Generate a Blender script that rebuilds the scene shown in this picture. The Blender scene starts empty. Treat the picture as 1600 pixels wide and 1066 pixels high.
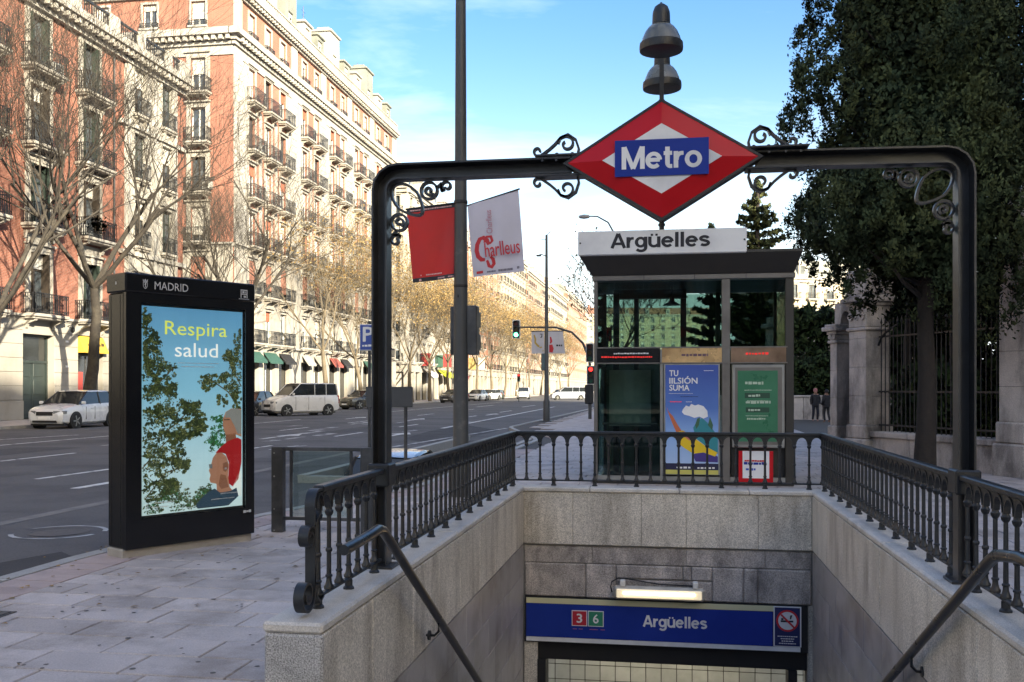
import bpy, math, random
import numpy as np
from mathutils import Vector, Matrix
R = math.radians
rnd = random.Random(7)
sc = bpy.context.scene
col = sc.collection
# ------------------------------------------------------------------ camera
EYE = 1.55
cam_d = bpy.data.cameras.new('camera'); cam = bpy.data.objects.new('camera', cam_d); col.objects.link(cam)
cam.location = (0, 0, EYE); cam.rotation_euler = (R(90), 0, R(9.28))
cam_d.sensor_width = 36; cam_d.lens = 1500 / 1600 * 36
cam_d.shift_y = (606 - 533) / 1600
cam_d.clip_start = .05; cam_d.clip_end = 4000
sc.camera = cam
# ------------------------------------------------------------------ sun and sky
SUN_EL, SUN_AZ = 20, 134      # azimuth clockwise from +Y
w = bpy.data.worlds.new('World'); sc.world = w; w.use_nodes = True
nt = w.node_tree; nt.nodes.clear()
out = nt.nodes.new('ShaderNodeOutputWorld'); bg = nt.nodes.new('ShaderNodeBackground')
sky = nt.nodes.new('ShaderNodeTexSky'); sky.sky_type = 'NISHITA'; sky.sun_disc = False
sky.sun_elevation = R(SUN_EL); sky.sun_rotation = R(SUN_AZ); sky.air_density = 1.0; sky.dust_density = 2.2; sky.ozone_density = 1.6
tc = nt.nodes.new('ShaderNodeTexCoord')
mp = nt.nodes.new('ShaderNodeMapping'); mp.inputs['Scale'].default_value = (1.1, 2.2, 7.5); mp.inputs['Rotation'].default_value = (R(8), R(6), R(20))
nz = nt.nodes.new('ShaderNodeTexNoise'); nz.inputs['Scale'].default_value = 1.35; nz.inputs['Detail'].default_value = 8; nz.inputs['Roughness'].default_value = .58; nz.inputs['Distortion'].default_value = .35
cr = nt.nodes.new('ShaderNodeValToRGB'); cr.color_ramp.elements[0].position = .45; cr.color_ramp.elements[1].position = .80
cr.color_ramp.elements[1].color = (.60, .60, .60, 1)
sep = nt.nodes.new('ShaderNodeSeparateXYZ')
hz = nt.nodes.new('ShaderNodeMapRange'); hz.inputs['From Min'].default_value = .40; hz.inputs['From Max'].default_value = .02; hz.inputs['To Min'].default_value = 0.0; hz.inputs['To Max'].default_value = 1.0
mx = nt.nodes.new('ShaderNodeMix'); mx.data_type = 'RGBA'; mx.inputs[7].default_value = (1.55, 1.78, 2.25, 1)
ad = nt.nodes.new('ShaderNodeMath'); ad.operation = 'ADD'; ad.use_clamp = True
L = nt.links.new
L(tc.outputs['Generated'], mp.inputs['Vector']); L(mp.outputs['Vector'], nz.inputs['Vector']); L(nz.outputs['Fac'], cr.inputs['Fac'])
L(tc.outputs['Generated'], sep.inputs[0]); L(sep.outputs['Z'], hz.inputs['Value'])
pw = nt.nodes.new('ShaderNodeMath'); pw.operation = 'POWER'; pw.inputs[1].default_value = 2.7; L(hz.outputs['Result'], pw.inputs[0])
hs = nt.nodes.new('ShaderNodeHueSaturation'); hs.inputs['Hue'].default_value = .516; hs.inputs['Saturation'].default_value = 1.42; hs.inputs['Value'].default_value = .36; L(sky.outputs['Color'], hs.inputs['Color'])
L(cr.outputs['Color'], ad.inputs[0]); L(pw.outputs[0], ad.inputs[1]); L(ad.outputs[0], mx.inputs[0])
L(hs.outputs['Color'], mx.inputs[6]); L(mx.outputs[2], bg.inputs['Color']); bg.inputs['Strength'].default_value = .15
L(bg.outputs[0], out.inputs[0])
sd = bpy.data.lights.new('sun', 'SUN'); sd.energy = 2.0; sd.angle = R(.6); sd.color = (1, .96, .91)
so = bpy.data.objects.new('sun', sd); col.objects.link(so)
sv = Vector((math.sin(R(SUN_AZ)) * math.cos(R(SUN_EL)), math.cos(R(SUN_AZ)) * math.cos(R(SUN_EL)), math.sin(R(SUN_EL))))
so.rotation_euler = sv.to_track_quat('Z', 'Y').to_euler()
sc.view_settings.view_transform = 'Standard'; sc.view_settings.look = 'None'; sc.view_settings.exposure = 3.03; sc.view_settings.gamma = 1
sc.view_settings.use_curve_mapping = False
sc.view_settings.use_white_balance = True; sc.view_settings.white_balance_temperature = 8050; sc.view_settings.white_balance_tint = 4
sc.cycles.use_denoising = True
sc.cycles.max_bounces = 6; sc.cycles.transparent_max_bounces = 12; sc.cycles.caustics_reflective = False; sc.cycles.caustics_refractive = False

# ------------------------------------------------------------------ materials
def nodes_of(m):
    m.use_nodes = True
    t = m.node_tree; b = t.nodes.get('Principled BSDF')
    return t, b
MATS = {}
def mat(name, c, rough=.6, var=.12, scale=3, bump=0, bscale=60, rand=0, metal=0, spec=.5, tint=None, tscale=.6, tpos=(.45, .7), emis=0, coat=0, speck=None, streak=0):
    """procedural material: base colour with soft variation, stains (tint), speckle, per-object variation and fine relief"""
    if name in MATS: return MATS[name]
    m = bpy.data.materials.new(name); t, b = nodes_of(m); N = t.nodes.new; L = t.links.new
    b.inputs['Roughness'].default_value = rough; b.inputs['Metallic'].default_value = metal
    b.inputs['Specular IOR Level'].default_value = spec; b.inputs['Coat Weight'].default_value = coat
    geo = N('ShaderNodeNewGeometry'); pos = geo.outputs['Position']
    cur = None
    n = N('ShaderNodeTexNoise'); n.inputs['Scale'].default_value = scale; n.inputs['Detail'].default_value = 6; n.inputs['Roughness'].default_value = .6
    L(pos, n.inputs['Vector'])
    mr = N('ShaderNodeMapRange'); mr.inputs['From Min'].default_value = .3; mr.inputs['From Max'].default_value = .7
    mr.inputs['To Min'].default_value = 1 - var; mr.inputs['To Max'].default_value = 1 + var
    L(n.outputs['Fac'], mr.inputs['Value'])
    mul = N('ShaderNodeVectorMath'); mul.operation = 'SCALE'; mul.inputs[0].default_value = c; L(mr.outputs[0], mul.inputs['Scale'])
    cur = mul.outputs[0]
    if tint:
        n2 = N('ShaderNodeTexNoise'); n2.inputs['Scale'].default_value = tscale; n2.inputs['Detail'].default_value = 7; n2.inputs['Roughness'].default_value = .65
        if streak:
            sv_ = N('ShaderNodeVectorMath'); sv_.operation = 'MULTIPLY'; sv_.inputs[1].default_value = (1, 1, streak); L(pos, sv_.inputs[0]); L(sv_.outputs[0], n2.inputs['Vector'])
        else: L(pos, n2.inputs['Vector'])
        mr2 = N('ShaderNodeMapRange'); mr2.inputs['From Min'].default_value = tpos[0]; mr2.inputs['From Max'].default_value = tpos[1]; L(n2.outputs['Fac'], mr2.inputs['Value'])
        mm = N('ShaderNodeMix'); mm.data_type = 'RGBA'; L(mr2.outputs[0], mm.inputs[0]); L(cur, mm.inputs[6]); mm.inputs[7].default_value = (*tint, 1); cur = mm.outputs[2]
    if speck:
        n3 = N('ShaderNodeTexNoise'); n3.inputs['Scale'].default_value = speck[1]; n3.inputs['Detail'].default_value = 3; n3.inputs['Roughness'].default_value = .8; L(pos, n3.inputs['Vector'])
        mr3 = N('ShaderNodeMapRange'); mr3.inputs['From Min'].default_value = .38; mr3.inputs['From Max'].default_value = .62; mr3.inputs['To Min'].default_value = 1 - speck[0]; mr3.inputs['To Max'].default_value = 1 + speck[0]; L(n3.outputs['Fac'], mr3.inputs['Value'])
        ml = N('ShaderNodeVectorMath'); ml.operation = 'SCALE'; L(cur, ml.inputs[0]); L(mr3.outputs[0], ml.inputs['Scale']); cur = ml.outputs[0]
    if rand:
        oi = N('ShaderNodeObjectInfo'); mr4 = N('ShaderNodeMapRange'); mr4.inputs['To Min'].default_value = 1 - rand; mr4.inputs['To Max'].default_value = 1 + rand; L(oi.outputs['Random'], mr4.inputs['Value'])
        ml = N('ShaderNodeVectorMath'); ml.operation = 'SCALE'; L(cur, ml.inputs[0]); L(mr4.outputs[0], ml.inputs['Scale']); cur = ml.outputs[0]
    L(cur, b.inputs['Base Color'])
    if emis:
        L(cur, b.inputs['Emission Color']); b.inputs['Emission Strength'].default_value = emis
    # roughness breakup
    mrr = N('ShaderNodeMapRange'); mrr.inputs['From Min'].default_value = .3; mrr.inputs['From Max'].default_value = .7; mrr.inputs['To Min'].default_value = rough * .82; mrr.inputs['To Max'].default_value = min(1, rough * 1.2)
    L(n.outputs['Fac'], mrr.inputs['Value']); L(mrr.outputs[0], b.inputs['Roughness'])
    if bump:
        nb = N('ShaderNodeTexNoise'); nb.inputs['Scale'].default_value = bscale; nb.inputs['Detail'].default_value = 4; nb.inputs['Roughness'].default_value = .7; L(pos, nb.inputs['Vector'])
        bu = N('ShaderNodeBump'); bu.inputs['Strength'].default_value = bump; bu.inputs['Distance'].default_value = .02; L(nb.outputs['Fac'], bu.inputs['Height']); L(bu.outputs[0], b.inputs['Normal'])
    MATS[name] = m
    return m
def glass(name, tintc=(.75, .85, .83), ior=1.5, boost=1.0):
    m = bpy.data.materials.new(name); t, b = nodes_of(m); t.nodes.remove(b); N = t.nodes.new; L = t.links.new
    o = t.nodes['Material Output']; tr = N('ShaderNodeBsdfTransparent'); tr.inputs[0].default_value = (*tintc, 1)
    gl = N('ShaderNodeBsdfGlossy'); gl.inputs['Roughness'].default_value = .015; gl.inputs[0].default_value = (.9, .95, .95, 1)
    fr = N('ShaderNodeFresnel'); fr.inputs['IOR'].default_value = ior
    mlt = N('ShaderNodeMath'); mlt.operation = 'MULTIPLY'; mlt.inputs[1].default_value = boost; mlt.use_clamp = True
    nz = N('ShaderNodeTexNoise'); nz.inputs['Scale'].default_value = 1.3; geo = N('ShaderNodeNewGeometry'); L(geo.outputs['Position'], nz.inputs['Vector'])
    bu = N('ShaderNodeBump'); bu.inputs['Strength'].default_value = .012; bu.inputs['Distance'].default_value = .02; L(nz.outputs['Fac'], bu.inputs['Height']); L(bu.outputs[0], gl.inputs['Normal'])
    mxs = N('ShaderNodeMixShader'); L(fr.outputs[0], mlt.inputs[0]); L(mlt.outputs[0], mxs.inputs[0]); L(tr.outputs[0], mxs.inputs[1]); L(gl.outputs[0], mxs.inputs[2]); L(mxs.outputs[0], o.inputs[0])
    MATS[name] = m
    return m
def brickmat(name, c1, c2, mortar, sc_=1.0, rand=0):
    m = bpy.data.materials.new(name); t, b = nodes_of(m); N = t.nodes.new; L = t.links.new
    geo = N('ShaderNodeNewGeometry'); s = N('ShaderNodeSeparateXYZ'); L(geo.outputs['Position'], s.inputs[0])
    a = N('ShaderNodeMath'); a.operation = 'ADD'; L(s.outputs['X'], a.inputs[0]); L(s.outputs['Y'], a.inputs[1])
    cb = N('ShaderNodeCombineXYZ'); L(a.outputs[0], cb.inputs['X']); L(s.outputs['Z'], cb.inputs['Y'])
    br = N('ShaderNodeTexBrick'); L(cb.outputs[0], br.inputs['Vector']); br.inputs['Scale'].default_value = 1
    br.inputs['Brick Width'].default_value = .26 * sc_; br.inputs['Row Height'].default_value = .075 * sc_; br.inputs['Mortar Size'].default_value = .009; br.inputs['Mortar Smooth'].default_value = .3
    br.inputs['Color1'].default_value = (*c1, 1); br.inputs['Color2'].default_value = (*c2, 1); br.inputs['Mortar'].default_value = (*mortar, 1)
    n = N('ShaderNodeTexNoise'); n.inputs['Scale'].default_value = .5; n.inputs['Detail'].default_value = 6; L(geo.outputs['Position'], n.inputs['Vector'])
    mr = N('ShaderNodeMapRange'); mr.inputs['From Min'].default_value = .3; mr.inputs['From Max'].default_value = .7; mr.inputs['To Min'].default_value = .8; mr.inputs['To Max'].default_value = 1.15; L(n.outputs['Fac'], mr.inputs['Value'])
    ml = N('ShaderNodeVectorMath'); ml.operation = 'SCALE'; L(br.outputs['Color'], ml.inputs[0]); L(mr.outputs[0], ml.inputs['Scale']); L(ml.outputs[0], b.inputs['Base Color'])
    b.inputs['Roughness'].default_value = .85
    bu = N('ShaderNodeBump'); bu.inputs['Strength'].default_value = .4; bu.inputs['Distance'].default_value = .01; bu.invert = True; L(br.outputs['Fac'], bu.inputs['Height']); L(bu.outputs[0], b.inputs['Normal'])
    MATS[name] = m
    return m

iron = mat('black_iron', (.014, .016, .019), .42, .25, 9, .12, 70, spec=.5, tint=(.045, .032, .024), tscale=11, tpos=(.56, .72))
iron2 = mat('grey_painted_steel', (.034, .035, .037), .45, .2, 5, .08, 60, tint=(.09, .09, .095), tscale=3)
gatem = mat('gate_steel', (.022, .023, .026), .38, .25, 3.5, .08, 50, tint=(.055, .055, .06), tscale=2.4, tpos=(.5, .7))
postm = mat('post_grey_paint', (.05, .053, .055), .5, .15, 4, .1, 40, tint=(.13, .12, .11), tscale=4, tpos=(.6, .75))
asphalt = mat('asphalt', (.098, .093, .092), .85, .18, .9, .4, 110, tint=(.060, .058, .060), tscale=.35, tpos=(.45, .62), speck=(.18, 40))
asphalt_new = mat('asphalt_patch', (.034, .034, .037), .85, .15, 1.2, .35, 110, speck=(.15, 40))
paint = mat('road_paint', (.62, .61, .58), .7, .12, 4, .1, 60, tint=(.12, .12, .12), tscale=3.5, tpos=(.52, .66))
paintworn = mat('worn_road_paint', (.5, .49, .47), .7, .2, 5, .1, 60, tint=(.085, .085, .088), tscale=2.2, tpos=(.40, .60))
slabm = mat('pavement_slab', (.475, .415, .39), .75, .14, 2.2, .25, 90, rand=.13, tint=(.31, .265, .24), tscale=1.7, tpos=(.47, .66), speck=(.14, 90))
mortar = mat('pavement_bedding', (.07, .062, .058), .9, .2, 6, .3, 80)
redpave = mat('pink_paver', (.40, .31, .285), .8, .16, 4, .2, 90, rand=.1, speck=(.1, 130))
kerbm = mat('granite_kerb', (.34, .33, .31), .75, .15, 5, .25, 90, rand=.08, speck=(.2, 120))
granite = mat('granite_panel', (.58, .53, .46), .62, .16, 2.0, .2, 110, rand=.07, tint=(.34, .30, .25), tscale=3.2, tpos=(.46, .66), speck=(.42, 95), streak=.22)
granite_r = mat('rough_granite', (.52, .46, .42), .8, .25, 3.5, .8, 55, rand=.1, tint=(.22, .195, .18), tscale=3.4, tpos=(.42, .64), speck=(.34, 75), streak=.5)
granite_c = mat('granite_coping', (.56, .52, .47), .6, .14, 3, .15, 100, rand=.05, tint=(.26, .24, .21), tscale=1.6, tpos=(.52, .75), speck=(.22, 130))
granite_end = mat('speckled_granite', (.40, .385, .37), .6, .2, 12, .4, 120, speck=(.60, 120))
tilem = mat('dark_wall_tile', (.34, .32, .315), .42, .16, 3, .05, 60, rand=.13, tint=(.19, .165, .15), tscale=1.8)
groutm = mat('grout', (.36, .35, .33), .9, .1, 6)
whitetile = mat('white_glazed_tile', (.50, .50, .46), .22, .10, 2, 0, rand=.10, tint=(.38, .38, .34), tscale=3)
blackgloss = mat('black_gloss_paint', (.006, .006, .007), .22, .2, 2, 0, spec=.5)
blackmat = mat('black_matt', (.012, .012, .013), .6, .2, 4)
plinthm = mat('concrete_plinth', (.34, .31, .27), .85, .15, 6, .3, 60)
stone_w = mat('cream_stone', (.33, .31, .28), .8, .12, .9, .15, 25, tint=(.27, .235, .195), tscale=1.1, tpos=(.46, .72), streak=.25)
stone_b = mat('pale_stone', (.35, .335, .31), .8, .10, .9, .12, 25, tint=(.23, .21, .185), tscale=1.0, tpos=(.46, .74), streak=.22)
stone_g = mat('grey_ashlar', (.33, .305, .27), .82, .12, .8, .2, 25, tint=(.23, .21, .185), tscale=.4)
stone_f = mat('weathered_fence_stone', (.55, .49, .44), .85, .2, 1.6, .5, 30, tint=(.19, .17, .155), tscale=1.6, tpos=(.42, .62), speck=(.16, 60), streak=.4)
brickA = brickmat('brick_red', (.26, .085, .055), (.21, .066, .043), (.27, .18, .14))
brickB = brickmat('brick_orange', (.29, .105, .072), (.245, .085, .06), (.32, .22, .17))
winglass = mat('window_glass', (.035, .045, .055), .06, .5, .4, 0, spec=.8, tint=(.10, .12, .14), tscale=.9)
shadeglass = mat('dark_shop_glass', (.02, .022, .022), .08, .4, .5, 0, spec=.7)
white = mat('white_paint', (.72, .71, .68), .5, .06, 4)
blindm = mat('white_roller_blind', (.52, .50, .46), .6, .06, 4, rand=.12)
greenwood = mat('dark_green_woodwork', (.020, .032, .026), .5, .2, 3)
darkwood = mat('dark_brown_woodwork', (.035, .026, .020), .5, .2, 3)
zinc = mat('grey_green_roof', (.22, .225, .20), .6, .15, 1, tint=(.14, .15, .13), tscale=.6)
bark = mat('grey_brown_bark', (.030, .025, .021), .9, .3, 7, .6, 30, tint=(.065, .055, .042), tscale=3)
barkdark = mat('dark_conifer_bark', (.030, .023, .019), .95, .35, 9, 1.0, 22)
barkpale = mat('pale_plane_bark', (.14, .112, .078), .9, .3, 2, .5, 12, tint=(.10, .08, .055), tscale=1.5)
leafbrown = mat('autumn_leaves', (.27, .165, .06), .8, .5, 1.5, 0, tint=(.16, .14, .06), tscale=.8)
leafdark = mat('dark_conifer_foliage', (.040, .058, .030), .9, .6, 1.2, 0, spec=.15, tint=(.100, .118, .048), tscale=1.1, tpos=(.46, .66))
leafgreen = mat('hedge_foliage', (.030, .052, .018), .85, .5, 2.5, 0, spec=.2, tint=(.06, .085, .03), tscale=1.3)
leaffir = mat('yellowish_fir_foliage', (.085, .095, .038), .9, .4, .6, 0, spec=.15, tint=(.045, .06, .03), tscale=.7)
soil = mat('garden_soil', (.06, .05, .04), .95, .3, 2, .4, 20)
metalg = mat('brushed_steel', (.30, .30, .29), .38, .1, 5, metal=.7)
liftframe = mat('lift_frame_steel', (.16, .148, .138), .42, .15, 3, metal=.45)
liftdark = mat('lift_dark_fascia', (.028, .025, .022), .4, .2, 2)
gold = mat('brass_sheet', (.70, .46, .22), .28, .15, 2.5, metal=.35, tint=(.36, .20, .10), tscale=1.8)
red = mat('sign_red', (.50, .006, .014), .38, .08, 2, spec=.3)
blue = mat('sign_blue', (.010, .036, .27), .45, .08, 3, spec=.2)
signwhite = mat('sign_white', (.76, .76, .76), .4, .05, 2, tint=(.55, .55, .57), tscale=1.5)
ink = mat('ink_black', (.012, .012, .018), .5, 0)
glass_l = glass('lift_glass', (.54, .64, .61), 1.45, 1.15)
glass_b = glass('barrier_glass', (.78, .86, .83), 1.5, 1.2)
lampglass = mat('grey_lamp_glass', (.12, .12, .10), .25, .2, 8, spec=.8)
chrome = mat('bright_metal', (.6, .6, .6), .2, .05, 5, metal=.9)
tyre = mat('tyre_rubber', (.015, .015, .015), .8, .1, 5)
carglass = mat('car_glass', (.018, .022, .025), .05, .2, 2, spec=.8)
def flat(name, c, e=0, r=.5): return mat(name, c, r, .03, 3, emis=e)

# ------------------------------------------------------------------ mesh building
class MB:
    def __init__(s, M=None): s.v = []; s.f = []; s.mi = []; s.M = M
    def add(s, vs, fs, mi=0):
        k = len(s.v)
        if s.M is not None: vs = [tuple(s.M @ Vector(p)) for p in vs]
        s.v += [tuple(p) for p in vs]; s.f += [tuple(i + k for i in f) for f in fs]; s.mi += [mi] * len(fs); return s
    def box(s, x0, x1, y0, y1, z0, z1, mi=0):
        return s.add([(x0, y0, z0), (x1, y0, z0), (x1, y1, z0), (x0, y1, z0), (x0, y0, z1), (x1, y0, z1), (x1, y1, z1), (x0, y1, z1)],
                     [(0, 3, 2, 1), (4, 5, 6, 7), (0, 1, 5, 4), (1, 2, 6, 5), (2, 3, 7, 6), (3, 0, 4, 7)], mi)
    def cbox(s, x0, x1, y0, y1, z0, z1, c=.01, mi=0):
        c = min(c, (x1 - x0) * .45, (y1 - y0) * .45, (z1 - z0) * .45)
        V = []; idx = {}
        for ax in range(3):
            for sx in (0, 1):
                for sy in (0, 1):
                    for sz in (0, 1):
                        p = [(x0 + c, x1 - c)[sx], (y0 + c, y1 - c)[sy], (z0 + c, z1 - c)[sz]]
                        full = [(x0, x1)[sx], (y0, y1)[sy], (z0, z1)[sz]]
                        p[ax] = full[ax]; idx[(ax, sx, sy, sz)] = len(V); V.append(tuple(p))
        F = []
        for ax in range(3):
            o = [a for a in range(3) if a != ax]
            for sd_ in (0, 1):
                q = []
                for a, b in ((0, 0), (1, 0), (1, 1), (0, 1)):
                    k = [0, 0, 0]; k[ax] = sd_; k[o[0]] = a; k[o[1]] = b; q.append(idx[(ax, *k)])
                if (sd_ == 0) != (ax == 1): q.reverse()
                F.append(tuple(q))
        for ax in range(3):            # edges along ax
            o = [a for a in range(3) if a != ax]
            for a in (0, 1):
                for b in (0, 1):
                    def K(e, face):
                        k = [0, 0, 0]; k[ax] = e; k[o[0]] = a; k[o[1]] = b; return idx[(face, *k)]
                    F.append((K(0, o[0]), K(1, o[0]), K(1, o[1]), K(0, o[1])))
        for a in (0, 1):
            for b in (0, 1):
                for d in (0, 1): F.append((idx[(0, a, b, d)], idx[(1, a, b, d)], idx[(2, a, b, d)]))
        return s.add(V, F, mi)
    def prism(s, poly, y0, y1, mi=0, plane='xz'):
        n = len(poly)
        if plane == 'xz': P = [(a, y0, b) for a, b in poly] + [(a, y1, b) for a, b in poly]
        elif plane == 'xy': P = [(a, b, y0) for a, b in poly] + [(a, b, y1) for a, b in poly]
        else: P = [(y0, a, b) for a, b in poly] + [(y1, a, b) for a, b in poly]
        F = [tuple(range(n)), tuple(range(2 * n - 1, n - 1, -1))] + [(i, (i + 1) % n, n + (i + 1) % n, n + i) for i in range(n)]
        return s.add(P, F, mi)
    def sweep(s, pts, sec, up=(0, 1, 0), closed=False, mi=0, scales=None):
        """sweep a 2D section along pts; section axes: side = t x up, up"""
        pts = [Vector(p) for p in pts]; n = len(pts); m = len(sec); V = []
        for i, p in enumerate(pts):
            a = pts[(i - 1) % n] if (closed or i > 0) else p; b = pts[(i + 1) % n] if (closed or i < n - 1) else p
            t = (b - a).normalized(); u = Vector(up)
            if abs(t.dot(u)) > .98: u = Vector((1, 0, 0))
            sd_ = t.cross(u).normalized(); u2 = sd_.cross(t).normalized(); k = scales[i] if scales else 1
            d1 = (pts[i] - a); d2 = (b - pts[i]); mit = 1
            if d1.length > 1e-6 and d2.length > 1e-6: mit = 1 / max(.5, math.cos(d1.angle(d2, 0) / 2))
            for (x, y) in sec: V.append(p + sd_ * x * k * mit + u2 * y * k)
        F = []
        for i in range(n if closed else n - 1):
            j = (i + 1) % n
            for q in range(m): F.append((i * m + q, i * m + (q + 1) % m, j * m + (q + 1) % m, j * m + q))
        if not closed: F += [tuple(range(m - 1, -1, -1)), tuple(range((n - 1) * m, n * m))]
        return s.add(V, F, mi)
    def tube(s, pts, r, n=8, mi=0, closed=False):
        rs = r if isinstance(r, (list, tuple)) else [r] * len(pts)
        sec = [(math.cos(2 * math.pi * k / n), math.sin(2 * math.pi * k / n)) for k in range(n)]
        d = Vector(pts[-1]) - Vector(pts[0]); up = (0, 0, 1) if abs(d.normalized().z) < .9 else (0, 1, 0)
        return s.sweep(pts, sec, up, closed, mi, rs)
    def lathe(s, prof, c=(0, 0, 0), n=12, axis='z', mi=0):
        V = []; m = len(prof)
        for r, z in prof:
            for k in range(n):
                a = 2 * math.pi * k / n; x, y = r * math.cos(a), r * math.sin(a)
                p = (x, y, z) if axis == 'z' else ((z, x, y) if axis == 'x' else (x, z, y))
                V.append((p[0] + c[0], p[1] + c[1], p[2] + c[2]))
        F = [(i * n + k, i * n + (k + 1) % n, (i + 1) * n + (k + 1) % n, (i + 1) * n + k) for i in range(m - 1) for k in range(n)]
        if prof[0][0] > 1e-5: F.append(tuple(range(n - 1, -1, -1)))
        if prof[-1][0] > 1e-5: F.append(tuple(range((m - 1) * n, m * n)))
        return s.add(V, F, mi)
    def build(s, name, mats, parent=None, smooth=False, loc=None, rz=0):
        me = bpy.data.meshes.new(name); me.from_pydata(s.v, [], s.f)
        ms = mats if isinstance(mats, (list, tuple)) else [mats]
        for m in ms: me.materials.append(m)
        if len(ms) > 1: me.polygons.foreach_set('material_index', s.mi)
        if smooth:
            me.polygons.foreach_set('use_smooth', [True] * len(me.polygons)); me.set_sharp_from_angle(angle=R(38))
        me.update()
        o = bpy.data.objects.new(name, me); col.objects.link(o)
        reg(o, parent)
        if loc is not None: o.location = loc
        if rz: o.rotation_euler.z = rz
        return o
def tag(o, label, cat, group=None):
    o['label'] = label; o['category'] = cat
    if group: o['group'] = group
    return o
def struct(o, label=None):
    o['kind'] = 'structure'
    if label: o['label'] = label
    return o
def stuff(o, label=None, cat=None):
    o['kind'] = 'stuff'
    if label: o['label'] = label
    if cat: o['category'] = cat
    return o
def thing(name, label, cat, loc=(0, 0, 0), rz=0, group=None):
    o = bpy.data.objects.new(name, None); col.objects.link(o); o.location = loc; o.rotation_euler.z = rz; o.empty_display_size = .3
    return tag(o, label, cat, group)
def dup(o, parent=None, loc=None, rz=None, scale=None):
    c = o.copy(); col.objects.link(c); reg(c, parent)
    if loc is not None: c.location = loc
    if rz is not None: c.rotation_euler.z = rz
    if scale is not None: c.scale = scale
    for ch in KIDS(o): dup(ch, c)
    return c
KID = {}
def reg(o, parent):
    o.parent = parent
    if parent is not None: KID.setdefault(parent.name, []).append(o)
def KIDS(o): return KID.get(o.name, [])
TXT = []
def text(body, w_, h_, m, parent, loc, rot=(R(90), 0, 0), bold=.0, ext=.0006, name='lettering', keep=False):
    """lettering fitted into a box w_ x h_ centred at loc"""
    cu = bpy.data.curves.new(name, 'FONT'); cu.body = body; cu.offset = 0; cu.extrude = 0; cu.resolution_u = 3
    o = bpy.data.objects.new(name, cu); col.objects.link(o); TXT.append((o, w_, h_, m, parent, loc, rot, bold, name))
def flush_text():
    bpy.context.view_layer.update(); dg = bpy.context.evaluated_depsgraph_get()
    res = [bpy.data.meshes.new_from_object(t[0].evaluated_get(dg)) for t in TXT]
    for (o, w_, h_, m, parent, loc, rot, ext, name), me in zip(TXT, res):
        co = np.zeros(len(me.vertices) * 3); me.vertices.foreach_get('co', co); co = co.reshape(-1, 3)
        mn, mxx = co.min(0), co.max(0); sz = mxx - mn; k = w_ / sz[0]; kh = (h_ / sz[1]) if h_ else k
        co[:, 0] = (co[:, 0] - (mn[0] + mxx[0]) / 2) * k; co[:, 1] = (co[:, 1] - (mn[1] + mxx[1]) / 2) * kh
        me.vertices.foreach_set('co', co.ravel())
        if ext:
            b_ = ext * k * .9; P0 = [list(q.vertices) for q in me.polygons]; V_ = []; F_ = []
            for i_, (dx, dy) in enumerate(((0, 0), (b_, 0), (-b_, 0), (0, b_ * .8), (0, -b_ * .8), (b_ * .6, b_ * .6), (-b_ * .6, -b_ * .6))):
                o_ = len(V_); V_ += [(x + dx, y + dy, -.00004 * i_) for x, y, _z in co]; F_ += [tuple(v + o_ for v in f_) for f_ in P0]
            me = bpy.data.meshes.new(name); me.from_pydata(V_, [], F_)
        me.materials.clear(); me.materials.append(m); me.name = name
        bpy.data.objects.remove(o)
        n = bpy.data.objects.new(name, me); col.objects.link(n); reg(n, parent); n.location = loc; n.rotation_euler = rot
def holes(mb, x0, x1, z0, z1, ops, y=0.0, rev=.3, mi=0, plane='xz'):
    """a wall sheet x0..x1, z0..z1 with rectangular openings and reveals of depth rev"""
    xs = sorted({x0, x1, *[o[0] for o in ops], *[o[1] for o in ops]}); zs = sorted({z0, z1, *[o[2] for o in ops], *[o[3] for o in ops]})
    xs = [x for x in xs if x0 <= x <= x1]; zs = [z for z in zs if z0 <= z <= z1]
    P = (lambda a, b, c: (a, c, b)) if plane == 'xz' else (lambda a, b, c: (a, b, c))
    for i in range(len(xs) - 1):
        for j in range(len(zs) - 1):
            cx, cz = (xs[i] + xs[i + 1]) / 2, (zs[j] + zs[j + 1]) / 2
            if any(o[0] < cx < o[1] and o[2] < cz < o[3] for o in ops): continue
            mb.add([P(xs[i], zs[j], y), P(xs[i + 1], zs[j], y), P(xs[i + 1], zs[j + 1], y), P(xs[i], zs[j + 1], y)], [(0, 1, 2, 3)], mi)
    if rev:
        for a, b, c, d in ops:
            e = y + rev
            for p, q in (((a, c), (b, c)), ((b, c), (b, d)), ((b, d), (a, d)), ((a, d), (a, c))):
                mb.add([P(p[0], p[1], y), P(q[0], q[1], y), P(q[0], q[1], e), P(p[0], p[1], e)], [(0, 1, 2, 3)], mi)
    return mb
def spiral(cx, cz, r0, r1, a0, a1, n=22, y=0):
    return [(cx + (r0 + (r1 - r0) * k / n) * math.cos(R(a0 + (a1 - a0) * k / n)), y, cz + (r0 + (r1 - r0) * k / n) * math.sin(R(a0 + (a1 - a0) * k / n))) for k in range(n + 1)]

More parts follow.
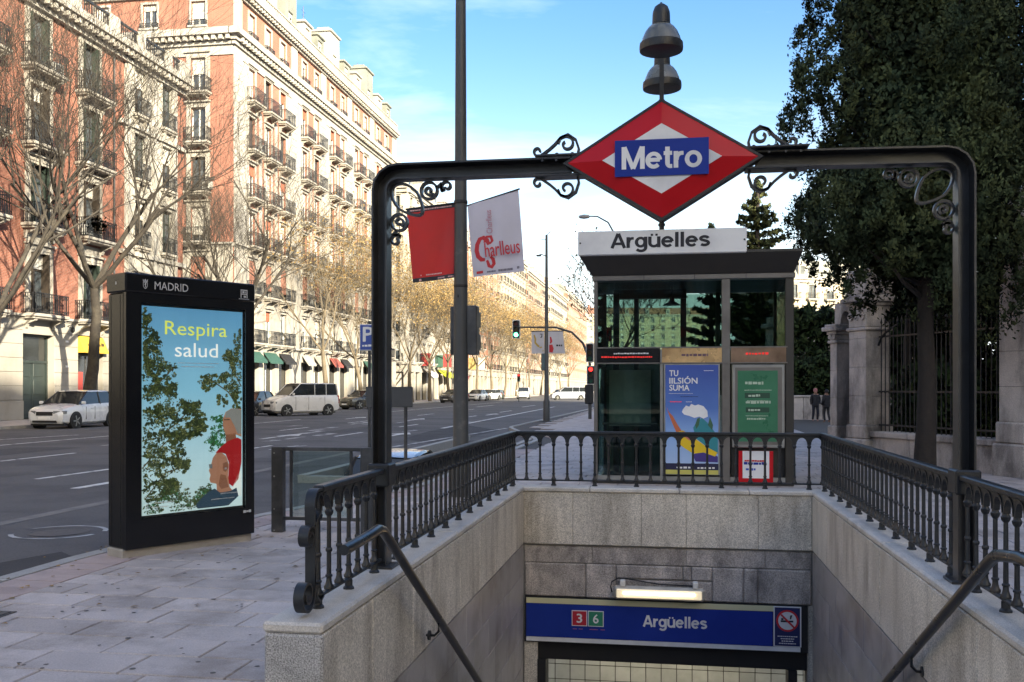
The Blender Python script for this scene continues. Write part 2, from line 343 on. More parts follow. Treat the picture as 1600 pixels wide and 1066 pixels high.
# ------------------------------------------------------------------ bold grotesque lettering built from strokes
def _arc(cx, cy, rx, ry, a0, a1, n=14): return [(cx + rx * math.cos(R(a0 + (a1 - a0) * k / n)), cy + ry * math.sin(R(a0 + (a1 - a0) * k / n))) for k in range(n + 1)]
T_ = .30
GL = {
 'M': (1.50, [[(.14, 0), (.14, 1.42)], [(1.36, 0), (1.36, 1.42)], [(.17, 1.40), (.75, .03)], [(1.33, 1.40), (.75, .03)]]),
 'e': (1.06, [[(.14, .545), (.93, .545)], _arc(.53, .52, .40, .41, 2, 318, 20)]),
 't': (.64, [[(.05, .94), (.60, .94)], [(.30, 1.34), (.30, .34)] + _arc(.50, .30, .20, .19, 180, 262, 5) + [(.61, .115)]]),
 'r': (.66, [[(.14, 0), (.14, 1.04)], [(.17, .50)] + _arc(.50, .50, .33, .41, 160, 98, 5) + [(.63, .915)]]),
 'o': (1.08, [_arc(.54, .52, .41, .41, 0, 360, 24)]),
 'A': (1.30, [[(.10, -.0), (.63, 1.40)], [(1.20, -.0), (.67, 1.40)], [(.28, .42), (1.02, .42)]]),
 'g': (1.08, [_arc(.50, .53, .37, .40, 0, 360, 22), [(.93, 1.04), (.93, 0.0)] + _arc(.53, -.02, .40, .29, 0, -155, 10)]),
 'u': (1.06, [[(.14, 1.04), (.14, .42)] + _arc(.50, .42, .36, .31, 180, 330, 9), [(.91, 1.04), (.91, 0)]]),
 'l': (.40, [[(.20, 0), (.20, 1.42)]]),
 's': (.96, [[(.80, .76)] + _arc(.48, .74, .32, .185, 30, 215, 9) + _arc(.48, .32, .34, .205, 62, -145, 12)]),
}
GL['\u00fc'] = (1.06, GL['u'][1] + [[(.22, 1.20), (.42, 1.20)], [(.62, 1.20), (.82, 1.20)]])
def grotesque(body, w_, h_, m, parent, loc, name='lettering'):
    """h_ is the height of the capitals; the word is fitted to width w_ in the plane y = loc.y"""
    X = 0; items = []
    for ch in body:
        adv, st = GL[ch]; items += [[(x + X, y) for x, y in s_] for s_ in st]; X += adv + .07
    X -= .07; kx1 = w_ / X; ky1 = h_ / 1.42; mb = MB()
    for i, s_ in enumerate(items):
        dot = len(s_) == 2 and abs(s_[0][1] - 1.20) < .001; n = len(s_); closed = math.hypot(s_[0][0] - s_[-1][0], s_[0][1] - s_[-1][1]) < 1e-4; pts = s_[:-1] if closed else s_; n = len(pts); V = []
        for k in range(n):
            a = pts[(k - 1) % n] if (closed or k) else pts[k]; c = pts[(k + 1) % n] if (closed or k < n - 1) else pts[k]
            d = Vector((c[0] - a[0], c[1] - a[1])).normalized(); t = (.22 if (abs(d.x) > .9) else T_) * (1.0 if not dot else .92) / 2; t = T_ / 2 * (1 - .16 * abs(d.x)) if not dot else .1
            for sg in (1, -1): V.append((loc[0] - w_ / 2 + (pts[k][0] - d.y * t * sg) * kx1, loc[1] - .00006 * i, loc[2] - h_ / 2 + (pts[k][1] + d.x * t * sg) * ky1))
        mb.add(V, [(2 * k, 2 * k + 1, 2 * ((k + 1) % n) + 1, 2 * ((k + 1) % n)) for k in range(n if closed else n - 1)])
    return mb.build(name, m, parent)

# foliage: every leaf mostly takes the light of the tuft it grows on (a per-leaf normal stored with the mesh)
def tuft_shading(m, k=.8):
    t = m.node_tree; N = t.nodes.new; L = t.links.new; b = t.nodes['Principled BSDF']
    at = N('ShaderNodeAttribute'); at.attribute_name = 'tuft_normal'; vt = N('ShaderNodeVectorTransform'); vt.vector_type = 'NORMAL'; vt.convert_from = 'OBJECT'; vt.convert_to = 'WORLD'; L(at.outputs['Vector'], vt.inputs[0])
    s1 = N('ShaderNodeVectorMath'); s1.operation = 'SCALE'; s1.inputs['Scale'].default_value = k; L(vt.outputs[0], s1.inputs[0])
    g_ = N('ShaderNodeNewGeometry'); s2 = N('ShaderNodeVectorMath'); s2.operation = 'SCALE'; s2.inputs['Scale'].default_value = 1 - k; L(g_.outputs['Normal'], s2.inputs[0])
    ad_ = N('ShaderNodeVectorMath'); ad_.operation = 'ADD'; L(s1.outputs[0], ad_.inputs[0]); L(s2.outputs[0], ad_.inputs[1]); nn = N('ShaderNodeVectorMath'); nn.operation = 'NORMALIZE'; L(ad_.outputs[0], nn.inputs[0]); L(nn.outputs[0], b.inputs['Normal'])
for m in (leafdark, leafgreen, leaffir): tuft_shading(m)
# ================================================================== ground, road, pavement
STX0, STX1, STY0, STY1 = -1.72, 1.62, 4.6, 11.42        # the stairwell
RX0, RX1, RY0, RY1 = -6.25, -4.3, 16.2, 30.0              # the car park ramp
KB = [(-5.42, -40), (-5.40, 8.5), (-4.98, 11), (-4.70, 12.2), (-3.95, 14.6), (-3.95, 28.5), (-6.3, 37.5), (-6.0, 60), (-5.6, 100), (-5.6, 700)]
def kx(y):
    for (xa, ya), (xb, yb) in zip(KB, KB[1:]):
        if ya <= y <= yb: return xa + (xb - xa) * (y - ya) / (yb - ya)
    return KB[-1][0]
g = holes(MB(), -1500, 1500, -600, 2500, [(STX0 - .1, STX1 + .1, STY0, 16), (RX0, RX1, RY0, RY1)], y=-.12, rev=0, plane='xy')
road = struct(g.build('road', asphalt), 'grey asphalt avenue with worn white markings')
# near pavement bed
mb = MB(); ys = sorted({y for _, y in KB} | {STY0, 11.78}); ys = [y for y in ys]
for a, b in zip(ys, ys[1:]):
    xa, xb = kx(a) + .14, kx(b) + .14
    if STY0 <= a and b <= 11.78:
        mb.add([(xa, a, -.035), (-1.8, a, -.035), (-1.8, b, -.035), (xb, b, -.035)], [(0, 1, 2, 3)])
        mb.add([(1.8, a, -.035), (24, a, -.035), (24, b, -.035), (1.8, b, -.035)], [(0, 1, 2, 3)])
    else: mb.add([(xa, a, -.035), (24, a, -.035), (24, b, -.035), (xb, b, -.035)], [(0, 1, 2, 3)])
pav = struct(mb.build('pavement', mortar), 'grey stone slab pavement around the metro stairs')
def clip(poly, p, q):      # keep what lies right of p->q
    out_ = []; side = lambda a: (q[0] - p[0]) * (a[1] - p[1]) - (q[1] - p[1]) * (a[0] - p[0])
    for i in range(len(poly)):
        a, b = poly[i], poly[(i + 1) % len(poly)]; sa, sb = side(a), side(b)
        if sa <= 0: out_.append(a)
        if (sa < 0 < sb) or (sb < 0 < sa):
            t = sa / (sa - sb); out_.append((a[0] + (b[0] - a[0]) * t, a[1] + (b[1] - a[1]) * t))
    return out_
def slab_mesh(mb, poly, z):
    n = len(poly); cx = sum(p[0] for p in poly) / n; cy = sum(p[1] for p in poly) / n
    ins = [(cx + (p[0] - cx) * .985, cy + (p[1] - cy) * .98) for p in poly]
    mb.add([(x, y, -.035) for x, y in poly] + [(x, y, z - .006) for x, y in poly] + [(x, y, z) for x, y in ins],
           [(i, (i + 1) % n, n + (i + 1) % n, n + i) for i in range(n)] + [(n + i, n + (i + 1) % n, 2 * n + (i + 1) % n, 2 * n + i) for i in range(n)] + [tuple(range(2 * n, 3 * n))])
slabs = []
rr = random.Random(3)
for j in range(int((34 - 1.2) / .36)):
    y0 = 1.2 + j * .36; off = (.0, .31, .14, .43)[j % 4]
    for i in range(-14, 22):
        x0 = i * .62 + off; x1 = x0 + .62; yc = y0 + .18; e = .0065
        if x1 < kx(yc) + .4 or x0 > 9: continue
        poly = [(x0 + e, y0 + e), (x1 - e, y0 + e), (x1 - e, y0 + .36 - e), (x0 + e, y0 + .36 - e)]
        ka, kb = (kx(y0) + .62, y0), (kx(y0 + .36) + .62, y0 + .36)
        if x0 < max(ka[0], kb[0]): poly = clip(poly, ka, kb)
        if len(poly) < 3: continue
        if STY0 - .0 < yc < 11.8:
            if x0 < -2.03 and x1 > -2.03: poly = [(min(p[0], -2.035), p[1]) for p in poly]
            elif x0 < 2.03 and x1 > 2.03: poly = [(max(p[0], 2.035), p[1]) for p in poly]
            elif -2.03 < (x0 + x1) / 2 < 2.03: continue
        if max(p[0] for p in poly) - min(p[0] for p in poly) < .05: continue
        # depth order and whether in view
        zc = 1480 + 0; u = (x0 + .31); v = yc
        fwd = v * .987 - u * .161; rt = u * .987 + v * .161
        vis = fwd > .3 and -.56 < rt / fwd < .56
        hid = abs(x0) < 1.9 and yc < 11.8
        slabs.append(((fwd if vis else 100 + fwd) + (30 if (x0 > 1.9 and yc < 11) else 0), poly, -.002 + rr.uniform(-.0025, .0025)))
slabs.sort(key=lambda s: s[0])
rest = MB()
for k, (_, poly, z) in enumerate(slabs):
    if k < 290:
        m_ = MB(); slab_mesh(m_, poly, z); m_.build('paving_slab', slabm, pav)
    else: slab_mesh(rest, poly, z)
stuff(rest.build('paving_slab', slabm, pav))
mb = MB()                                       # pavement further off, slabs joined by joints in the sheet
for j in range(60):
    y0 = 33.6 + j * 1.2
    for i in range(-5, 18):
        x0 = i * 1.2 + (.6 if j % 2 else 0)
        if x0 < kx(y0) + .3: continue
        mb.cbox(x0 + .008, x0 + 1.192, y0 + .008, y0 + 1.192, -.035, -.001, .006)
stuff(mb.build('paving_slab', slabm, pav))
# pink paver strip and kerb stones
def along(y0, y1, step):
    y = y0
    while y < y1 - 1e-6:
        yield y, min(y + step, y1); y += step
far = MB(); farp = MB(); npk = 0
for a, b in along(2.0, 60.0, 1.0):
    m_ = MB() if b <= 42 else far
    P = [(kx(a), a + .006), (kx(a) + .15, a + .006), (kx(b) + .15, b - .006), (kx(b), b - .006)]
    m_.prism(P, -.14, .006, plane='xy')
    if b <= 42: m_.build('kerb_stone', kerbm, pav)
    if b <= 24:
        for c, d in along(a, b, .25):
            m2 = MB(); Q = [(kx(c) + .155, c + .003), (kx(c) + .61, c + .003), (kx(d) + .61, d - .003), (kx(d) + .155, d - .003)]
            h_ = (Q[0][0] + Q[1][0]) / 2
            m2.prism(Q, -.035, -.001 + rr.uniform(-.002, .002), plane='xy')
            m2.build('pink_paver', redpave, pav)
stuff(far.build('kerb_stone', kerbm, pav))
mb = MB()
for a, b in along(60, 700, 40): mb.prism([(kx(a), a), (kx(a) + .15, a), (kx(b) + .15, b), (kx(b), b)], -.14, .005, plane='xy')
mb.build('kerb', kerbm, pav)
# far pavement on the other side of the avenue
FK = -26.3
mb = MB().box(-60, FK - .15, -60, 700, -.3, 0)
fp = struct(mb.build('far_pavement', slabm), 'pavement along the brick apartment houses across the avenue')
mb = MB()
for a, b in along(20, 140, 1.0): mb.cbox(FK - .15, FK, a + .01, b - .01, -.14, .005, .015)
stuff(mb.build('kerb_stone', kerbm, fp))
# ------------------------------------------------------------------ road markings (flat prints a few mm proud)
def strip(x0, y0, x1, y1, w_, z=-.116):
    d = Vector((x1 - x0, y1 - y0)); n_ = Vector((-d.y, d.x)).normalized() * w_ / 2
    return [(x0 + n_.x, y0 + n_.y, z), (x0 - n_.x, y0 - n_.y, z), (x1 - n_.x, y1 - n_.y, z), (x1 + n_.x, y1 + n_.y, z)]
def marks(name, lst, m, label=None):
    for q in lst:
        b = MB(); b.add(q, [(3, 2, 1, 0)]); b.build(name, m, road)
marks('lane_dash', [strip(-14.97, 19.6, -14.97, 22.4, .13), strip(-11.4, 15.9, -11.3, 18.2, .13), strip(-14.97, 27.5, -14.97, 30.2, .13), strip(-11.3, 23.6, -11.3, 26.2, .13),
                    strip(-14.97, 35.5, -14.97, 38.5, .14), strip(-11.3, 31.5, -11.3, 34.5, .14), strip(-14.97, 12, -14.97, 14.6, .13), strip(-11.3, 8.2, -11.3, 10.8, .13),
                    strip(-14.97, 43.5, -14.97, 46.5, .14), strip(-11.3, 39.5, -11.3, 42.5, .14), strip(-14.9, 56, -14.9, 60, .15), strip(-11.3, 52, -11.3, 56, .15), strip(-14.9, 68, -14.9, 73, .16), strip(-11.3, 64, -11.3, 69, .16), strip(-12.5, 82, -12.5, 90, .2), strip(-16.5, 82, -16.5, 90, .2)], paint)
marks('lane_line', [strip(-19.1, 14, -19.1, 48, .13), strip(-21.9, 24, -20.6, 31, .12), strip(-19.1, 62, -19.1, 110, .15), strip(-9.2, 38.5, -9.9, 84, .2), strip(-23.4, 40, -23.2, 75, .1)], paint)
marks('kerb_line', [strip(-7.75, 25.3, -6.6, 39.0, .16), strip(-8.05, 7, -8.05, 9.4, .02, -.1155)], paintworn)
b = MB().add(strip(-8.08, 2, -8.12, 25, .22, -.1165), [(3, 2, 1, 0)]); b.build('gutter_strip', mat('worn_concrete_strip', (.20, .185, .17), .85, .2, 3, .3, 60, tint=(.10, .10, .10), tscale=2), road)
def arrow(cx, cy, s_=1.0, m_=paint, name='lane_arrow'):
    P = [(-.09, 0), (.09, 0), (.09, 2.2), (.42, 2.2), (0, 3.6), (-.42, 2.2), (-.09, 2.2)]
    MB().add([(cx + x * s_, cy + y * s_, -.1155) for x, y in P], [tuple(range(len(P)))]).build(name, m_, road)
for q in ((-9.7, 14.5), (-9.5, 31), (-13.1, 29.5), (-17.1, 30.5), (-13.1, 47), (-17.0, 49), (-10.9, 57)): arrow(*q)
worn = []
for k in range(34):
    x = rr.choice((-9.6, -10.2, -12.4, -13.4, -13.9, -16.2, -17.4, -12.9)) + rr.uniform(-.5, .5); y = rr.uniform(24, 46); l_ = rr.uniform(.8, 2.6)
    worn.append(strip(x, y, x + rr.uniform(-.1, .1), y + l_, rr.uniform(.15, .45), -.1158 + k * 2e-5))
marks('worn_marking', worn, paintworn)
b = MB(); b.add([(-5.5, 4.5, -.1175), (-5.5, 8.4, -.1175), (-6.1, 8.9, -.1175), (-6.6, 7.2, -.1175), (-7.1, 5.2, -.1175), (-7.3, 3.5, -.1175)], [(5, 4, 3, 2, 1, 0)]); b.build('asphalt_patch', asphalt_new, road)
b = MB(); b.add([(-8.6, 30.5, -.1174), (-6.7, 27.5, -.1174), (-6.5, 36.8, -.1174), (-8.9, 42, -.1174), (-9.1, 36, -.1174)], [(0, 1, 2, 3, 4)]); b.build('asphalt_patch', asphalt_new, road)
mh = MB(); mh.lathe([(.31, -.119), (.33, -.1145), (.30, -.1145), (.30, -.1165), (.0, -.1165)], (-6.95, 10.1, 0), 28); mh.build('manhole_cover', mat('cast_iron_cover', (.07, .068, .065), .6, .2, 9, .3, 40), road)
for k in range(2):
    a = MB(); pts = [(-6.95 + .47 * math.cos(t), 10.1 + .47 * math.sin(t), -.1155) for t in np.linspace(.3 + 3.2 * k, 2.9 + 3.2 * k, 12)]
    V = []; 
    for p in pts: dx, dy = p[0] + 6.95, p[1] - 10.1; V += [(p[0], p[1], p[2]), (-6.95 + dx * 1.12, 10.1 + dy * 1.12, p[2])]
    a.add(V, [(2 * i, 2 * i + 1, 2 * i + 3, 2 * i + 2) for i in range(11)]); a.build('worn_marking', paintworn, road)
for k, (x0_, y0_, x1_, y1_) in enumerate(((-13.9, 12.5, -12.2, 16.8), (-10.6, 19.5, -9.7, 26), (-17.8, 20.5, -16.2, 24.5), (-7.6, 12.4, -6.9, 13.9), (-21.8, 33, -19.6, 37.5), (-12.9, 34, -11.9, 44))):
    b = MB(); b.add([(x0_, y0_, -.1176), (x1_, y0_ + .1, -.1176), (x1_ + .05, y1_, -.1176), (x0_ - .04, y1_ - .15, -.1176)], [(0, 1, 2, 3)]); b.build('asphalt_patch', mat('asphalt_patch_tone_%d' % (k % 3), ((.070, .068, .069), (.115, .110, .108), (.055, .054, .056))[k % 3], .85, .18, 2, .35, 110, speck=(.18, 40)), road)
for k in range(9):
    x, y = rr.uniform(-19, -6.2), rr.uniform(8, 26); b = MB(); P_ = [(x, y)]; a_ = rr.uniform(1.2, 1.9)
    for _ in range(9): a_ += rr.uniform(-.5, .5); P_.append((P_[-1][0] + math.cos(a_) * .28, P_[-1][1] + math.sin(a_) * .28))
    V = []
    for (u_, v_) in P_: V += [(u_ - .010, v_, -.1168), (u_ + .012, v_ + .004, -.1168)]
    b.add(V, [(2 * i, 2 * i + 1, 2 * i + 3, 2 * i + 2) for i in range(len(P_) - 1)]); b.build('asphalt_crack', mortar, road)
# sunken ramp
mb = MB()
zb = lambda y: -.12 - 1.0 * min(1, (RY1 - y) / 10.5) if y > 19.5 else -1.12 - (19.5 - y) * .1
yy = [RY1, 26, 22, 19.5, 18, RY0]
for a, b in zip(yy, yy[1:]): mb.add([(RX0, a, zb(a)), (RX1, a, zb(a)), (RX1, b, zb(b)), (RX0, b, zb(b))], [(0, 1, 2, 3)])
struct(mb.build('car_park_ramp', asphalt), 'asphalt ramp sinking below the road beside the pavement')
mb = MB()
mb.box(RX0 - .18, RX0, RY0 - .18, RY1, -1.6, .02).box(RX1, RX1 + .18, RY0 - .18, RY1, -1.6, -.02).box(RX0, RX1, RY0 - .18, RY0, -1.6, .0)
tag(mb.build('ramp_parapet', kerbm), 'low granite parapet around the sunken car park ramp', 'parapet')

# ================================================================== stairwell
TOP = .36
def stair_wall(name, label, side):
    """side -1 left, +1 right"""
    root = thing(name, label, 'wall', (0, 0, 0))
    xi = STX0 if side < 0 else STX1; xo = xi + side * .31; y0, y1 = (4.62 if side < 0 else 4.3), 11.72
    xa, xb = sorted((xi + side * .03, xo - side * .02))
    MB().box(xa, xb, y0 + .03, y1 - .02, -3.7, .31).build('wall_core', groutm, root)
    # coping stones
    ed = [y0 - .01, 6.3, 7.75, 9.2, 10.45, y1]
    for a, b in zip(ed, ed[1:]):
        x1_, x2_ = sorted((xi - side * .0, xo + side * .012)); MB().cbox(x1_, x2_, a + .002, b - .002, .305, TOP + rr.uniform(-.001, .001), .014).build('coping_stone', granite_c, root)
    ed = [y0, 5.45, 6.35, 7.1, 7.85, 8.7, 9.5, 10.4, 11.42]
    for a, b in zip(ed, ed[1:]):
        x1_, x2_ = sorted((xi, xi + side * .03)); e = rr.uniform(-.002, .002); MB().cbox(x1_ + e, x2_ + e, a + .003, b - .003, -.318, .302, .005).build('granite_panel', granite, root)
        x1_, x2_ = sorted((xo, xo - side * .03)); MB().cbox(x1_, x2_, a + .003, b - .003, -.04, .302, .005).build('granite_panel', granite, root)
    if side < 0:
        MB().cbox(min(xi, xo), max(xi, xo), y0 - .012, y0 + .03, -.3, .303, .012).build('end_block', granite_end, root)
    z = -.33; row = 0
    while z > -3.6:
        y = y0 + (0 if row % 2 == 0 else -.35)
        while y < 11.42:
            a, b = max(y, y0), min(y + .7, 11.42)
            if b - a > .05:
                x1_, x2_ = sorted((xi + side * .006, xi + side * .03)); MB().cbox(x1_ + rr.uniform(-.0015, .0015), x2_, a + .003, b - .003, z - .36 + .003, z - .003, .003).build('wall_tile', tilem, root)
            y += .7
        z -= .36; row += 1
    return root
stair_wall('stairwell_wall', 'granite topped stair wall on the left with dark tiles below and handrail with free end', -1)
stair_wall('stairwell_wall', 'granite topped stair wall on the right side of the steps, on the fence side', 1)
bw = thing('stairwell_back_wall', 'granite wall closing the stairwell above the blue station sign', 'wall')
MB().box(STX0 - .2, STX1 + .2, 11.47, 11.74, -.96, .31).build('wall_core', groutm, bw)
ed = [STX0 - .02, -.93, .12, .92, STX1 + .02]
for a, b in zip(ed, ed[1:]): MB().cbox(a + .002, b - .002, 11.395, 11.745, .306, TOP, .012).build('coping_stone', granite_c, bw)
ed = [STX0, -1.13, -.32, .2, 1.02, STX1]
for a, b in zip(ed, ed[1:]): MB().cbox(a + .0018, b - .0018, 11.415, 11.47, -.32, .303, .004).build('granite_panel', granite, bw)
ed = [STX0, -.9, .2, 1.1, STX1]
for a, b in zip(ed, ed[1:]): MB().cbox(a + .002, b - .002, 11.445, 11.48, -.545, -.345, .006).build('rough_stone', granite_r, bw)
for a, b, c, d in [(STX0, -.98, -.955, -.55), (-.98, -.62, -.955, -.55), (-.62, .5, -.955, -.72), (-.62, .16, -.715, -.55), (.16, .26, -.715, -.55), (.26, .5, -.715, -.55), (.5, .86, -.955, -.55), (.86, 1.02, -.955, -.55), (1.02, STX1, -.955, -.55)]:
    MB().cbox(a + .003, b - .003, 11.43 + rr.uniform(-.006, .01), 11.48, c + .003, d - .003, .014).build('rough_stone', granite_r, bw)
# entrance portal
pt = thing('entrance_portal', 'dark framed doorway under the blue sign leading to white tiles', 'doorway')
m_ = MB(); m_.box(STX0 + .02, STX1 - .03, 11.50, 11.75, -1.72, -1.49).box(-1.56, -1.46, 11.44, 11.72, -3.6, -1.72).box(1.36, 1.46, 11.44, 11.72, -3.6, -1.72); m_.box(1.50, 1.575, 11.425, 11.6, -1.5, -.96)
m_.build('door_frame', blackmat, pt)
MB().box(STX0, -1.56, 11.45, 11.72, -3.6, -.96).build('stone_jamb', granite, pt); MB().box(1.575, STX1 + .02, 11.45, 11.72, -3.6, -.96).build('stone_jamb', granite, pt)
sg = thing('station_sign', 'long blue station name sign under the tube lamp, lines 3 and 6', 'sign', (0, 11.42, 0))
MB().box(-1.71, 1.52, -.0, .07, -1.50, -.955).build('sign_case', blackmat, sg)
MB().box(-1.69, 1.18, -.012, 0, -1.43, -1.035).build('blue_panel', blue, sg)
MB().box(-1.69, 1.19, -.014, 0, -1.03, -.968).build('cream_stripe', flat('cream_stripe', (.62, .58, .36)), sg)
MB().box(-1.69, 1.49, -.014, 0, -1.485, -1.435).build('white_stripe', signwhite, sg)
MB().box(1.19, 1.50, -.014, 0, -1.43, -.968).build('notice_plate', signwhite, sg)
MB().box(1.205, 1.485, -.018, -.014, -1.42, -.98).build('notice_field', flat('notice_blue', (.012, .02, .10)), sg)
m_ = MB(); m_.lathe([(.125, -.020), (.125, -.018)], (1.345, 0, -1.13), 28, 'y'); m_.build('notice_ring', flat('notice_red', (.55, .02, .03)), sg)
m_ = MB(); m_.lathe([(.103, -.023), (.103, -.018)], (1.345, 0, -1.13), 28, 'y'); m_.build('notice_disc', signwhite, sg)
m_ = MB(); m_.box(1.27, 1.41, -.0255, -.023, -1.145, -1.125).box(1.275, 1.30, -.0255, -.023, -1.12, -1.10).add([(1.37, -.0255, -1.11), (1.385, -.0255, -1.11), (1.40, -.0255, -1.06), (1.375, -.0255, -1.065)], [(0, 1, 2, 3)]); m_.build('cigarette_mark', ink, sg)
m_ = MB(); m_.add([(1.265, -.027, -1.065), (1.28, -.027, -1.05), (1.425, -.027, -1.195), (1.41, -.027, -1.21)], [(0, 1, 2, 3)]); m_.build('prohibition_bar', flat('notice_red', (.55, .02, .03)), sg)
m_ = MB()
for k, (a, b) in enumerate(((1.235, 1.455), (1.27, 1.42), (1.28, 1.41), (1.25, 1.44))):
    x = a
    while x < b: l_ = rr.uniform(.012, .03); m_.box(x, min(b, x + l_), -.0195, -.018, -1.315 - .027 * k, -1.305 - .027 * k); x += l_ + .006
m_.build('small_print', signwhite, sg)
for x, c, ch in ((-1.05, (.45, .02, .04), '3'), (-.855, (.02, .22, .13), '6')):
    MB().box(x - .092, x + .092, -.018, -.012, -1.285, -1.10).build('line_badge_border', signwhite, sg)
    MB().box(x - .083, x + .083, -.021, -.018, -1.276, -1.109).build('line_badge', flat('line_badge_' + ch, c), sg)
    text(ch, .062, .105, signwhite, sg, (x, -.0225, -1.192), bold=.02, name='lettering')
m_ = MB()
for x in (-1.13, -1.06, -.93, -.88, -.8): m_.box(x, x + .05, -.0135, -.012, -1.325, -1.318)
m_.build('small_print', flat('faint_red_print', (.4, .12, .2)), sg)
grotesque('Argüelles', .74, .135, signwhite, sg, (.07, -.0135, -1.195))
# tube lamp
tl = thing('tube_lamp', 'lit fluorescent lamp in a milky housing above the blue sign', 'lamp', (-.115, 11.42, 0))
m_ = MB(); m_.cbox(-.53, .53, -.13, -.03, -.93, -.775, .03); m_.build('lamp_housing', mat('milky_plastic', (.46, .43, .38), .4, .1, 6, tint=(.30, .27, .22), tscale=3), tl)
MB().cbox(-.49, .49, -.15, -.128, -.905, -.80, .01).build('diffuser', flat('diffuser_plastic', (.60, .54, .44), .12), tl)
m_ = MB(); m_.lathe([(.012, -.41), (.014, -.40), (.014, .40), (.012, .41)], (0, -.152, -.845), 10, 'x'); m_.build('lit_tube', flat('lit_tube', (1, .72, .42), 3.2), tl)
MB().cbox(-.45, -.39, -.12, .0, -.78, -.71, .008).build('mounting_bracket', white, tl); MB().cbox(.39, .45, -.12, .0, -.78, -.71, .008).build('mounting_bracket', white, tl)
m_ = MB(); m_.tube([(-.40, -.02, -.70), (-.47, -.03, -.695), (-.55, -.03, -.74), (-.565, -.02, -.80), (-.55, -.02, -.87)], .008, 6); m_.tube([(-.40, -.02, -.70), (0, -.03, -.755), (.40, -.02, -.765)], .008, 6); m_.build('cable', blackmat, tl)
# stairs and passage
m_ = MB()
for k in range(21): m_.box(STX0, STX1, 4.62 + k * .295, 4.62 + (k + 1) * .295 + .01, -3.9, -.165 * (k + 1) + .0)
struct(m_.build('stairs', granite_r), 'granite steps down to the metro')
struct(MB().box(-4, 4, 10.8, 16, -3.7, -3.6).build('floor', granite_r))
struct(MB().box(-4, 4, 11.76, 14, -1.72, -1.66).build('ceiling', blackmat))
tw = thing('tiled_wall', 'white glazed tile wall seen through the metro doorway', 'wall', (0, 12.75, 0))
MB().box(-3.2, 3.2, .01, .2, -3.6, -1.72).build('wall_core', flat('tile_grout', (.05, .045, .035)), tw)
proto = None; 
for j in range(8):
    for i in range(22):
        x = -2.1 + i * .2; z = -1.745 - j * .2 - .19
        if proto is None: proto = MB().cbox(.005, .195, 0, .014, .005, .195, .004).build('white_tile', whitetile, tw); proto.location = (x, 0, z)
        else: dup(proto, tw, (x, rr.uniform(-.001, .001), z))
pl = thing('passage_lamp', 'bright strip lamp on the ceiling inside the metro doorway', 'lamp', (0, 12.2, -1.72))
MB().cbox(-1.2, 1.0, -.06, .06, -.05, 0, .01).build('lamp_housing', white, pl)
MB().cbox(-1.17, .97, -.045, .045, -.062, -.05, .004).build('diffuser', flat('passage_diffuser', (1, .97, .92), 2.0), pl)
# wall hand rails
for s_, lab in ((-1, 'thick steel handrail on the left stair wall with curled over free end'), (1, 'thick steel handrail on the right stair wall leaving the picture')):
    X = STX0 + .13 if s_ < 0 else 1.55
    h = thing('handrail', lab, 'handrail', (X, 0, 0))
    p0 = [(0, 4.56 if s_ < 0 else 3.9, .745 if s_ < 0 else .78), (0, 4.64 if s_ < 0 else 4.0, .745 if s_ < 0 else .78), (0, 5.0 if s_ < 0 else 4.6, .755 if s_ < 0 else .79), (0, 5.13 if s_ < 0 else 4.80, .765), (0, 5.22 if s_ < 0 else 4.92, .745), (0, 5.30 if s_ < 0 else 5.02, .70)]
    last = p0[-1]; sl = math.tan(R(31.5 if s_ < 0 else 29.5))
    p0.append((0, 10.9, last[2] - (10.9 - last[1]) * sl))
    m_ = MB(); m_.tube(p0, [.027, .029] + [.029] * (len(p0) - 2), 16); m_.build('rail_tube', mat('worn_rail_steel', (.025, .027, .032), .3, .3, 6, .05, 50, metal=.3, tint=(.09, .10, .12), tscale=4, tpos=(.55, .72)), h, smooth=True)
    for yb in (6.55, 8.3, 10.1):
        zb_ = last[2] - (yb - last[1]) * sl; m_ = MB(); m_.tube([(0, yb, zb_ - .03), (0, yb, zb_ - .09), (s_ * .03, yb, zb_ - .12), (s_ * .09, yb, zb_ - .12)], .009, 8); m_.lathe([(.035, s_ * .06), (.035, s_ * .075)], (0, yb, zb_ - .12), 12, 'x'); m_.build('rail_bracket', iron, h, smooth=True)

# ================================================================== cast iron railings
def baluster_proto():
    p = [(.030, .432), (.030, .444), (.022, .455), (.0165, .475), (.0155, .495), (.021, .500), (.021, .508), (.0145, .513), (.0135, .635), (.019, .640), (.0205, .648), (.019, .656), (.0135, .661), (.0125, .835), (.018, .84), (.024, .852), (.026, .865), (.020, .872), (.018, .885)]
    return MB().lathe(p, (0, 0, 0), 8)
BAL = baluster_proto(); ARC = MB()
sp = .1667
def arch_plate(mb):
    n = 10; r = .066; x0 = -sp / 2; x1 = sp / 2; zt = .988; zc = .885
    poly = [(x0, zt), (x0, zc), (-r, zc)] + [(-r * math.cos(math.pi * k / n), zc + r * 1.25 * math.sin(math.pi * k / n)) for k in range(1, n)] + [(r, zc), (x1, zc), (x1, zt)]
    mb.prism(poly, -.011, .011); return mb
arch_plate(ARC)
for k in (0,):   # small bead on the arch edge
    ARC.sweep([(-.070 * math.cos(math.pi * k / 8), 0, .885 + .0875 * math.sin(math.pi * k / 8)) for k in range(9)], [(-.007, -.017), (.007, -.017), (.007, .017), (-.007, .017)], (0, 1, 0))
BAL_ME = None; ARC_ME = None
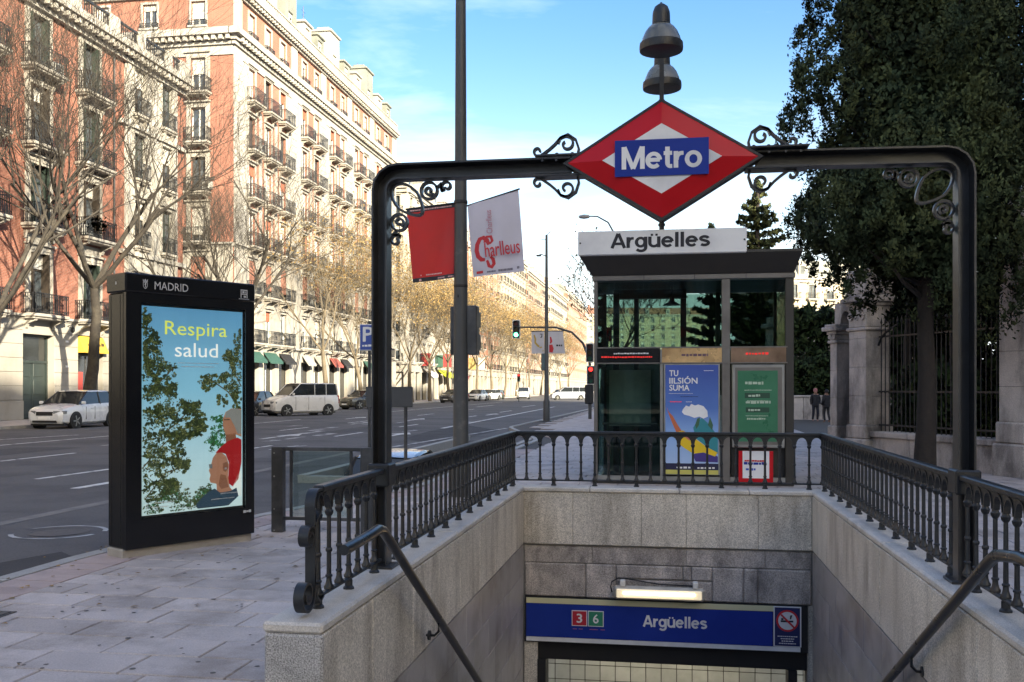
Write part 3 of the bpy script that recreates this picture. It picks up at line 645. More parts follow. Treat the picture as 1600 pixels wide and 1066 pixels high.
def railing(label, loc, rz, n, skip=(), scroll=False, first=.5):
    global BAL_ME, ARC_ME
    r_ = thing('railing', label, 'railing', (*loc, 0), rz, 'cast iron railings around the stairwell')
    Ln = n * sp
    segs = []
    a = 0
    for s0, s1 in [*skip, (Ln, Ln)]: segs.append((a, s0)); a = s1
    for a, b in segs:
        if b - a < .05: continue
        MB().cbox(a, b, -.032, .032, .986, 1.022, .008).build('top_rail', iron, r_); MB().cbox(a, b, -.016, .016, .415, .434, .005).build('bottom_rail', iron, r_)
    for k in range(n + 1):
        x = k * sp
        if any(s0 - .03 < x < s1 + .03 for s0, s1 in skip): continue
        if BAL_ME is None: BAL_ME = BAL.build('baluster', iron, r_, smooth=True, loc=(x, 0, 0))
        else: dup(BAL_ME, r_, (x, 0, 0))
        if k % 3 == 0:
            m_ = MB(); m_.lathe([(.034, TOP - .002), (.034, TOP + .010), (.024, TOP + .020), (.024, .416)], (0, 0, 0), 8); m_.build('rail_foot', iron, r_, loc=(x, 0, 0), smooth=True)
    for k in range(n):
        x = (k + .5) * sp
        if any(s0 - .07 < x < s1 + .07 for s0, s1 in skip): continue
        if ARC_ME is None: ARC_ME = ARC.build('arch', iron, r_, loc=(x, 0, 0))
        else: dup(ARC_ME, r_, (x, 0, 0))
    if scroll:
        sec = [(-.006, -.028), (.006, -.028), (.006, .028), (-.006, .028)]
        path = [(.06, 0, 1.0)] + [(-.045 + .075 * math.cos(R(a)), 0, .92 + .085 * math.sin(R(a))) for a in range(80, 200, 15)] + [(-.112, 0, .80), (-.112, 0, .62), (-.112, 0, .50)]
        m_ = MB(); m_.sweep(path, sec, (0, 1, 0)); m_.build('strap', iron, r_, smooth=True)
        m_ = MB(); m_.sweep([(-.112, 0, .60)] + spiral(-.205, .470, .094, .03, 0, -560, 40), sec, (0, 1, 0)); m_.build('large_scroll', iron, r_, smooth=True)
        m_ = MB(); m_.sweep([(-.02, 0, .885), (-.07, 0, .855)] + spiral(-.165, .765, .062, .018, 50, 520, 30), sec, (0, 1, 0)); m_.build('small_scroll', iron, r_, smooth=True)
        MB().cbox(-.118, .01, -.012, .012, .475, .495, .004).build('scroll_tie', iron, r_); MB().cbox(-.118, .01, -.012, .012, .86, .878, .004).build('scroll_tie', iron, r_)
        m_ = MB(); m_.sweep([(-.112, 0, .52), (-.08, 0, .44), (-.03, 0, .40), (.02, 0, .425)], sec, (0, 1, 0)); m_.build('strap', iron, r_)
        m_ = MB(); m_.sweep([(-.03 + .05 * math.cos(R(a)), 0, .91 + .07 * math.sin(R(a))) for a in range(0, 181, 20)], sec, (0, 1, 0)); m_.build('strap', iron, r_, smooth=True)
    return r_
GY = 6.16
railing('black iron railing left of the stairwell ending in scrolls near the viewer', (-1.87, 4.95), R(90), 40, [(GY - .09 - 4.95, GY + .09 - 4.95)], True)
railing('black iron railing right of the stairwell, towards the stone fence', (1.765, 4.95), R(90), 40, [(GY - .09 + .1 - 4.95, GY + .09 + .1 - 4.95)], True)
railing('short black iron railing across the far end of the stairwell before the lift', (-1.885, 11.62), 0, 22)

# ================================================================== metro gate
gate = thing('metro_gate', 'black steel arch over the stairs with curled iron brackets', 'gate', (0, GY, 0))
gx, gt = 1.885, 2.975
def channel(mb, pts, up=(0, 1, 0)):
    a, b, t = .052, .058, .012
    # U channel open towards the viewer (local -y)
    sec = [(-a, -b), (-a + t, -b), (-a + t, b - t), (a - t, b - t), (a - t, -b), (a, -b), (a, b), (-a, b)]
    mb.sweep(pts, sec, up); return mb
cr_ = .12
left = [(-gx, 0, TOP), (-gx, 0, gt - cr_)] + [(-gx + cr_ - cr_ * math.cos(R(a)), 0, gt - cr_ + cr_ * math.sin(R(a))) for a in (22, 45, 68, 90)] + [(-.62, 0, gt)]
gxr = 1.79
rightp = [(.54, 0, gt)] + [(gxr - cr_ + cr_ * math.cos(R(a)), .0, gt - cr_ + cr_ * math.sin(R(a))) for a in (90, 68, 45, 22)] + [(gxr, 0, gt - cr_), (gxr, 0, TOP)]
rightp = [(p[0], .1 * max(0, (p[0]) / gxr), p[2]) for p in rightp]
m_ = channel(MB(), left); m_.build('left_frame', gatem, gate, smooth=False)
m_ = channel(MB(), rightp); m_.build('right_frame', gatem, gate)
for s_, yo in ((-1, 0), (1, .1)):
    gx_ = -gx if s_ < 0 else gxr
    MB().cbox(gx_ - .1, gx_ + .1, yo - .1, yo + .1, TOP - .001, TOP + .018, .004).build('base_plate', gatem, gate)
    MB().cbox(gx_ - .075, gx_ + .075, yo - .085, yo + .085, .90, 1.05, .01).build('rail_clamp', iron, gate)
    for q_ in (-.14, -.05, .05, .14): MB().lathe([(.011, .07), (.011, .079), (.006, .083)], (s_ * .66 + q_, -.035, gt), 6).build('bolt', iron, gate); MB().lathe([(.009, -.064), (.009, -.058)], (s_ * .66 + q_, 0, gt + .03), 6, 'y').build('bolt', iron, gate)
    MB().cbox(s_ * (.66) - .19, s_ * .66 + .19, -.07, .07, gt + .057, gt + .07, .003).build('joint_plate', gatem, gate); MB().cbox(s_ * (.66) - .19, s_ * .66 + .19, -.07, .07, gt - .072, gt - .057, .003).build('joint_plate', gatem, gate)
rs = [(-.0075, -.020), (.0075, -.020), (.0075, .020), (-.0075, .020)]
def corner(sx, yo):
    g0_ = gx if sx > 0 else gxr
    def fr(pts): return [(sx * (-g0_ + .056 + p[0]), yo + .02, gt - .062 - p[2]) for p in pts]
    parts = []
    loop = [(.02 + .10 + .098 * math.cos(R(a)) * (1.0 if True else 1), 0, .02 + .10 + .098 * math.sin(R(a))) for a in range(60, 391, 15)]
    e1 = .7071; tear = [(.118 + e1 * (c_ * .135 + s2_ * .082), 0, .118 + e1 * (c_ * .135 - s2_ * .082)) for c_, s2_ in [(math.cos(R(a)) if a <= 180 else math.cos(R(a)), math.sin(R(a)) * (1 - .35 * max(0, math.cos(R(a))))) for a in range(0, 361, 18)]]
    parts.append(('leaf_loop', tear))
    for sw in (0, 1):
        S = (lambda q: q) if sw == 0 else (lambda q: [(p[2], 0, p[0]) for p in q])
        parts.append(('ring', S([(.265 + .055 * math.cos(R(a)), 0, .060 + .055 * math.sin(R(a))) for a in range(0, 361, 20)])))
        parts.append(('ring_scroll', S(spiral(.265, .060, .034, .008, 30, 430, 18))))
        parts.append(('hook', S([(.318, 0, .045), (.34, 0, .02)] + spiral(.385, .036, .040, .012, 130, 520, 22)[0:] )))
    for nm, pth in parts: MB().sweep(fr(pth), rs, (0, 1, 0)).build(nm, gatem, gate, smooth=True)
corner(1, 0); corner(-1, .1)
def sscroll(sx, sz):
    xo = .52 if sx > 0 else .60
    P = spiral(.0, .075, .046, .012, -70, 330, 26)[::-1] + [(.05, 0, .045), (.10, 0, .075), (.13, 0, .085)]
    q = [(-.0 + p[0], 0, p[2]) for p in spiral(.04, .082, .058, .014, 250, -180, 26)[::-1]]
    # big spiral near the diamond, sweeping down along the beam to the small one
    big = spiral(.05, .085, .016, .056, 420, 40, 26)
    mid = [(.125, 0, .085), (.16, 0, .055), (.195, 0, .03)]
    small = spiral(.235, .045, .036, .010, 220, 560, 20)
    pth = [(sx * (xo + p[0]), .0, gt + sz * (.058 + p[2])) for p in big + mid + small]
    MB().sweep(pth, rs, (0, 1, 0)).build('beam_scroll', gatem, gate, smooth=True)
    b2 = [(sx * (xo + p[0]), .0, gt + sz * (.058 + p[2])) for p in [(-.02, 0, 0), (-.03, 0, .05), (-.01, 0, .11), (.04, 0, .145), (.09, 0, .125), (.105, 0, .09)]]
    MB().sweep(b2, rs, (0, 1, 0)).build('beam_scroll', gatem, gate, smooth=True)
for a in (-1, 1):
    for b in (-1, 1): sscroll(a, b)
# diamond sign (held by the gate)
dm = thing('metro_diamond_sign', 'big red diamond Metro sign with blue bar in the middle of the gate', 'sign', (-.045, GY, gt))
HW, HH = .605, .372
D = lambda a, b, y: [(-a, y, 0), (0, y, b), (a, y, 0), (0, y, -b)]
m_ = MB(); V = D(HW, HH, -.085) + D(HW, HH, .085); m_.add(V, [(0, 1, 2, 3), (7, 6, 5, 4)] + [(i, i + 4, (i + 1) % 4 + 4, (i + 1) % 4) for i in range(4)]); m_.build('sign_rim', blackmat, dm)
m_ = MB(); k2 = .60
m_.add(D(HW - .012, HH - .0075, -.088) + D(HW * k2, HH * k2, -.125), [(i, (i + 1) % 4, (i + 1) % 4 + 4, i + 4) for i in range(4)] + [(4, 5, 6, 7)]); m_.build('red_face', red, dm)
m_ = MB(); m_.add(D(HW - .012, HH - .0075, .088) + D(HW * k2, HH * k2, .125), [(i + 4, (i + 1) % 4 + 4, (i + 1) % 4, i) for i in range(4)] + [(7, 6, 5, 4)]); m_.build('red_face', red, dm)
m_ = MB(); m_.add(D(.368, .218, -.1265), [(3, 2, 1, 0)]); m_.build('white_diamond', signwhite, dm)
MB().box(-.288, .288, -.136, -.127, -.108, .118).build('blue_bar', blue, dm)
grotesque('Metro', .49, .140, signwhite, dm, (.0, -.1375, .006))
MB().sweep([(-.605, -.07, 0), (0, -.07, .372), (.605, -.07, 0), (0, -.07, -.372)], [(-.008, -.022), (.008, -.022), (.008, .022), (-.008, .022)], (0, 1, 0), closed=True).build('edge_trim', iron, dm)
m_ = MB(); m_.box(-.014, .014, -.01, .01, .37, .87).lathe([(.02, .36), (.02, .40)], (0, 0, 0), 8); m_.build('lamp_post', iron, dm)
m_ = MB(); m_.lathe([(.016, -.43), (.016, -.36)], (0, 0, 0), 10); m_.lathe([(.022, -.40), (.022, -.385)], (0, 0, 0), 10); m_.build('hanging_rod', iron, dm)
# name board
nb = thing('name_board', 'white board reading Argüelles hanging below the red diamond', 'sign', (-.045, GY, 2.475))
MB().cbox(-.53, .525, -.02, .02, -.078, .075, .004).build('board', signwhite, nb)
grotesque('Argüelles', .62, .094, ink, nb, (-.01, -.0215, .010))
m_ = MB()
for x in (-.515, .51): m_.lathe([(.006, -.024), (.006, -.02)], (x, 0, 0), 6, 'y')
m_.build('screws', iron, nb)
# bell lamps
for yo, lab in ((-.36, 'front grey bell lamp above the Metro diamond'), (.38, 'rear grey bell lamp partly hidden behind the rod above the Metro diamond')):
    lt = thing('bell_lamp', lab, 'lamp', (-.045, GY + yo, 3.56), 0, 'pair of bell lamps above the sign')
    MB().lathe([(.122, .045), (.113, .075), (.098, .11), (.078, .138), (.056, .155), (.0, .158)], n=24).build('glass_bell', lampglass, lt, smooth=True)
    MB().lathe([(.118, -.004), (.128, .0), (.130, .02), (.128, .045), (.121, .048)], n=24).build('rim', iron, lt, smooth=True)
    MB().lathe([(.0, .02), (.10, .022), (.115, .006)], n=24).build('lamp_bowl', mat('dusty_lamp_bowl', (.18, .18, .17), .3, .2, 6), lt, smooth=True)
    MB().lathe([(.058, .145), (.060, .155), (.054, .160), (.052, .215), (.050, .235), (.040, .262), (.020, .278), (.008, .282), (.006, .290), (0, .291)], n=18).build('cap', iron, lt, smooth=True)
    s_ = -1 if yo > 0 else 1
    m_ = MB(); m_.tube([(0, 0, .22), (0, s_ * .1, .255), (0, s_ * abs(yo) * .6, .262), (0, s_ * abs(yo), .26)], .011, 8); m_.build('arm', iron, lt)

# ================================================================== glass lift
lift = thing('glass_lift', 'glass lift kiosk with dark flared canopy behind the stairs, posters on its front', 'lift', (0, 15.6, 0))
x0, x1, dp = -1.2, 1.94, 2.3
def post(a, b, c, d, z0=.02, z1=3.28, m=liftframe, name='post'): return MB().cbox(a, b, c, d, z0, z1, .006).build(name, m, lift)
post(x0, x0 + .06, 0, .06); post(x1 - .13, x1, 0, .12, m=liftdark); post(.83, .96, -.01, .11); post(x0, x0 + .06, dp - .06, dp); post(x1 - .08, x1, dp - .08, dp); post(.84, .92, dp - .08, dp)
post(-.14, -.09, 0, .06, 0.02, 2.17, metalg)
MB().cbox(x0 - .02, x1 + .02, -.03, dp + .02, 3.28, 3.36, .006).build('header_beam', liftframe, lift)
MB().cbox(x0, x1, -.0, dp, 0, .06, .006).build('floor_sill', liftdark, lift)
MB().box(x0, x1, .01, .05, .06, .13).build('bottom_rail', metalg, lift)
# flared canopy
m_ = MB(); e = .20
m_.add([(x0 - .03, -.04, 3.362), (x1 + .0, -.04, 3.362), (x1 + .0, dp + .03, 3.362), (x0 - .03, dp + .03, 3.362), (x0 - e - .02, -.28, 3.66), (x1 + e - .10, -.28, 3.66), (x1 + e - .10, dp + .2, 3.66), (x0 - e - .02, dp + .2, 3.66),
        (x0 - e - .02, -.28, 3.70), (x1 + e - .10, -.28, 3.70), (x1 + e - .10, dp + .2, 3.70), (x0 - e - .02, dp + .2, 3.70)],
       [(0, 3, 2, 1), (0, 1, 5, 4), (1, 2, 6, 5), (2, 3, 7, 6), (3, 0, 4, 7), (4, 5, 9, 8), (5, 6, 10, 9), (6, 7, 11, 10), (7, 4, 8, 11), (8, 9, 10, 11)])
m_.build('canopy', liftdark, lift)
for xx in (-.4, .4, 1.2): MB().box(xx, xx + .008, -.035, -.03, 3.282, 3.358).build('seam', blackmat, lift)
def pane(a, b, c, d, y=.03, name='glass_pane'): return MB().box(a, b, y, y + .012, c, d).build(name, glass_l, lift)
pane(x0 + .06, .83, 2.20, 3.26); pane(.96, x1 - .13, 2.20, 3.26); pane(x0 + .06, -.14, .14, 1.94)
pane(x0 + .06, .84, .1, 3.26, dp - .04); pane(.92, x1 - .08, .1, 3.26, dp - .04)
for X in (x0 + .02, x1 - .05):
    for a, b in ((.14, 1.94), (2.0, 3.26)): MB().box(X, X + .012, .07, dp - .07, a, b).build('glass_pane', glass_l, lift)
    MB().box(X - .01, X + .03, .06, dp - .06, 1.94, 2.0).build('side_rail', liftframe, lift)
for a, b, m, nm in ((x0 + .05, -.14, blackgloss, 'display_band'), (-.11, .83, gold, 'brass_band'), (.97, x1 - .12, mat('dull_brass', (.20, .13, .09), .35, .4, 3, metal=.6), 'brass_band')):
    MB().box(a, b, -.012, .05, 1.955, 2.185).build(nm, m, lift)
MB().box(x0 + .02, x1 - .1, -.02, .055, 2.185, 2.205).build('band_rail', liftframe, lift); MB().box(x0 + .02, x1 - .1, -.02, .055, 1.935, 1.955).build('band_rail', liftframe, lift)
def dashes(a, b, z, h_, y, m, parent, gap=.5, name='small_print', seed=1):
    q = random.Random(seed); mb = MB(); x = a
    while x < b - .004:
        l_ = q.uniform(.6, 1.6) * h_; mb.box(x, min(b, x + l_), y - .001, y, z + q.uniform(0, h_ * .2), z + h_ * q.uniform(.75, 1)); x += l_ + h_ * gap
    return mb.build(name, m, parent)
redprint = flat('red_print', (.62, .02, .02), .1)
dashes(-.88, -.32, 2.09, .025, -.0125, signwhite, lift, .4, seed=4); dashes(-1.08, -.26, 2.03, .03, -.0125, redprint, lift, .3, seed=5); dashes(.2, .62, 2.05, .045, -.0125, flat('brown_print', (.12, .06, .09)), lift, .25, seed=6); dashes(1.2, 1.55, 2.07, .04, -.0125, redprint, lift, .4, seed=7)
# dark workings inside
m_ = MB(); m_.box(-.95, -.85, 1.1, 1.2, .06, 3.2).box(.2, .3, 1.4, 1.5, .06, 3.2).box(-.95, .3, 1.2, 1.4, 3.1, 3.25).box(-.6, -.52, 1.3, 1.5, .06, 3.2); m_.build('lift_guide', liftdark, lift)
m_ = MB(); m_.box(.97, 1.8, .9, 1.9, .06, 1.9).box(-.09, .8, .12, .18, .08, 1.95).box(.99, 1.82, .12, .18, .06, 1.93); m_.build('machine_cabinet', liftdark, lift)
m_ = MB(); m_.box(-1.1, -.15, 1.6, 1.66, .06, 2.1); m_.build('lift_door', mat('reflection_teal', (.20, .27, .255), .35, .4, 2, metal=.2), lift)  # teal of the glass reflections put into the door colour
MB().box(-1.0, -.3, .75, .80, .9, 1.85).build('notice_board', signwhite, lift)
MB().tube([(-1.1, .5, .95), (-.2, .5, .95)], .02, 8).build('inner_rail', metalg, lift)
m_ = MB(); m_.lathe([(.0, .16), (.03, .15), (.05, .06), (.16, 0)], (.05, .9, 2.95), 14); m_.tube([(.05, .9, 3.1), (.05, .9, 3.28)], .01, 6); m_.build('lamp_reflection', blackmat, lift)  # reflection of a hanging lamp in the glass, put in as a solid shape
def gradmat(name, z0, z1, c0, c1, emis=0, rough=.35, stops=None):
    if name in MATS: return MATS[name]
    m = bpy.data.materials.new(name); t, b = nodes_of(m); N = t.nodes.new; L = t.links.new
    g_ = N('ShaderNodeNewGeometry'); s = N('ShaderNodeSeparateXYZ'); L(g_.outputs['Position'], s.inputs[0]); mr = N('ShaderNodeMapRange'); mr.inputs['From Min'].default_value = z0; mr.inputs['From Max'].default_value = z1; L(s.outputs['Z'], mr.inputs['Value'])
    r_ = N('ShaderNodeValToRGB'); L(mr.outputs[0], r_.inputs['Fac']); r_.color_ramp.elements[0].color = (*c0, 1); r_.color_ramp.elements[1].color = (*c1, 1)
    for p, c in (stops or []): e_ = r_.color_ramp.elements.new(p); e_.color = (*c, 1)
    n = N('ShaderNodeTexNoise'); n.inputs['Scale'].default_value = 2.5; L(g_.outputs['Position'], n.inputs['Vector']); m2 = N('ShaderNodeMapRange'); m2.inputs['To Min'].default_value = .9; m2.inputs['To Max'].default_value = 1.1; L(n.outputs['Fac'], m2.inputs['Value'])
    ml = N('ShaderNodeVectorMath'); ml.operation = 'SCALE'; L(r_.outputs[0], ml.inputs[0]); L(m2.outputs[0], ml.inputs['Scale']); L(ml.outputs[0], b.inputs['Base Color'])
    if emis: L(ml.outputs[0], b.inputs['Emission Color']); b.inputs['Emission Strength'].default_value = emis
    b.inputs['Roughness'].default_value = rough; MATS[name] = m; return m
po = MB().box(-.08, .80, -.016, .05, .16, 1.93).build('poster_frame', metalg, lift)
pb = MB().box(-.055, .775, -.019, -.016, .19, 1.915).build('poster', gradmat('poster_blue_gradient', .2, 1.9, (.42, .56, .78), (.055, .10, .36), .0, .25, [(.35, (.25, .42, .72)), (.6, (.09, .19, .50))]), lift)
PX = lambda u: (u - 503) / 412 * .83 - .055
PZ = lambda v: 1.915 - (v - 178) / 842 * 1.75
def pp(pts, m, lvl, name='print', X=PX, Z=PZ, parent=None, y=-.019):
    q = MB(); P = [(X(a), y - .0006 * lvl, Z(b)) for a, b in pts]; q.add(P, [tuple(range(len(P)))]); return q.build(name, m, parent or lift)
for ln, (t_, ww, zz) in enumerate((('TU', 68, 240), ('IILSIÓN', 218, 292), ('SUMA', 155, 352))):
    text(t_, ww / 412 * .83, .092 if t_ != 'IILSIÓN' else .118, signwhite, lift, (PX(535 + ww / 2), -.0215, PZ(zz + 2)), bold=.025)
pp([(640, 520), (665, 490), (690, 500), (705, 478), (735, 490), (760, 482), (800, 495), (830, 530), (835, 575), (800, 590), (770, 575), (730, 585), (690, 570), (650, 560), (632, 540)], signwhite, 1)
pp([(512, 500), (530, 540), (560, 570), (600, 640), (640, 700), (590, 700), (550, 610), (530, 560)], flat('print_orange', (.52, .13, .05)), 2)
pp([(720, 660), (745, 620), (790, 585), (830, 620), (870, 670), (912, 720), (912, 860), (820, 800), (740, 740)], flat('print_teal', (.015, .22, .26)), 1)
pp([(735, 640), (752, 590), (775, 580), (765, 640), (745, 670)], flat('print_green', (.04, .12, .06)), 2); pp([(835, 640), (850, 575), (875, 640), (868, 680)], flat('print_green', (.04, .12, .06)), 2)
pp([(585, 700), (640, 680), (700, 720), (760, 760), (830, 810), (910, 850), (890, 880), (800, 850), (720, 860), (640, 810), (595, 770)], flat('print_yellow', (.75, .50, .02)), 3)
pp([(640, 690), (700, 700), (720, 740), (690, 760), (650, 730)], flat('print_pink', (.6, .16, .14)), 4)
pp([(715, 870), (760, 845), (840, 850), (912, 880), (912, 925), (740, 920)], flat('print_purple', (.05, .03, .20)), 2)
pp([(503, 935), (915, 935), (915, 985), (503, 985)], flat('print_navy', (.01, .012, .05)), 4); pp([(503, 985), (915, 985), (915, 1018), (503, 1018)], flat('print_lime', (.55, .50, .12)), 4)
dashes(.12, .35, PZ(975), .035, -.022, signwhite, lift, .5, seed=8); dashes(.45, .72, PZ(975), .03, -.022, signwhite, lift, .6, seed=9)
dashes(.0, .38, PZ(400), .008, -.0205, signwhite, lift, .5, seed=10); dashes(.02, .2, PZ(465), .014, -.0205, redprint, lift, .3, seed=11); dashes(.27, .36, PZ(465), .012, -.0205, signwhite, lift, .3, seed=12); dashes(.55, .70, PZ(225), .01, -.0205, signwhite, lift, .2, seed=13); dashes(.18, .46, PZ(425), .012, -.0205, flat('print_navy', (.01, .012, .05)), lift, .3, seed=14)
# green poster and the small notice
MB().cbox(.99, 1.80, -.02, .05, .60, 1.92, .01).build('poster_frame', metalg, lift); MB().box(1.035, 1.755, -.022, -.019, .65, 1.87).build('poster_mount', liftframe, lift)
MB().box(1.075, 1.69, -.025, -.022, .70, 1.82).build('poster', mat('poster_green', (.035, .17, .09), .3, .15, 2), lift)
for z, h_, a, b, s_ in ((1.60, .05, 1.19, 1.47, 1), (1.505, .014, 1.18, 1.60, 2), (1.295, .05, 1.20, 1.58, 4), (1.335, .015, 1.22, 1.50, 5), (1.10, .012, 1.2, 1.55, 7), (1.045, .03, 1.22, 1.50, 8)): dashes(a, b, z, h_, -.0255, flat('pale_green_print', (.42, .52, .40)), lift, .25, seed=20 + s_)
MB().box(1.185, 1.57, -.0262, -.0255, 1.385, 1.47).box(1.2, 1.56, -.0262, -.0255, 1.16, 1.24).build('dark_label', flat('dark_green_label', (.012, .06, .035)), lift)
dashes(1.24, 1.42, 1.405, .04, -.0268, flat('pale_green_print', (.42, .52, .40)), lift, .25, seed=30); dashes(1.24, 1.42, 1.18, .04, -.0268, flat('pale_green_print', (.42, .52, .40)), lift, .25, seed=31)
MB().box(1.09, 1.62, -.03, .02, .06, .55).build('notice_backing', red, lift); MB().box(1.15, 1.56, -.033, -.03, .12, .55).build('notice', signwhite, lift)
dashes(1.18, 1.5, .38, .03, -.034, red, lift, .1, seed=33); dashes(1.17, 1.52, .33, .05, -.0342, blue, lift, .15, seed=34); dashes(1.2, 1.35, .24, .04, -.0342, flat('print_blue', (.03, .08, .4)), lift, .2, seed=35)
# ================================================================== advertising kiosk
KW, KD = 1.37, .33
ki = thing('advertising_kiosk', 'tall black advertising panel with a lit poster of trees and two people', 'billboard', (-4.86, 8.03, 0), R(59.2))
MB().cbox(-.02, KW - .01, .03, KD - .02, -.01, .075, .008).build('plinth', plinthm, ki)
MB().cbox(0, KW, .045, KD, .075, 2.42, .012).build('body', blackgloss, ki)
MB().cbox(-.012, KW + .006, -.012, KD + .012, 2.425, 2.60, .012).build('header', blackgloss, ki)
m_ = MB(); m_.box(0, .15, 0, .045, .075, 2.42).box(1.27, KW, 0, .045, .075, 2.42).box(.15, 1.27, 0, .045, .075, .34).box(.15, 1.27, 0, .045, 2.335, 2.42)
m_.build('front_frame', blackgloss, ki)
MB().box(.15, 1.27, .038, .045, .34, 2.335).build('screen_border', blackmat, ki)
SX0, SX1, SZ0, SZ1 = .172, 1.25, .365, 2.31
kx_ = lambda u: SX0 + (u - 140) / 330 * (SX1 - SX0)
kz_ = lambda v: SZ0 + (855 - v) / 690 * (SZ1 - SZ0)
MB().box(SX0, SX1, .030, .038, SZ0, SZ1).build('poster', gradmat('poster_sky_gradient', SZ0, SZ1, (.38, .54, .62), (.07, .24, .46), .10, .3, [(.25, (.32, .52, .65)), (.6, (.16, .40, .60))]), ki)
PF = .030
MB().box(.151, 1.269, .008, .012, .341, 2.334).build('glass_pane', glass('kiosk_glass', (.97, .98, .98), 1.4, .5), ki)
def kp(pts, m, lvl, name='print'):
    q = MB(); P = [(min(SX1, max(SX0, kx_(a))), PF - .0005 * lvl, max(SZ0, kz_(b))) for a, b in pts]; q.add(P, [tuple(range(len(P)))]); return q.build(name, m, ki)
lr = random.Random(5)
def leaves(blobs, n, mats_, lvl, nm, big=1.0):
    sub = []
    for bx, bz, rx, rz_ in blobs:
        for _ in range(16):
            a = lr.uniform(0, 6.28); d = lr.uniform(.1, 1.12); k = lr.uniform(.14, .42); sub.append((bx + math.cos(a) * rx * d, bz + math.sin(a) * rz_ * d, rx * k * lr.uniform(.6, 1.5), rz_ * k * lr.uniform(.6, 1.3)))
    blobs = sub
    qs = [MB() for _ in mats_]
    for k in range(n):
        bx, bz, rx, rz_ = lr.choice(blobs); a = lr.uniform(0, 6.28); d = lr.random() ** .55
        u = bx + math.cos(a) * rx * d; v = bz + math.sin(a) * rz_ * d; s = lr.uniform(1.6, 5) * big
        if not (143 < u < 466 and 170 < v < 850): continue
        i = lr.choices(range(len(mats_)), weights=[7, 5, 2.4, 1][:len(mats_)])[0]; th = lr.uniform(0, 3.14); c, s2 = math.cos(th) * s, math.sin(th) * s
        y = PF - .0005 * lvl - .00003 * (k % 12)
        qs[i].add([(kx_(u + c), y, kz_(v + s2)), (kx_(u - s2 * .5), y, kz_(v + c * .5)), (kx_(u - c), y, kz_(v - s2)), (kx_(u + s2 * .5), y, kz_(v - c * .5))], [(0, 1, 2, 3)])
    for q, m in zip(qs, mats_): stuff(q.build(nm, m, ki))
G1 = flat('print_leaf_dark', (.014, .026, .009), .07); G2 = flat('print_leaf_mid', (.045, .068, .020), .07); G3 = flat('print_leaf_light', (.10, .125, .04), .07); G4 = flat('print_leaf_pale', (.21, .225, .11), .07); GE = flat('print_leaf_emerald', (.012, .10, .035), .12)
lt_blobs = [(150, 215, 16, 40), (165, 285, 35, 40), (160, 350, 30, 50), (195, 375, 45, 40), (180, 440, 60, 50), (225, 440, 30, 30), (175, 510, 60, 50), (240, 525, 55, 45), (290, 495, 30, 25), (310, 545, 35, 30), (320, 575, 25, 22), (170, 600, 50, 60), (230, 600, 50, 45), (275, 590, 30, 25), (180, 690, 55, 60), (240, 680, 45, 45), (265, 700, 22, 20), (185, 770, 55, 50), (225, 760, 30, 25)]
leaves([(a, b, c * .85, d * .85) for a, b, c, d in lt_blobs], 1500, [G1], .5, 'printed_leaves', 2.2)
leaves(lt_blobs, 9500, [G1, G2, G3, G4], 1, 'printed_leaves')
leaves([(455, 275, 16, 45), (440, 330, 30, 35), (420, 320, 18, 20), (360, 405, 38, 25), (340, 430, 15, 20), (400, 400, 30, 25), (445, 380, 30, 40), (430, 440, 35, 40), (450, 480, 20, 30), (400, 480, 18, 25)], 4600, [G1, G2, G3, G4], 1, 'printed_leaves')
leaves([(390, 545, 25, 18), (385, 585, 30, 30), (370, 625, 22, 25), (390, 625, 25, 25)], 900, [GE, G1, GE], 2, 'printed_leaves')
leaves([(170, 835, 40, 30), (225, 810, 25, 30), (265, 805, 30, 28), (300, 825, 25, 20), (325, 800, 18, 25), (350, 795, 20, 22), (285, 840, 60, 15)], 1500, [G1, G2, GE, G3], 2, 'printed_leaves')
q = MB()
for pts in ([(140, 700), (190, 640), (250, 580), (330, 560)], [(140, 610), (190, 600), (240, 560), (300, 500)], [(140, 470), (180, 430), (235, 370)], [(150, 800), (210, 720), (280, 700)], [(466, 520), (420, 450), (350, 400)], [(466, 430), (440, 380), (410, 310)]):
    for (a, b), (c, d) in zip(pts, pts[1:]):
        n_ = Vector((c - a, d - b)).normalized(); px, py = -n_.y * 2, n_.x * 2; y = PF - .0004
        q.add([(min(SX1, kx_(a + px)), y, kz_(b + py)), (min(SX1, kx_(a - px)), y, kz_(b - py)), (min(SX1, kx_(c - px)), y, kz_(d - py)), (min(SX1, kx_(c + px)), y, kz_(d + py))], [(0, 1, 2, 3)])
stuff(q.build('printed_branches', flat('print_branch', (.05, .04, .025), .12), ki))
SK = flat('print_skin', (.40, .20, .135), .05); SK2 = flat('print_skin_shade', (.24, .105, .065), .05); RD = flat('print_red_shirt', (.38, .012, .016), .05); NV = flat('print_navy_shirt', (.012, .03, .055), .14); CP = flat('print_grey_hair', (.12, .13, .14), .14)
kp([(466, 510), (466, 610), (445, 600), (425, 605), (410, 600), (402, 575), (400, 548), (410, 520), (430, 508)], SK, 5)
kp([(466, 515), (466, 600), (452, 598), (440, 568), (425, 540), (408, 540), (412, 520), (430, 510), (450, 508)], CP, 6)
kp([(410, 600), (445, 596), (452, 640), (412, 645)], SK2, 5)
kp([(404, 546), (424, 546), (424, 549), (404, 549)], ink, 7)
kp([(375, 662), (395, 640), (420, 622), (452, 612), (466, 620), (466, 700), (455, 760), (435, 785), (418, 770), (422, 700), (410, 668), (395, 662)], RD, 6)
kp([(466, 725), (466, 820), (410, 820), (440, 775), (452, 745)], flat('print_pale_cloth', (.42, .50, .55), .14), 6)
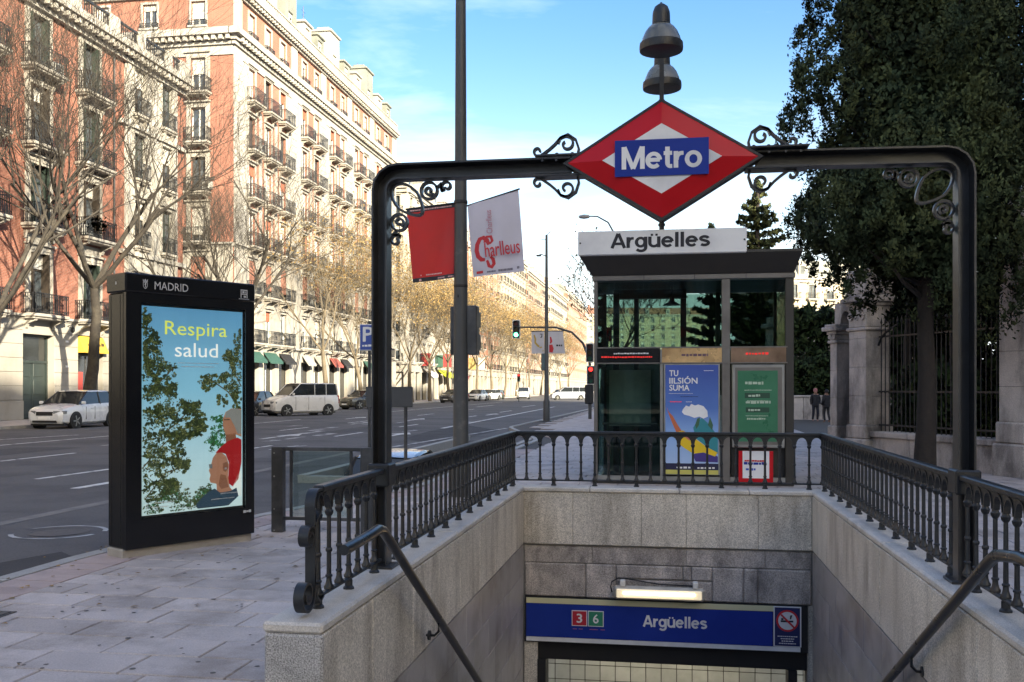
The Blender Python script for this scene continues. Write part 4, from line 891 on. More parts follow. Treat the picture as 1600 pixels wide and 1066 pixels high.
kp([(378, 662), (396, 662), (412, 676), (421, 705), (418, 745), (424, 786), (440, 805), (380, 805), (378, 770), (358, 764), (354, 752), (358, 738), (352, 722), (360, 700), (366, 678)], SK, 8)
kp([(400, 700), (416, 695), (419, 715), (410, 732), (400, 725)], SK2, 9); kp([(406, 715), (413, 715), (413, 722), (406, 722)], signwhite, 10)
kp([(392, 738), (410, 742), (420, 785), (395, 790), (385, 775)], SK2, 9)
kp([(310, 835), (330, 812), (352, 795), (372, 786), (390, 802), (425, 800), (448, 790), (455, 820), (420, 850), (315, 850)], NV, 9)
kp([(352, 700), (364, 700), (364, 716), (354, 714)], flat('print_glasses', (.10, .12, .14), .1), 9)
dashes(kx_(392), kx_(450), kz_(808), .012, PF - .006, signwhite, ki, .2, seed=41); dashes(kx_(360), kx_(440), kz_(825), .010, PF - .006, signwhite, ki, .2, seed=42)
dashes(kx_(168), kx_(240), kz_(818), .009, PF - .003, signwhite, ki, .2, seed=43); dashes(kx_(168), kx_(222), kz_(832), .009, PF - .003, signwhite, ki, .2, seed=44)
dashes(kx_(250), kx_(385), kz_(352), .008, PF - .003, signwhite, ki, .3, seed=45); dashes(kx_(262), kx_(372), kz_(364), .008, PF - .003, signwhite, ki, .3, seed=46)
text('Respira', 205 / 330 * 1.078, .172, flat('respira_lime', (.50, .58, .12), .12), ki, (kx_(312), PF - .004, kz_(241)), bold=.0)
text('salud', 142 / 330 * 1.078, .135, flat('print_white', (.62, .66, .70), .12), ki, (kx_(312), PF - .004, kz_(306)), bold=.0)
hp = flat('header_print', (.50, .50, .50))
text('MADRID', .345, .072, hp, ki, (.445, -.0135, 2.50), bold=.004)
# crest: crown, shield, and a small mark at the other end
def crest(cx, cz, s, y, parent, m=hp):
    q = MB(); P = lambda L_: [(cx + a * s, y, cz + b * s) for a, b in L_]
    for L_ in ([(-.5, .55), (.5, .55), (.5, .42), (-.5, .42)], [(-.5, .58), (-.55, 1.0), (-.32, .75), (-.28, .58)], [(-.22, .58), (-.18, .85), (0, 1.05), (.18, .85), (.22, .58)], [(.28, .58), (.32, .75), (.55, 1.0), (.5, .58)]): q.add(P(L_), [tuple(range(len(L_)))])
    sh = [(-.5, .35), (.5, .35), (.5, -.4), (.3, -.8), (0, -1.0), (-.3, -.8), (-.5, -.4)]; inn = [(a * .78, b * .8 - .03) for a, b in sh]
    n = len(sh); q.add(P(sh + inn), [(i, (i + 1) % n, n + (i + 1) % n, n + i) for i in range(n)])
    q.add(P([(-.06, .2), (.1, .25), (.22, .0), (.1, -.1), (.12, -.65), (-.04, -.65), (-.02, -.15), (-.2, -.3), (-.15, .05)]), [tuple(range(9))]); q.build('city_crest', m, parent)
crest(.18, 2.505, .045, -.0135, ki); crest(kx_(154), kz_(826), .022, PF - .003, ki, signwhite)
q = MB(); q.box(1.20, 1.28, -.0138, -.0132, 2.485, 2.495).box(1.20, 1.21, -.0138, -.0132, 2.45, 2.53).box(1.27, 1.28, -.0138, -.0132, 2.45, 2.53).box(1.20, 1.28, -.0138, -.0132, 2.525, 2.535).box(1.22, 1.245, -.0138, -.0132, 2.50, 2.52).box(1.235, 1.26, -.0138, -.0132, 2.455, 2.475).box(1.255, 1.262, -.0138, -.0132, 2.50, 2.52); q.build('square_logo', hp, ki)
dashes(1.18, 1.30, 2.437, .008, -.013, hp, ki, .2, seed=47); dashes(1.24, 1.33, .29, .028, -.0008, hp, ki, .1, seed=48)
MB(Matrix.Translation((-.0135, .16, 2.51))).box(0, .001, -.01, .01, -.012, .012).build('side_dot', hp, ki)
m_ = MB(); m_.box(-.002, .0, .10, .105, .1, 2.4).box(-.002, .0, .27, .275, .1, 2.4); m_.build('side_groove', blackmat, ki)

# ================================================================== glass barrier, lamp column with banners
ba = thing('glass_barrier', 'low glass barrier in a grey steel frame between kiosk and railing', 'barrier', (-4.15, 9.8, 0))
for x in (-.065, .93): MB().cbox(x, x + .13, -.045, .045, 0, .915, .006).build('post', iron2, ba)
for x in (.13, .80): MB().cbox(x, x + .03, -.015, .015, .14, .88, .004).build('inner_post', iron2, ba)
MB().cbox(-.065, 1.06, -.03, .03, .875, .915, .006).build('top_bar', iron2, ba); MB().cbox(.065, .93, -.02, .02, .13, .165, .004).build('bottom_bar', iron2, ba)
MB().box(.165, .80, -.004, .004, .17, .87).build('glass_pane', glass_b, ba)
m_ = MB()
for z in (.02, .25, .6, .85): m_.lathe([(.009, -.05), (.009, -.044)], (-.03, 0, z), 6, 'y')
m_.build('bolts', metalg, ba)
LP = (-2.93, 13.4)
lp = thing('lamp_column', 'tall dark grey tapering lamp column behind the left railing', 'lamp post', (*LP, 0))
MB().lathe([(.135, 0), (.135, .5), (.112, .56), (.105, 2.0), (.088, 4.2), (.062, 9.2)], n=20).build('column', postm, lp, smooth=True)
m_ = MB(); [m_.lathe([(.012, z - .02), (.012, z + .02)], (-.02 + q * .05, -.1, 0), 6) for q, z in ((0, 2.85),)]; m_.lathe([(.099, 2.98), (.102, 2.99), (.102, 3.01), (.099, 3.02)], n=20); m_.lathe([(.095, 4.17), (.098, 4.18), (.098, 4.21), (.095, 4.22)], n=20); m_.build('clamp_bands', blackmat, lp)
m_ = MB(); m_.tube([(0, 0, 9.1), (.0, 0, 9.6), (-.5, .0, 9.9), (-1.6, 0, 10.0)], .04, 8); m_.build('arm', postm, lp); m_ = MB(); m_.cbox(-2.2, -1.55, -.14, .14, 9.93, 10.07, .04); m_.build('lamp_head', postm, lp)
for s_, lab in ((-1, 'back of a dark grey signal box on the left of the lamp column'), (1, 'back of a dark grey signal box on the right of the lamp column')):
    sb = thing('signal_box', lab, 'traffic light', (LP[0] + (-.095 if s_ < 0 else .165), LP[1] + (.10 if s_ < 0 else .0), 2.02))
    MB().cbox(-.075, .075, -.04, .16, 0, .70, .015).build('housing', iron2, sb); MB().cbox(-.07, .07, .16, .30, .40, .62, .01).build('visor', iron2, sb); MB().cbox(-.07, .07, .16, .30, .08, .30, .01).build('visor', iron2, sb)
    MB().box(-s_ * .16, -s_ * .06, -.01, .01, .06, .10).build('bracket', blackmat, sb); MB().box(-s_ * .16, -s_ * .06, -.01, .01, .58, .62).build('bracket', blackmat, sb)
def banner(name, label, cs, mtop, seed, loc):
    b = thing(name, label, 'banner', loc)
    rq = random.Random(seed); ph = rq.uniform(0, 6)
    def P(u, v, lvl=0):
        a = Vector(cs[0]).lerp(Vector(cs[1]), u); c = Vector(cs[3]).lerp(Vector(cs[2]), u); p = a.lerp(c, v)
        y = .025 * math.sin(u * 3.1 + ph) * math.sin(v * 2.6 + .4) + .012 * math.sin(u * 9 + v * 4 + ph) * (v + .2) + .03 * v
        return (p.x, y - .0015 * lvl, p.y)
    def patch(u0, u1, v0, v1, m, lvl=0, name='cloth', nu=14, nv=16):
        q = MB(); V = [P(u0 + (u1 - u0) * i / nu, v0 + (v1 - v0) * j / nv, lvl) for j in range(nv + 1) for i in range(nu + 1)]
        q.add(V, [(j * (nu + 1) + i, (j + 1) * (nu + 1) + i, (j + 1) * (nu + 1) + i + 1, j * (nu + 1) + i + 1) for j in range(nv) for i in range(nu)]); return q.build(name, m, b, smooth=True)
    patch(0, 1, 0, 1, mtop)
    m_ = MB(); e = (Vector(cs[1]) - Vector(cs[0])); a = Vector(cs[0]); c = Vector(cs[1]); m_.tube([(a.x - e.x * .02, 0, a.y), (c.x + e.x * .03, 0, c.y)], .012, 8); m_.build('top_rod', iron, b)
    return b, P, patch
cloth_r = mat('red_banner_cloth', (.50, .012, .010), .55, .10, 2.2); cloth_w = mat('lilac_white_banner_cloth', (.52, .50, .58), .6, .08, 2.0)
b, P, patch = banner('street_banner', 'red cloth banner with black edges on the left of the lamp column', [(-.80, 4.12), (-.085, 4.19), (-.06, 3.13), (-.71, 3.06)], cloth_r, 2, (*LP, 0))
patch(0, 1, 0, .055, ink, 1, 'black_edge', 10, 2); patch(0, 1, .945, 1, ink, 1, 'black_edge', 10, 2)
def bdash(P, u0, u1, v, h, m, b, seed, lvl=2, gap=.4):
    q = random.Random(seed); mb = MB(); x = u0
    while x < u1:
        l_ = q.uniform(.6, 1.4) * h * 1.3; X = min(u1, x + l_); mb.add([P(x, v, lvl), P(x, v + h, lvl), P(X, v + h, lvl), P(X, v, lvl)], [(0, 1, 2, 3)]); x += l_ + h * gap
    mb.build('small_print', m, b)
pk = flat('print_pinkish', (.62, .35, .35))
bdash(P, .07, .93, .022, .018, pk, b, 1); bdash(P, .31, .66, .905, .018, pk, b, 2); bdash(P, .19, .21, .905, .02, pk, b, 3); bdash(P, .56, .72, .965, .018, pk, b, 4); bdash(P, .80, .92, .965, .018, pk, b, 5); bdash(P, .15, .21, .96, .03, pk, b, 6)
b, P, patch = banner('street_banner', 'white cloth banner with big red lettering on the right of the lamp column', [(.10, 4.14), (.83, 4.36), (.915, 3.20), (.175, 3.13)], cloth_w, 5, (*LP, 0))
cred = flat('print_banner_red', (.50, .02, .03))
def curve_on(P, pts, w_, m, b, lvl=2, name='print'):
    mb = MB(); V = []
    for i, (u, v) in enumerate(pts):
        a = pts[max(0, i - 1)]; c = pts[min(len(pts) - 1, i + 1)]; d = Vector((c[0] - a[0], (c[1] - a[1]) * 1.5)).normalized(); ww = w_ * (1 if 0 < i < len(pts) - 1 else .7)
        V += [P(u - d.y * ww, v + d.x * ww / 1.5, lvl), P(u + d.y * ww, v - d.x * ww / 1.5, lvl)]
    mb.add(V, [(2 * i, 2 * i + 1, 2 * i + 3, 2 * i + 2) for i in range(len(pts) - 1)]); mb.build(name, m, b)
curve_on(P, [(.36, .60), (.33, .54), (.26, .49), (.19, .50), (.13, .57), (.11, .65), (.13, .73), (.19, .78), (.26, .79)], .042, cred, b)
curve_on(P, [(.30, .80), (.33, .88), (.38, .90), (.43, .86), (.42, .80), (.37, .76)], .034, cred, b, 2)
curve_on(P, [(.27, .56), (.33, .49), (.41, .50), (.43, .56), (.38, .59)], .028, cred, b, 3)
flx = lambda x0, z0: (x0, -.06, z0)
text('harlleus', .50, .20, cred, b, (.605, -.035, 3.525), rot=(R(90), R(-6), R(0)), bold=.012)
text('Charlleus', .33, .085, flat('print_faded_red', (.45, .16, .20)), b, (.415, -.04, 3.90), rot=(R(90), R(-94), 0))
q = MB(); q.add([P(.07, .93, 2), P(.07, .965, 2), P(.20, .965, 2), P(.20, .93, 2)], [(0, 1, 2, 3)]); q.build('print', cred, b)
gp = flat('print_grey', (.15, .14, .18)); bdash(P, .28, .45, .945, .022, gp, b, 8, gap=.2); bdash(P, .50, .78, .94, .028, gp, b, 9, gap=.15); bdash(P, .86, .92, .93, .03, gp, b, 10)
# parking sign and the grey board seen from behind
ps = thing('parking_sign', 'blue parking sign with white P beside the left gate post', 'sign', (-6.27, 19.4, 0))
MB().tube([(.06, .03, -.12), (.06, .03, 2.95)], .035, 10).build('post', iron2, ps)
MB().cbox(-.14, .40, -.02, .0, 2.33, 2.88, .006).build('sign_plate', signwhite, ps); MB().box(-.125, .385, -.023, -.02, 2.345, 2.865).build('blue_field', mat('parking_blue', (.015, .055, .30), .35, .05, 3), ps)
text('P', .21, .30, signwhite, ps, (.045, -.026, 2.67), bold=.02)
dashes(-.08, .3, 2.41, .045, -.0235, signwhite, ps, .3, seed=51)
gb = thing('guide_board', 'grey back of a small rectangular sign board on a thin post by the ramp', 'sign', (-3.99, 14.25, 0))
MB().tube([(.0, .04, 0), (.0, .04, 1.56)], .028, 10).build('post', iron2, gb); MB().cbox(-.62, .12, -.01, .03, 1.25, 1.565, .01).build('board', mat('dark_board_back', (.055, .057, .06), .55, .15, 4), gb); MB().box(-.62, .12, -.014, -.01, 1.545, 1.565).box(-.62, .12, -.014, -.01, 1.25, 1.27).build('board_edge', iron2, gb)

# ================================================================== stone fence on the right
TH = math.atan2(-.899, .438)
fe = thing('stone_fence', 'weathered stone plinth with tall black iron bars in front of the conifers', 'fence', (4.15, 21.7, 0), TH)
for k in range(8):
    a, b = .25 + k * 1.2, .25 + (k + 1) * 1.2 - .008
    MB().cbox(a, b, 0.0, .42, -.03, .50, .012).build('plinth_block', stone_f, fe); MB().cbox(a, b, -.06, .48, .50, .625, .02).build('coping_stone', stone_f, fe)
for a, b in ((.26, 3.82), (4.48, 9.8)):
    for z in (.74, 1.45, 2.62): MB().box(a, b, .19, .23, z, z + .035).build('fence_rail', iron, fe)
bar = None; n = 0
for k in range(75):
    x = .32 + k * .128
    if 3.76 < x < 4.54: continue
    top = 2.95 + (.42 * max(0, 1 - x / 1.4) if x < 1.4 else 0) * 0
    if bar is None:
        m_ = MB(); m_.tube([(0, .21, .62), (0, .21, 2.92)], .0115, 6); m_.lathe([(.011, 2.9), (.024, 2.94), (.001, 3.06)], (0, .21, 0), 6); m_.lathe([(.02, 1.43), (.024, 1.46), (.02, 1.49)], (0, .21, 0), 6); bar = m_.build('fence_bar', iron, fe, loc=(x, 0, 0))
    else: dup(bar, fe, (x, 0, 0))
pi_ = MB(); pi_.sweep([(.28 + .6 * k / 8, .17, 2.45 + .42 * (k / 8) ** .5) for k in range(9)], [(-.012, -.02), (.012, -.02), (.012, .02), (-.012, .02)], (0, 1, 0)); pi_.build('swept_rail', iron, fe)
def pillar(label, x, w_, d, hs, name='stone_pillar'):
    c = fe.matrix_world if False else Matrix.Translation((4.15, 21.7, 0)) @ Matrix.Rotation(TH, 4, 'Z')
    p = c @ Vector((x, .2, 0)); o = thing(name, label, 'pillar', tuple(p), TH)
    h0, h1, h2 = hs
    MB().cbox(-w_ / 2 - .09, w_ / 2 + .09, -d / 2 - .09, d / 2 + .09, -.03, h0 * .6, .03).build('base', stone_f, o); MB().cbox(-w_ / 2 - .05, w_ / 2 + .05, -d / 2 - .05, d / 2 + .05, h0 * .6, h0, .03).build('base', stone_f, o)
    z = h0; k = 0
    while z < h1 - .05:
        t = min(h1, z + .62); MB().cbox(-w_ / 2, w_ / 2, -d / 2, d / 2, z + .002, t - .002, .008).build('shaft_block', stone_f, o); z = t
    MB().cbox(-w_ / 2 - .05, w_ / 2 + .05, -d / 2 - .05, d / 2 + .05, h1, h1 + .07, .02).build('astragal', stone_f, o)
    MB().cbox(-w_ / 2 - .01, w_ / 2 + .01, -d / 2 - .01, d / 2 + .01, h1 + .07, h2, .02).build('capital', stone_f, o)
    m_ = MB()
    for s_ in (-1, 1):
        m_.sweep([(p_[0] * s_, -d / 2 - .03, p_[2]) for p_ in spiral(w_ * .36, (h1 + h2) / 2 + .05, w_ * .20, .02, 90, 520, 18)], [(-.018, -.02), (.018, -.02), (.018, .03), (-.018, .03)], (0, 1, 0))
    m_.lathe([(.0, -.05), (.05, -.03), (.07, .03)], (0, -d / 2, (h1 + h2) / 2), 10, 'y'); m_.build('capital_scrolls', stone_f, o)
    z = h2
    for e, t in ((.06, .08), (.14, .09), (.09, .06)): MB().cbox(-w_ / 2 - e, w_ / 2 + e, -d / 2 - e, d / 2 + e, z, z + t, .015).build('cornice', stone_f, o); z += t
    return o, z
o, z = pillar('tall weathered stone pillar at the right picture edge, on the fence plinth', 4.15, .56, .56, (.95, 3.75, 4.35)); MB().lathe([(.30, z), (.31, z + .1), (.22, z + .32), (.12, z + .45), (0, z + .5)], n=16).build('ball_top', stone_f, o, smooth=True)
o, z = pillar('stone gate pillar with scrolled capital at the far end of the fence', -.06, .58, .62, (.75, 2.78, 3.32)); MB().cbox(-.34, .34, -.36, .36, z, z + .55, .03).build('attic_block', stone_f, o)
o, z = pillar('narrow stone pier left of the scrolled gate pillar, under the arch', -1.0, .24, .5, (.7, 2.55, 2.75))
ar = thing('stone_arch', 'small stone arch joining the gate pillar to the narrow pier', 'arch', tuple(Matrix.Translation((4.15, 21.7, 0)) @ Matrix.Rotation(TH, 4, 'Z') @ Vector((-.62, .2, 0))), TH); ar.scale = (.72, 1, 1)
n = 12; P_ = [(-.55, 3.45), (-.55, 2.96), (-.26, 2.96)] + [(-.26 * math.cos(math.pi * k / n), 2.96 + .3 * math.sin(math.pi * k / n)) for k in range(1, n)] + [(.26, 2.96), (.55 - .3, 2.96), (.25, 3.45)]
MB().prism(P_, -.2, .2).build('arch_stone', stone_f, ar); MB().box(-.3, .26, .08, .2, -.03, 2.96).build('back_panel', stone_f, ar)

# ================================================================== foliage helpers
TN = [None]
def quads(name, V, m, parent=None, NV=None):
    n = len(V) // 4; me = bpy.data.meshes.new(name); me.vertices.add(4 * n); me.vertices.foreach_set('co', V.astype(np.float32).ravel())
    me.loops.add(4 * n); me.loops.foreach_set('vertex_index', np.arange(4 * n, dtype=np.int32)); me.polygons.add(n)
    me.polygons.foreach_set('loop_start', np.arange(0, 4 * n, 4, dtype=np.int32)); me.update(calc_edges=True); me.validate()
    if NV is None and TN[0] is not None and len(TN[0]) == n: NV = TN[0]
    if NV is not None and len(me.polygons) == n:
        at = me.attributes.new('tuft_normal', 'FLOAT_VECTOR', 'FACE'); at.data.foreach_set('vector', NV.astype(np.float32).ravel())
    TN[0] = None
    me.materials.append(m); o = bpy.data.objects.new(name, me); col.objects.link(o); reg(o, parent); return o
rng = np.random.default_rng(11)
def leafquads(C, s, aspect=2.2, up=0.0, outward=None):
    n = len(C); d = rng.normal(size=(n, 3)); d[:, 2] += up
    if outward is not None: d += outward * 1.1
    d /= np.linalg.norm(d, axis=1)[:, None]; e = rng.normal(size=(n, 3)); e -= (e * d).sum(1)[:, None] * d; e /= np.linalg.norm(e, axis=1)[:, None]
    s = (s * rng.uniform(.6, 1.3, n))[:, None]
    V = np.empty((n, 4, 3)); V[:, 0] = C - e * s * .5; V[:, 1] = C + d * s * aspect * .5 - e * s * .1; V[:, 2] = C + e * s * .5 + d * s * .2; V[:, 3] = C - d * s * aspect * .5 + e * s * .1
    return V.reshape(-1, 3)
def clumps(centres, radii, per, s, up=.4, shape=(1, 1, 1.25), shell=.45, lobe=None):
    k = len(centres); c = np.repeat(centres, per, 0); r = np.repeat(radii, per)[:, None]; d = rng.normal(size=(k * per, 3)); d /= np.linalg.norm(d, axis=1)[:, None]
    rad = rng.uniform(0, 1, (k * per, 1)) ** shell; p = c + d * rad * r * np.array(shape)
    nn_ = d * .75 + np.array([0, 0, .35]) + (np.repeat(lobe, per, 0) * 1.0 if lobe is not None else 0); TN[0] = nn_ / np.linalg.norm(nn_, axis=1)[:, None]
    return leafquads(p, s, up=up, outward=d)
def trunk(o, r, h, m, lean=(0, 0), z0=-.03, name='trunk', n=12, seed=0):
    q = random.Random(seed); pts = []; rs_ = []
    for k in range(12):
        f = k / 11; pts.append((lean[0] * f + q.uniform(-.03, .03), lean[1] * f + q.uniform(-.03, .03), z0 + h * f)); rs_.append(r * (1.25 if k == 0 else 1.05 if k == 1 else 1) * (1 - .55 * f) * q.uniform(.95, 1.05))
    return MB().tube(pts, rs_, n).build(name, m, o, smooth=True)
def big_conifer(label, x, y, rad, h, zlow, seed, nc=1900, per=74, s=.032, tr=.16, name='conifer_tree', grp='dark conifers above the stone fence'):
    global rng; rng = np.random.default_rng(seed)
    o = thing(name, label, 'tree', (x, y, 0), 0, grp); trunk(o, tr, h * .85, barkdark, seed=seed)
    def env(z):
        return np.where(z < .08, .45 + 6.6 * z, np.where(z < .6, .96 + .04 * np.sin(z * 9), np.clip((1 - z) / .4, .03, 1) ** .7))
    nl = int(nc / 30); z = rng.uniform(0, 1, nl) ** 1.25; a = rng.uniform(0, 2 * np.pi, nl)
    lob = 1 + .12 * np.sin(a * 3 + seed + z * 9) + .08 * np.sin(a * 5 - z * 14 + seed)
    R_ = rad * env(z) * lob * rng.uniform(.66, 1.0, nl) - .30; LC = np.stack([R_ * np.cos(a), R_ * np.sin(a), zlow + .35 + (h - zlow) * z], 1); LR = rng.uniform(.40, .88, nl)
    out = np.stack([np.cos(a), np.sin(a), np.full(nl, .25)], 1)
    idx = np.repeat(np.arange(nl), 30); d = rng.normal(size=(len(idx), 3)) + out[idx] * .9; d /= np.linalg.norm(d, axis=1)[:, None]
    C = LC[idx] + d * LR[idx][:, None] * np.array([1, 1, 1.35]) * rng.uniform(.80, 1.03, (len(idx), 1))
    V = clumps(C, rng.uniform(.08, .19, len(idx)), per, s, 1.0, (1, 1, 1.5), 1.1, d * .9 + out[idx] * .5)
    ni = nc * 26; zi = rng.uniform(0, 1, ni); ai = rng.uniform(0, 2 * np.pi, ni); ri = rad * env(zi) * np.sqrt(rng.uniform(0, 1, ni)) * .72
    V2 = leafquads(np.stack([ri * np.cos(ai), ri * np.sin(ai), zlow + .3 + (h - zlow) * zi], 1), .065, 1.6)
    NV = np.concatenate([TN[0], np.stack([np.cos(ai), np.sin(ai), np.full(ni, .5)], 1) / 1.118]); quads('crown', np.concatenate([V, V2]), leafdark, o, NV)
    m_ = MB(); q = random.Random(seed)
    for k in range(26):
        a = q.uniform(0, 6.28); z0 = q.uniform(zlow * .9, h * .8); l_ = rad * q.uniform(.5, .85); m_.tube([(0, 0, z0), (math.cos(a) * l_ * .5, math.sin(a) * l_ * .5, z0 + .3), (math.cos(a) * l_, math.sin(a) * l_, z0 + .8)], [.05, .035, .012], 5)
    m_.build('limbs', barkdark, o); return o
CON = []
CON.append(big_conifer('dark conifer whose bare black trunk rises between the railing and the fence', 4.15, 16.6, 1.98, 11.5, 3.05, 21, nc=3300, tr=.155))
big_conifer('dark conifer filling the upper right corner behind the right pillar', 9.4, 21.2, 2.6, 12.5, 3.2, 22, nc=2300)
big_conifer('dark conifer behind the fence, between the two nearer ones', 6.6, 23.8, 2.7, 13.5, 3.0, 23, nc=1900, per=60, s=.042)
def spreading_fir(label, x, y, h, rad, m, seed, name='fir_tree', s=.22, tiers=22, nper=9):
    global rng; rng = np.random.default_rng(seed); q = random.Random(seed)
    o = thing(name, label, 'tree', (x, y, 0)); trunk(o, h * .018, h * .97, barkdark, seed=seed)
    C = []; r_ = []; m_ = MB()
    for t in range(tiers):
        f = t / (tiers - 1); z = h * (.22 + .76 * f); L_ = rad * (1 - f) ** .75 + .25
        for k in range(max(4, int(nper * (1 - f * .4)))):
            a = q.uniform(0, 6.28); l_ = L_ * q.uniform(.55, 1.12); ns = max(3, int(l_ / .4)); m_.tube([(0, 0, z), (math.cos(a) * l_, math.sin(a) * l_, z + l_ * .12)], [.05, .015], 4)
            for j in range(ns): g = (j + 1) / ns; C.append((math.cos(a) * l_ * g, math.sin(a) * l_ * g, z + l_ * .22 * g * g - .1)); r_.append(.42 * (1 - .35 * g) * (h / 20) ** .5)
    C.append((0, 0, h)); r_.append(.3); quads('crown', clumps(np.array(C), np.array(r_), 26, s, .3, (1, 1, .8)), m, o); m_.build('limbs', barkdark, o); return o
spreading_fir('tall olive green fir rising behind the lift canopy', 8.15, 92, 20.8, 4.6, leaffir, 31)
spreading_fir('small fir tip just left of the tall olive green fir', 4.1, 96, 17.5, 2.2, leafdark, 32, tiers=14)
def bush(name, label, x0, x1, y0, y1, z0, z1, n, m, seed, s=.09, rz=0, cat='hedge', grp=None):
    global rng; rng = np.random.default_rng(seed); cx, cy = (x0 + x1) / 2, (y0 + y1) / 2
    o = thing(name, label, cat, (cx, cy, 0), rz, grp); C = np.stack([rng.uniform(x0, x1, n) - cx, rng.uniform(y0, y1, n) - cy, z0 + (z1 - z0) * rng.uniform(0, 1, n) ** .8], 1)
    quads('foliage', clumps(C, rng.uniform(.2, .42, n), 44, s, .3), m, o)
    m_ = MB(); q = random.Random(seed)
    for k in range(max(2, int((x1 - x0) * 1.2))): px = q.uniform(x0, x1) - cx; m_.tube([(px, 0, 0), (px + .1, 0, z0 + (z1 - z0) * .6)], [.04, .015], 5)
    m_.build('stems', bark, o); return o
bush('hedge', 'tall dark hedge in the shade of the garden behind the fence', 5.5, 17, 27, 28.6, .1, 4.3, 900, leafgreen, 46, s=.12)
lw = thing('low_stone_wall', 'low pale panelled wall under the hedge right of the lift', 'wall', (2.0, 48.6, 0))
for k in range(10): MB().cbox(k * .9, k * .9 + .885, 0, .25, -.02, 1.08, .02).build('wall_panel', stone_f, lw)
MB().cbox(0, 9.0, -.05, .3, 1.08, 1.18, .02).build('coping', stone_f, lw)
bush('hedge', 'clipped dark green hedge above the low pale wall', 2.2, 11, 49.2, 50.4, .6, 2.9, 620, leafgreen, 41, s=.11)
bush('shrub', 'loose green shrub rising above the hedge by the lift', 6.0, 8.6, 51, 53, 2.0, 5.6, 170, leafgreen, 42, s=.13, cat='shrub')
bush('shrub', 'dark shrub behind the fence bars near the gate pillar', 5.4, 6.6, 22.5, 24, .1, 1.9, 110, leafgreen, 43, cat='shrub')
bush('shrub', 'dark shrub behind the fence bars left of the right pillar', 7.2, 8.8, 19.5, 21.5, .1, 1.8, 120, leafgreen, 44, cat='shrub')
bush('hedge', 'hedge deep in the garden behind the fence, sunlight put into its colour', 8, 17, 31, 32.5, .1, 2.4, 420, mat('hedge_foliage_painted_sun', (.07, .11, .03), .85, .5, 2.5, spec=.2), 45, s=.12)  # lighter copy of the hedge green, sunlight painted into the colour
for k, (x, y, l) in enumerate(((6.9, 20.8, 'slim dark trunk behind the fence, nearest the right pillar'), (5.6, 24.5, 'slim dark trunk behind the fence, right of the gate pillar'))):
    o = thing('tree_trunk', l, 'tree', (x, y, 0)); trunk(o, .13, 6, barkdark, (.3, .2), seed=60 + k)
gs = MB(); gs.add([(4.6, 22.0, .004), (8.6, 13.6, .004), (24, 13.6, .004), (24, 48, .004), (4.6, 48, .004)], [(0, 1, 2, 3, 4)]); struct(gs.build('garden_ground', soil), 'dark garden soil behind the stone fence')

# ================================================================== bare and autumn trees
def bare_tree(seed, H=17, r0=.24, fork=3.6, lean=(0, 0), depth=5, leafn=0, spread=1.0, leafm=None, barkm=None, kids=4, minr=.0075):
    q = random.Random(seed); A, B, L_ = MB(), MB(), []
    def grow(p, d, length, r, lev):
        ns = 5 if lev < 2 else 3 if lev < 4 else 2; pts = [p.copy()]; rs_ = [r]; dd = d.copy()
        for k in range(ns):
            dd = (dd + Vector((q.uniform(-.16, .16), q.uniform(-.16, .16), q.uniform(-.04, .15) + (.04 if lev > 1 else 0)))).normalized(); p = p + dd * length / ns
            pts.append(p.copy()); rs_.append(r * (1 - .42 * (k + 1) / ns))
        (A if lev < 1 else B).tube(pts, rs_, 10 if lev < 1 else 7 if lev == 1 else 5 if lev == 2 else 3)
        if lev >= depth:
            for w_ in pts[1:]:
                if leafn: L_.extend([w_ + Vector((q.gauss(0, .22), q.gauss(0, .22), q.gauss(0, .22))) for _ in range(leafn)])
            return
        nk = kids + (1 if lev in (0, 1) else 0)
        for k in range(nk):
            f = (.55 + .45 * (k + .5) / nk) if lev else 1.0
            i = min(ns - 1, int(f * ns)); g_ = f * ns - i; pp_ = pts[i].lerp(pts[min(ns, i + 1)], g_); rr_ = rs_[i] * (.62 if lev else .66) * q.uniform(.75, 1.05)
            az = 2 * math.pi * (k + q.uniform(-.3, .3)) / nk + lev; ang = R(q.uniform(22, 48)) * spread
            u = dd.orthogonal().normalized(); v = dd.cross(u); nd = (dd * math.cos(ang) + (u * math.cos(az) + v * math.sin(az)) * math.sin(ang)); nd.z = nd.z * .85 + .18; nd.normalize()
            grow(pp_, nd, length * q.uniform(.60, .84) if lev else H * .30 * q.uniform(.8, 1.15), max(minr, rr_), lev + 1)
    grow(Vector((0, 0, -.03)), Vector((lean[0], lean[1], 1)).normalized(), fork, r0, 0)
    return A, B, L_
TP = {}
def plane(label, x, y, key, rz=0, sc_=1.0, grp='plane trees along the avenue', **kw):
    if key in TP: o = dup(TP[key], None, (x, y, 0), rz, (sc_,) * 3); o['label'] = label; return o
    leafm = kw.pop('leafm', leafbrown); barkm = kw.pop('barkm', bark); name = kw.pop('name', 'plane_tree')
    A, B, Lf = bare_tree(**kw); o = thing(name, label, 'tree', (x, y, 0), rz, grp); o.scale = (sc_,) * 3
    A.build('trunk', barkm, o, smooth=True); B.build('branches', barkm, o, smooth=False)
    if Lf: quads('leaves', leafquads(np.array([tuple(p) for p in Lf]), .115, 1.3), leafm, o)
    TP[key] = o; return o
plane('bare plane tree with dark bark beside the yellow shop sign, behind the kiosk', -26.9, 41.2, 'bareA', R(20), 1.0, seed=101, H=19, r0=.32, fork=6.3, lean=(.03, .06), depth=5, kids=4, spread=1.05)
plane('bare tree at the left picture edge forking low in front of the brick house', -27.2, 34.6, 'bareB', R(0), 1.0, seed=104, H=19, r0=.25, fork=4.6, lean=(.0, .08), depth=5, kids=4)
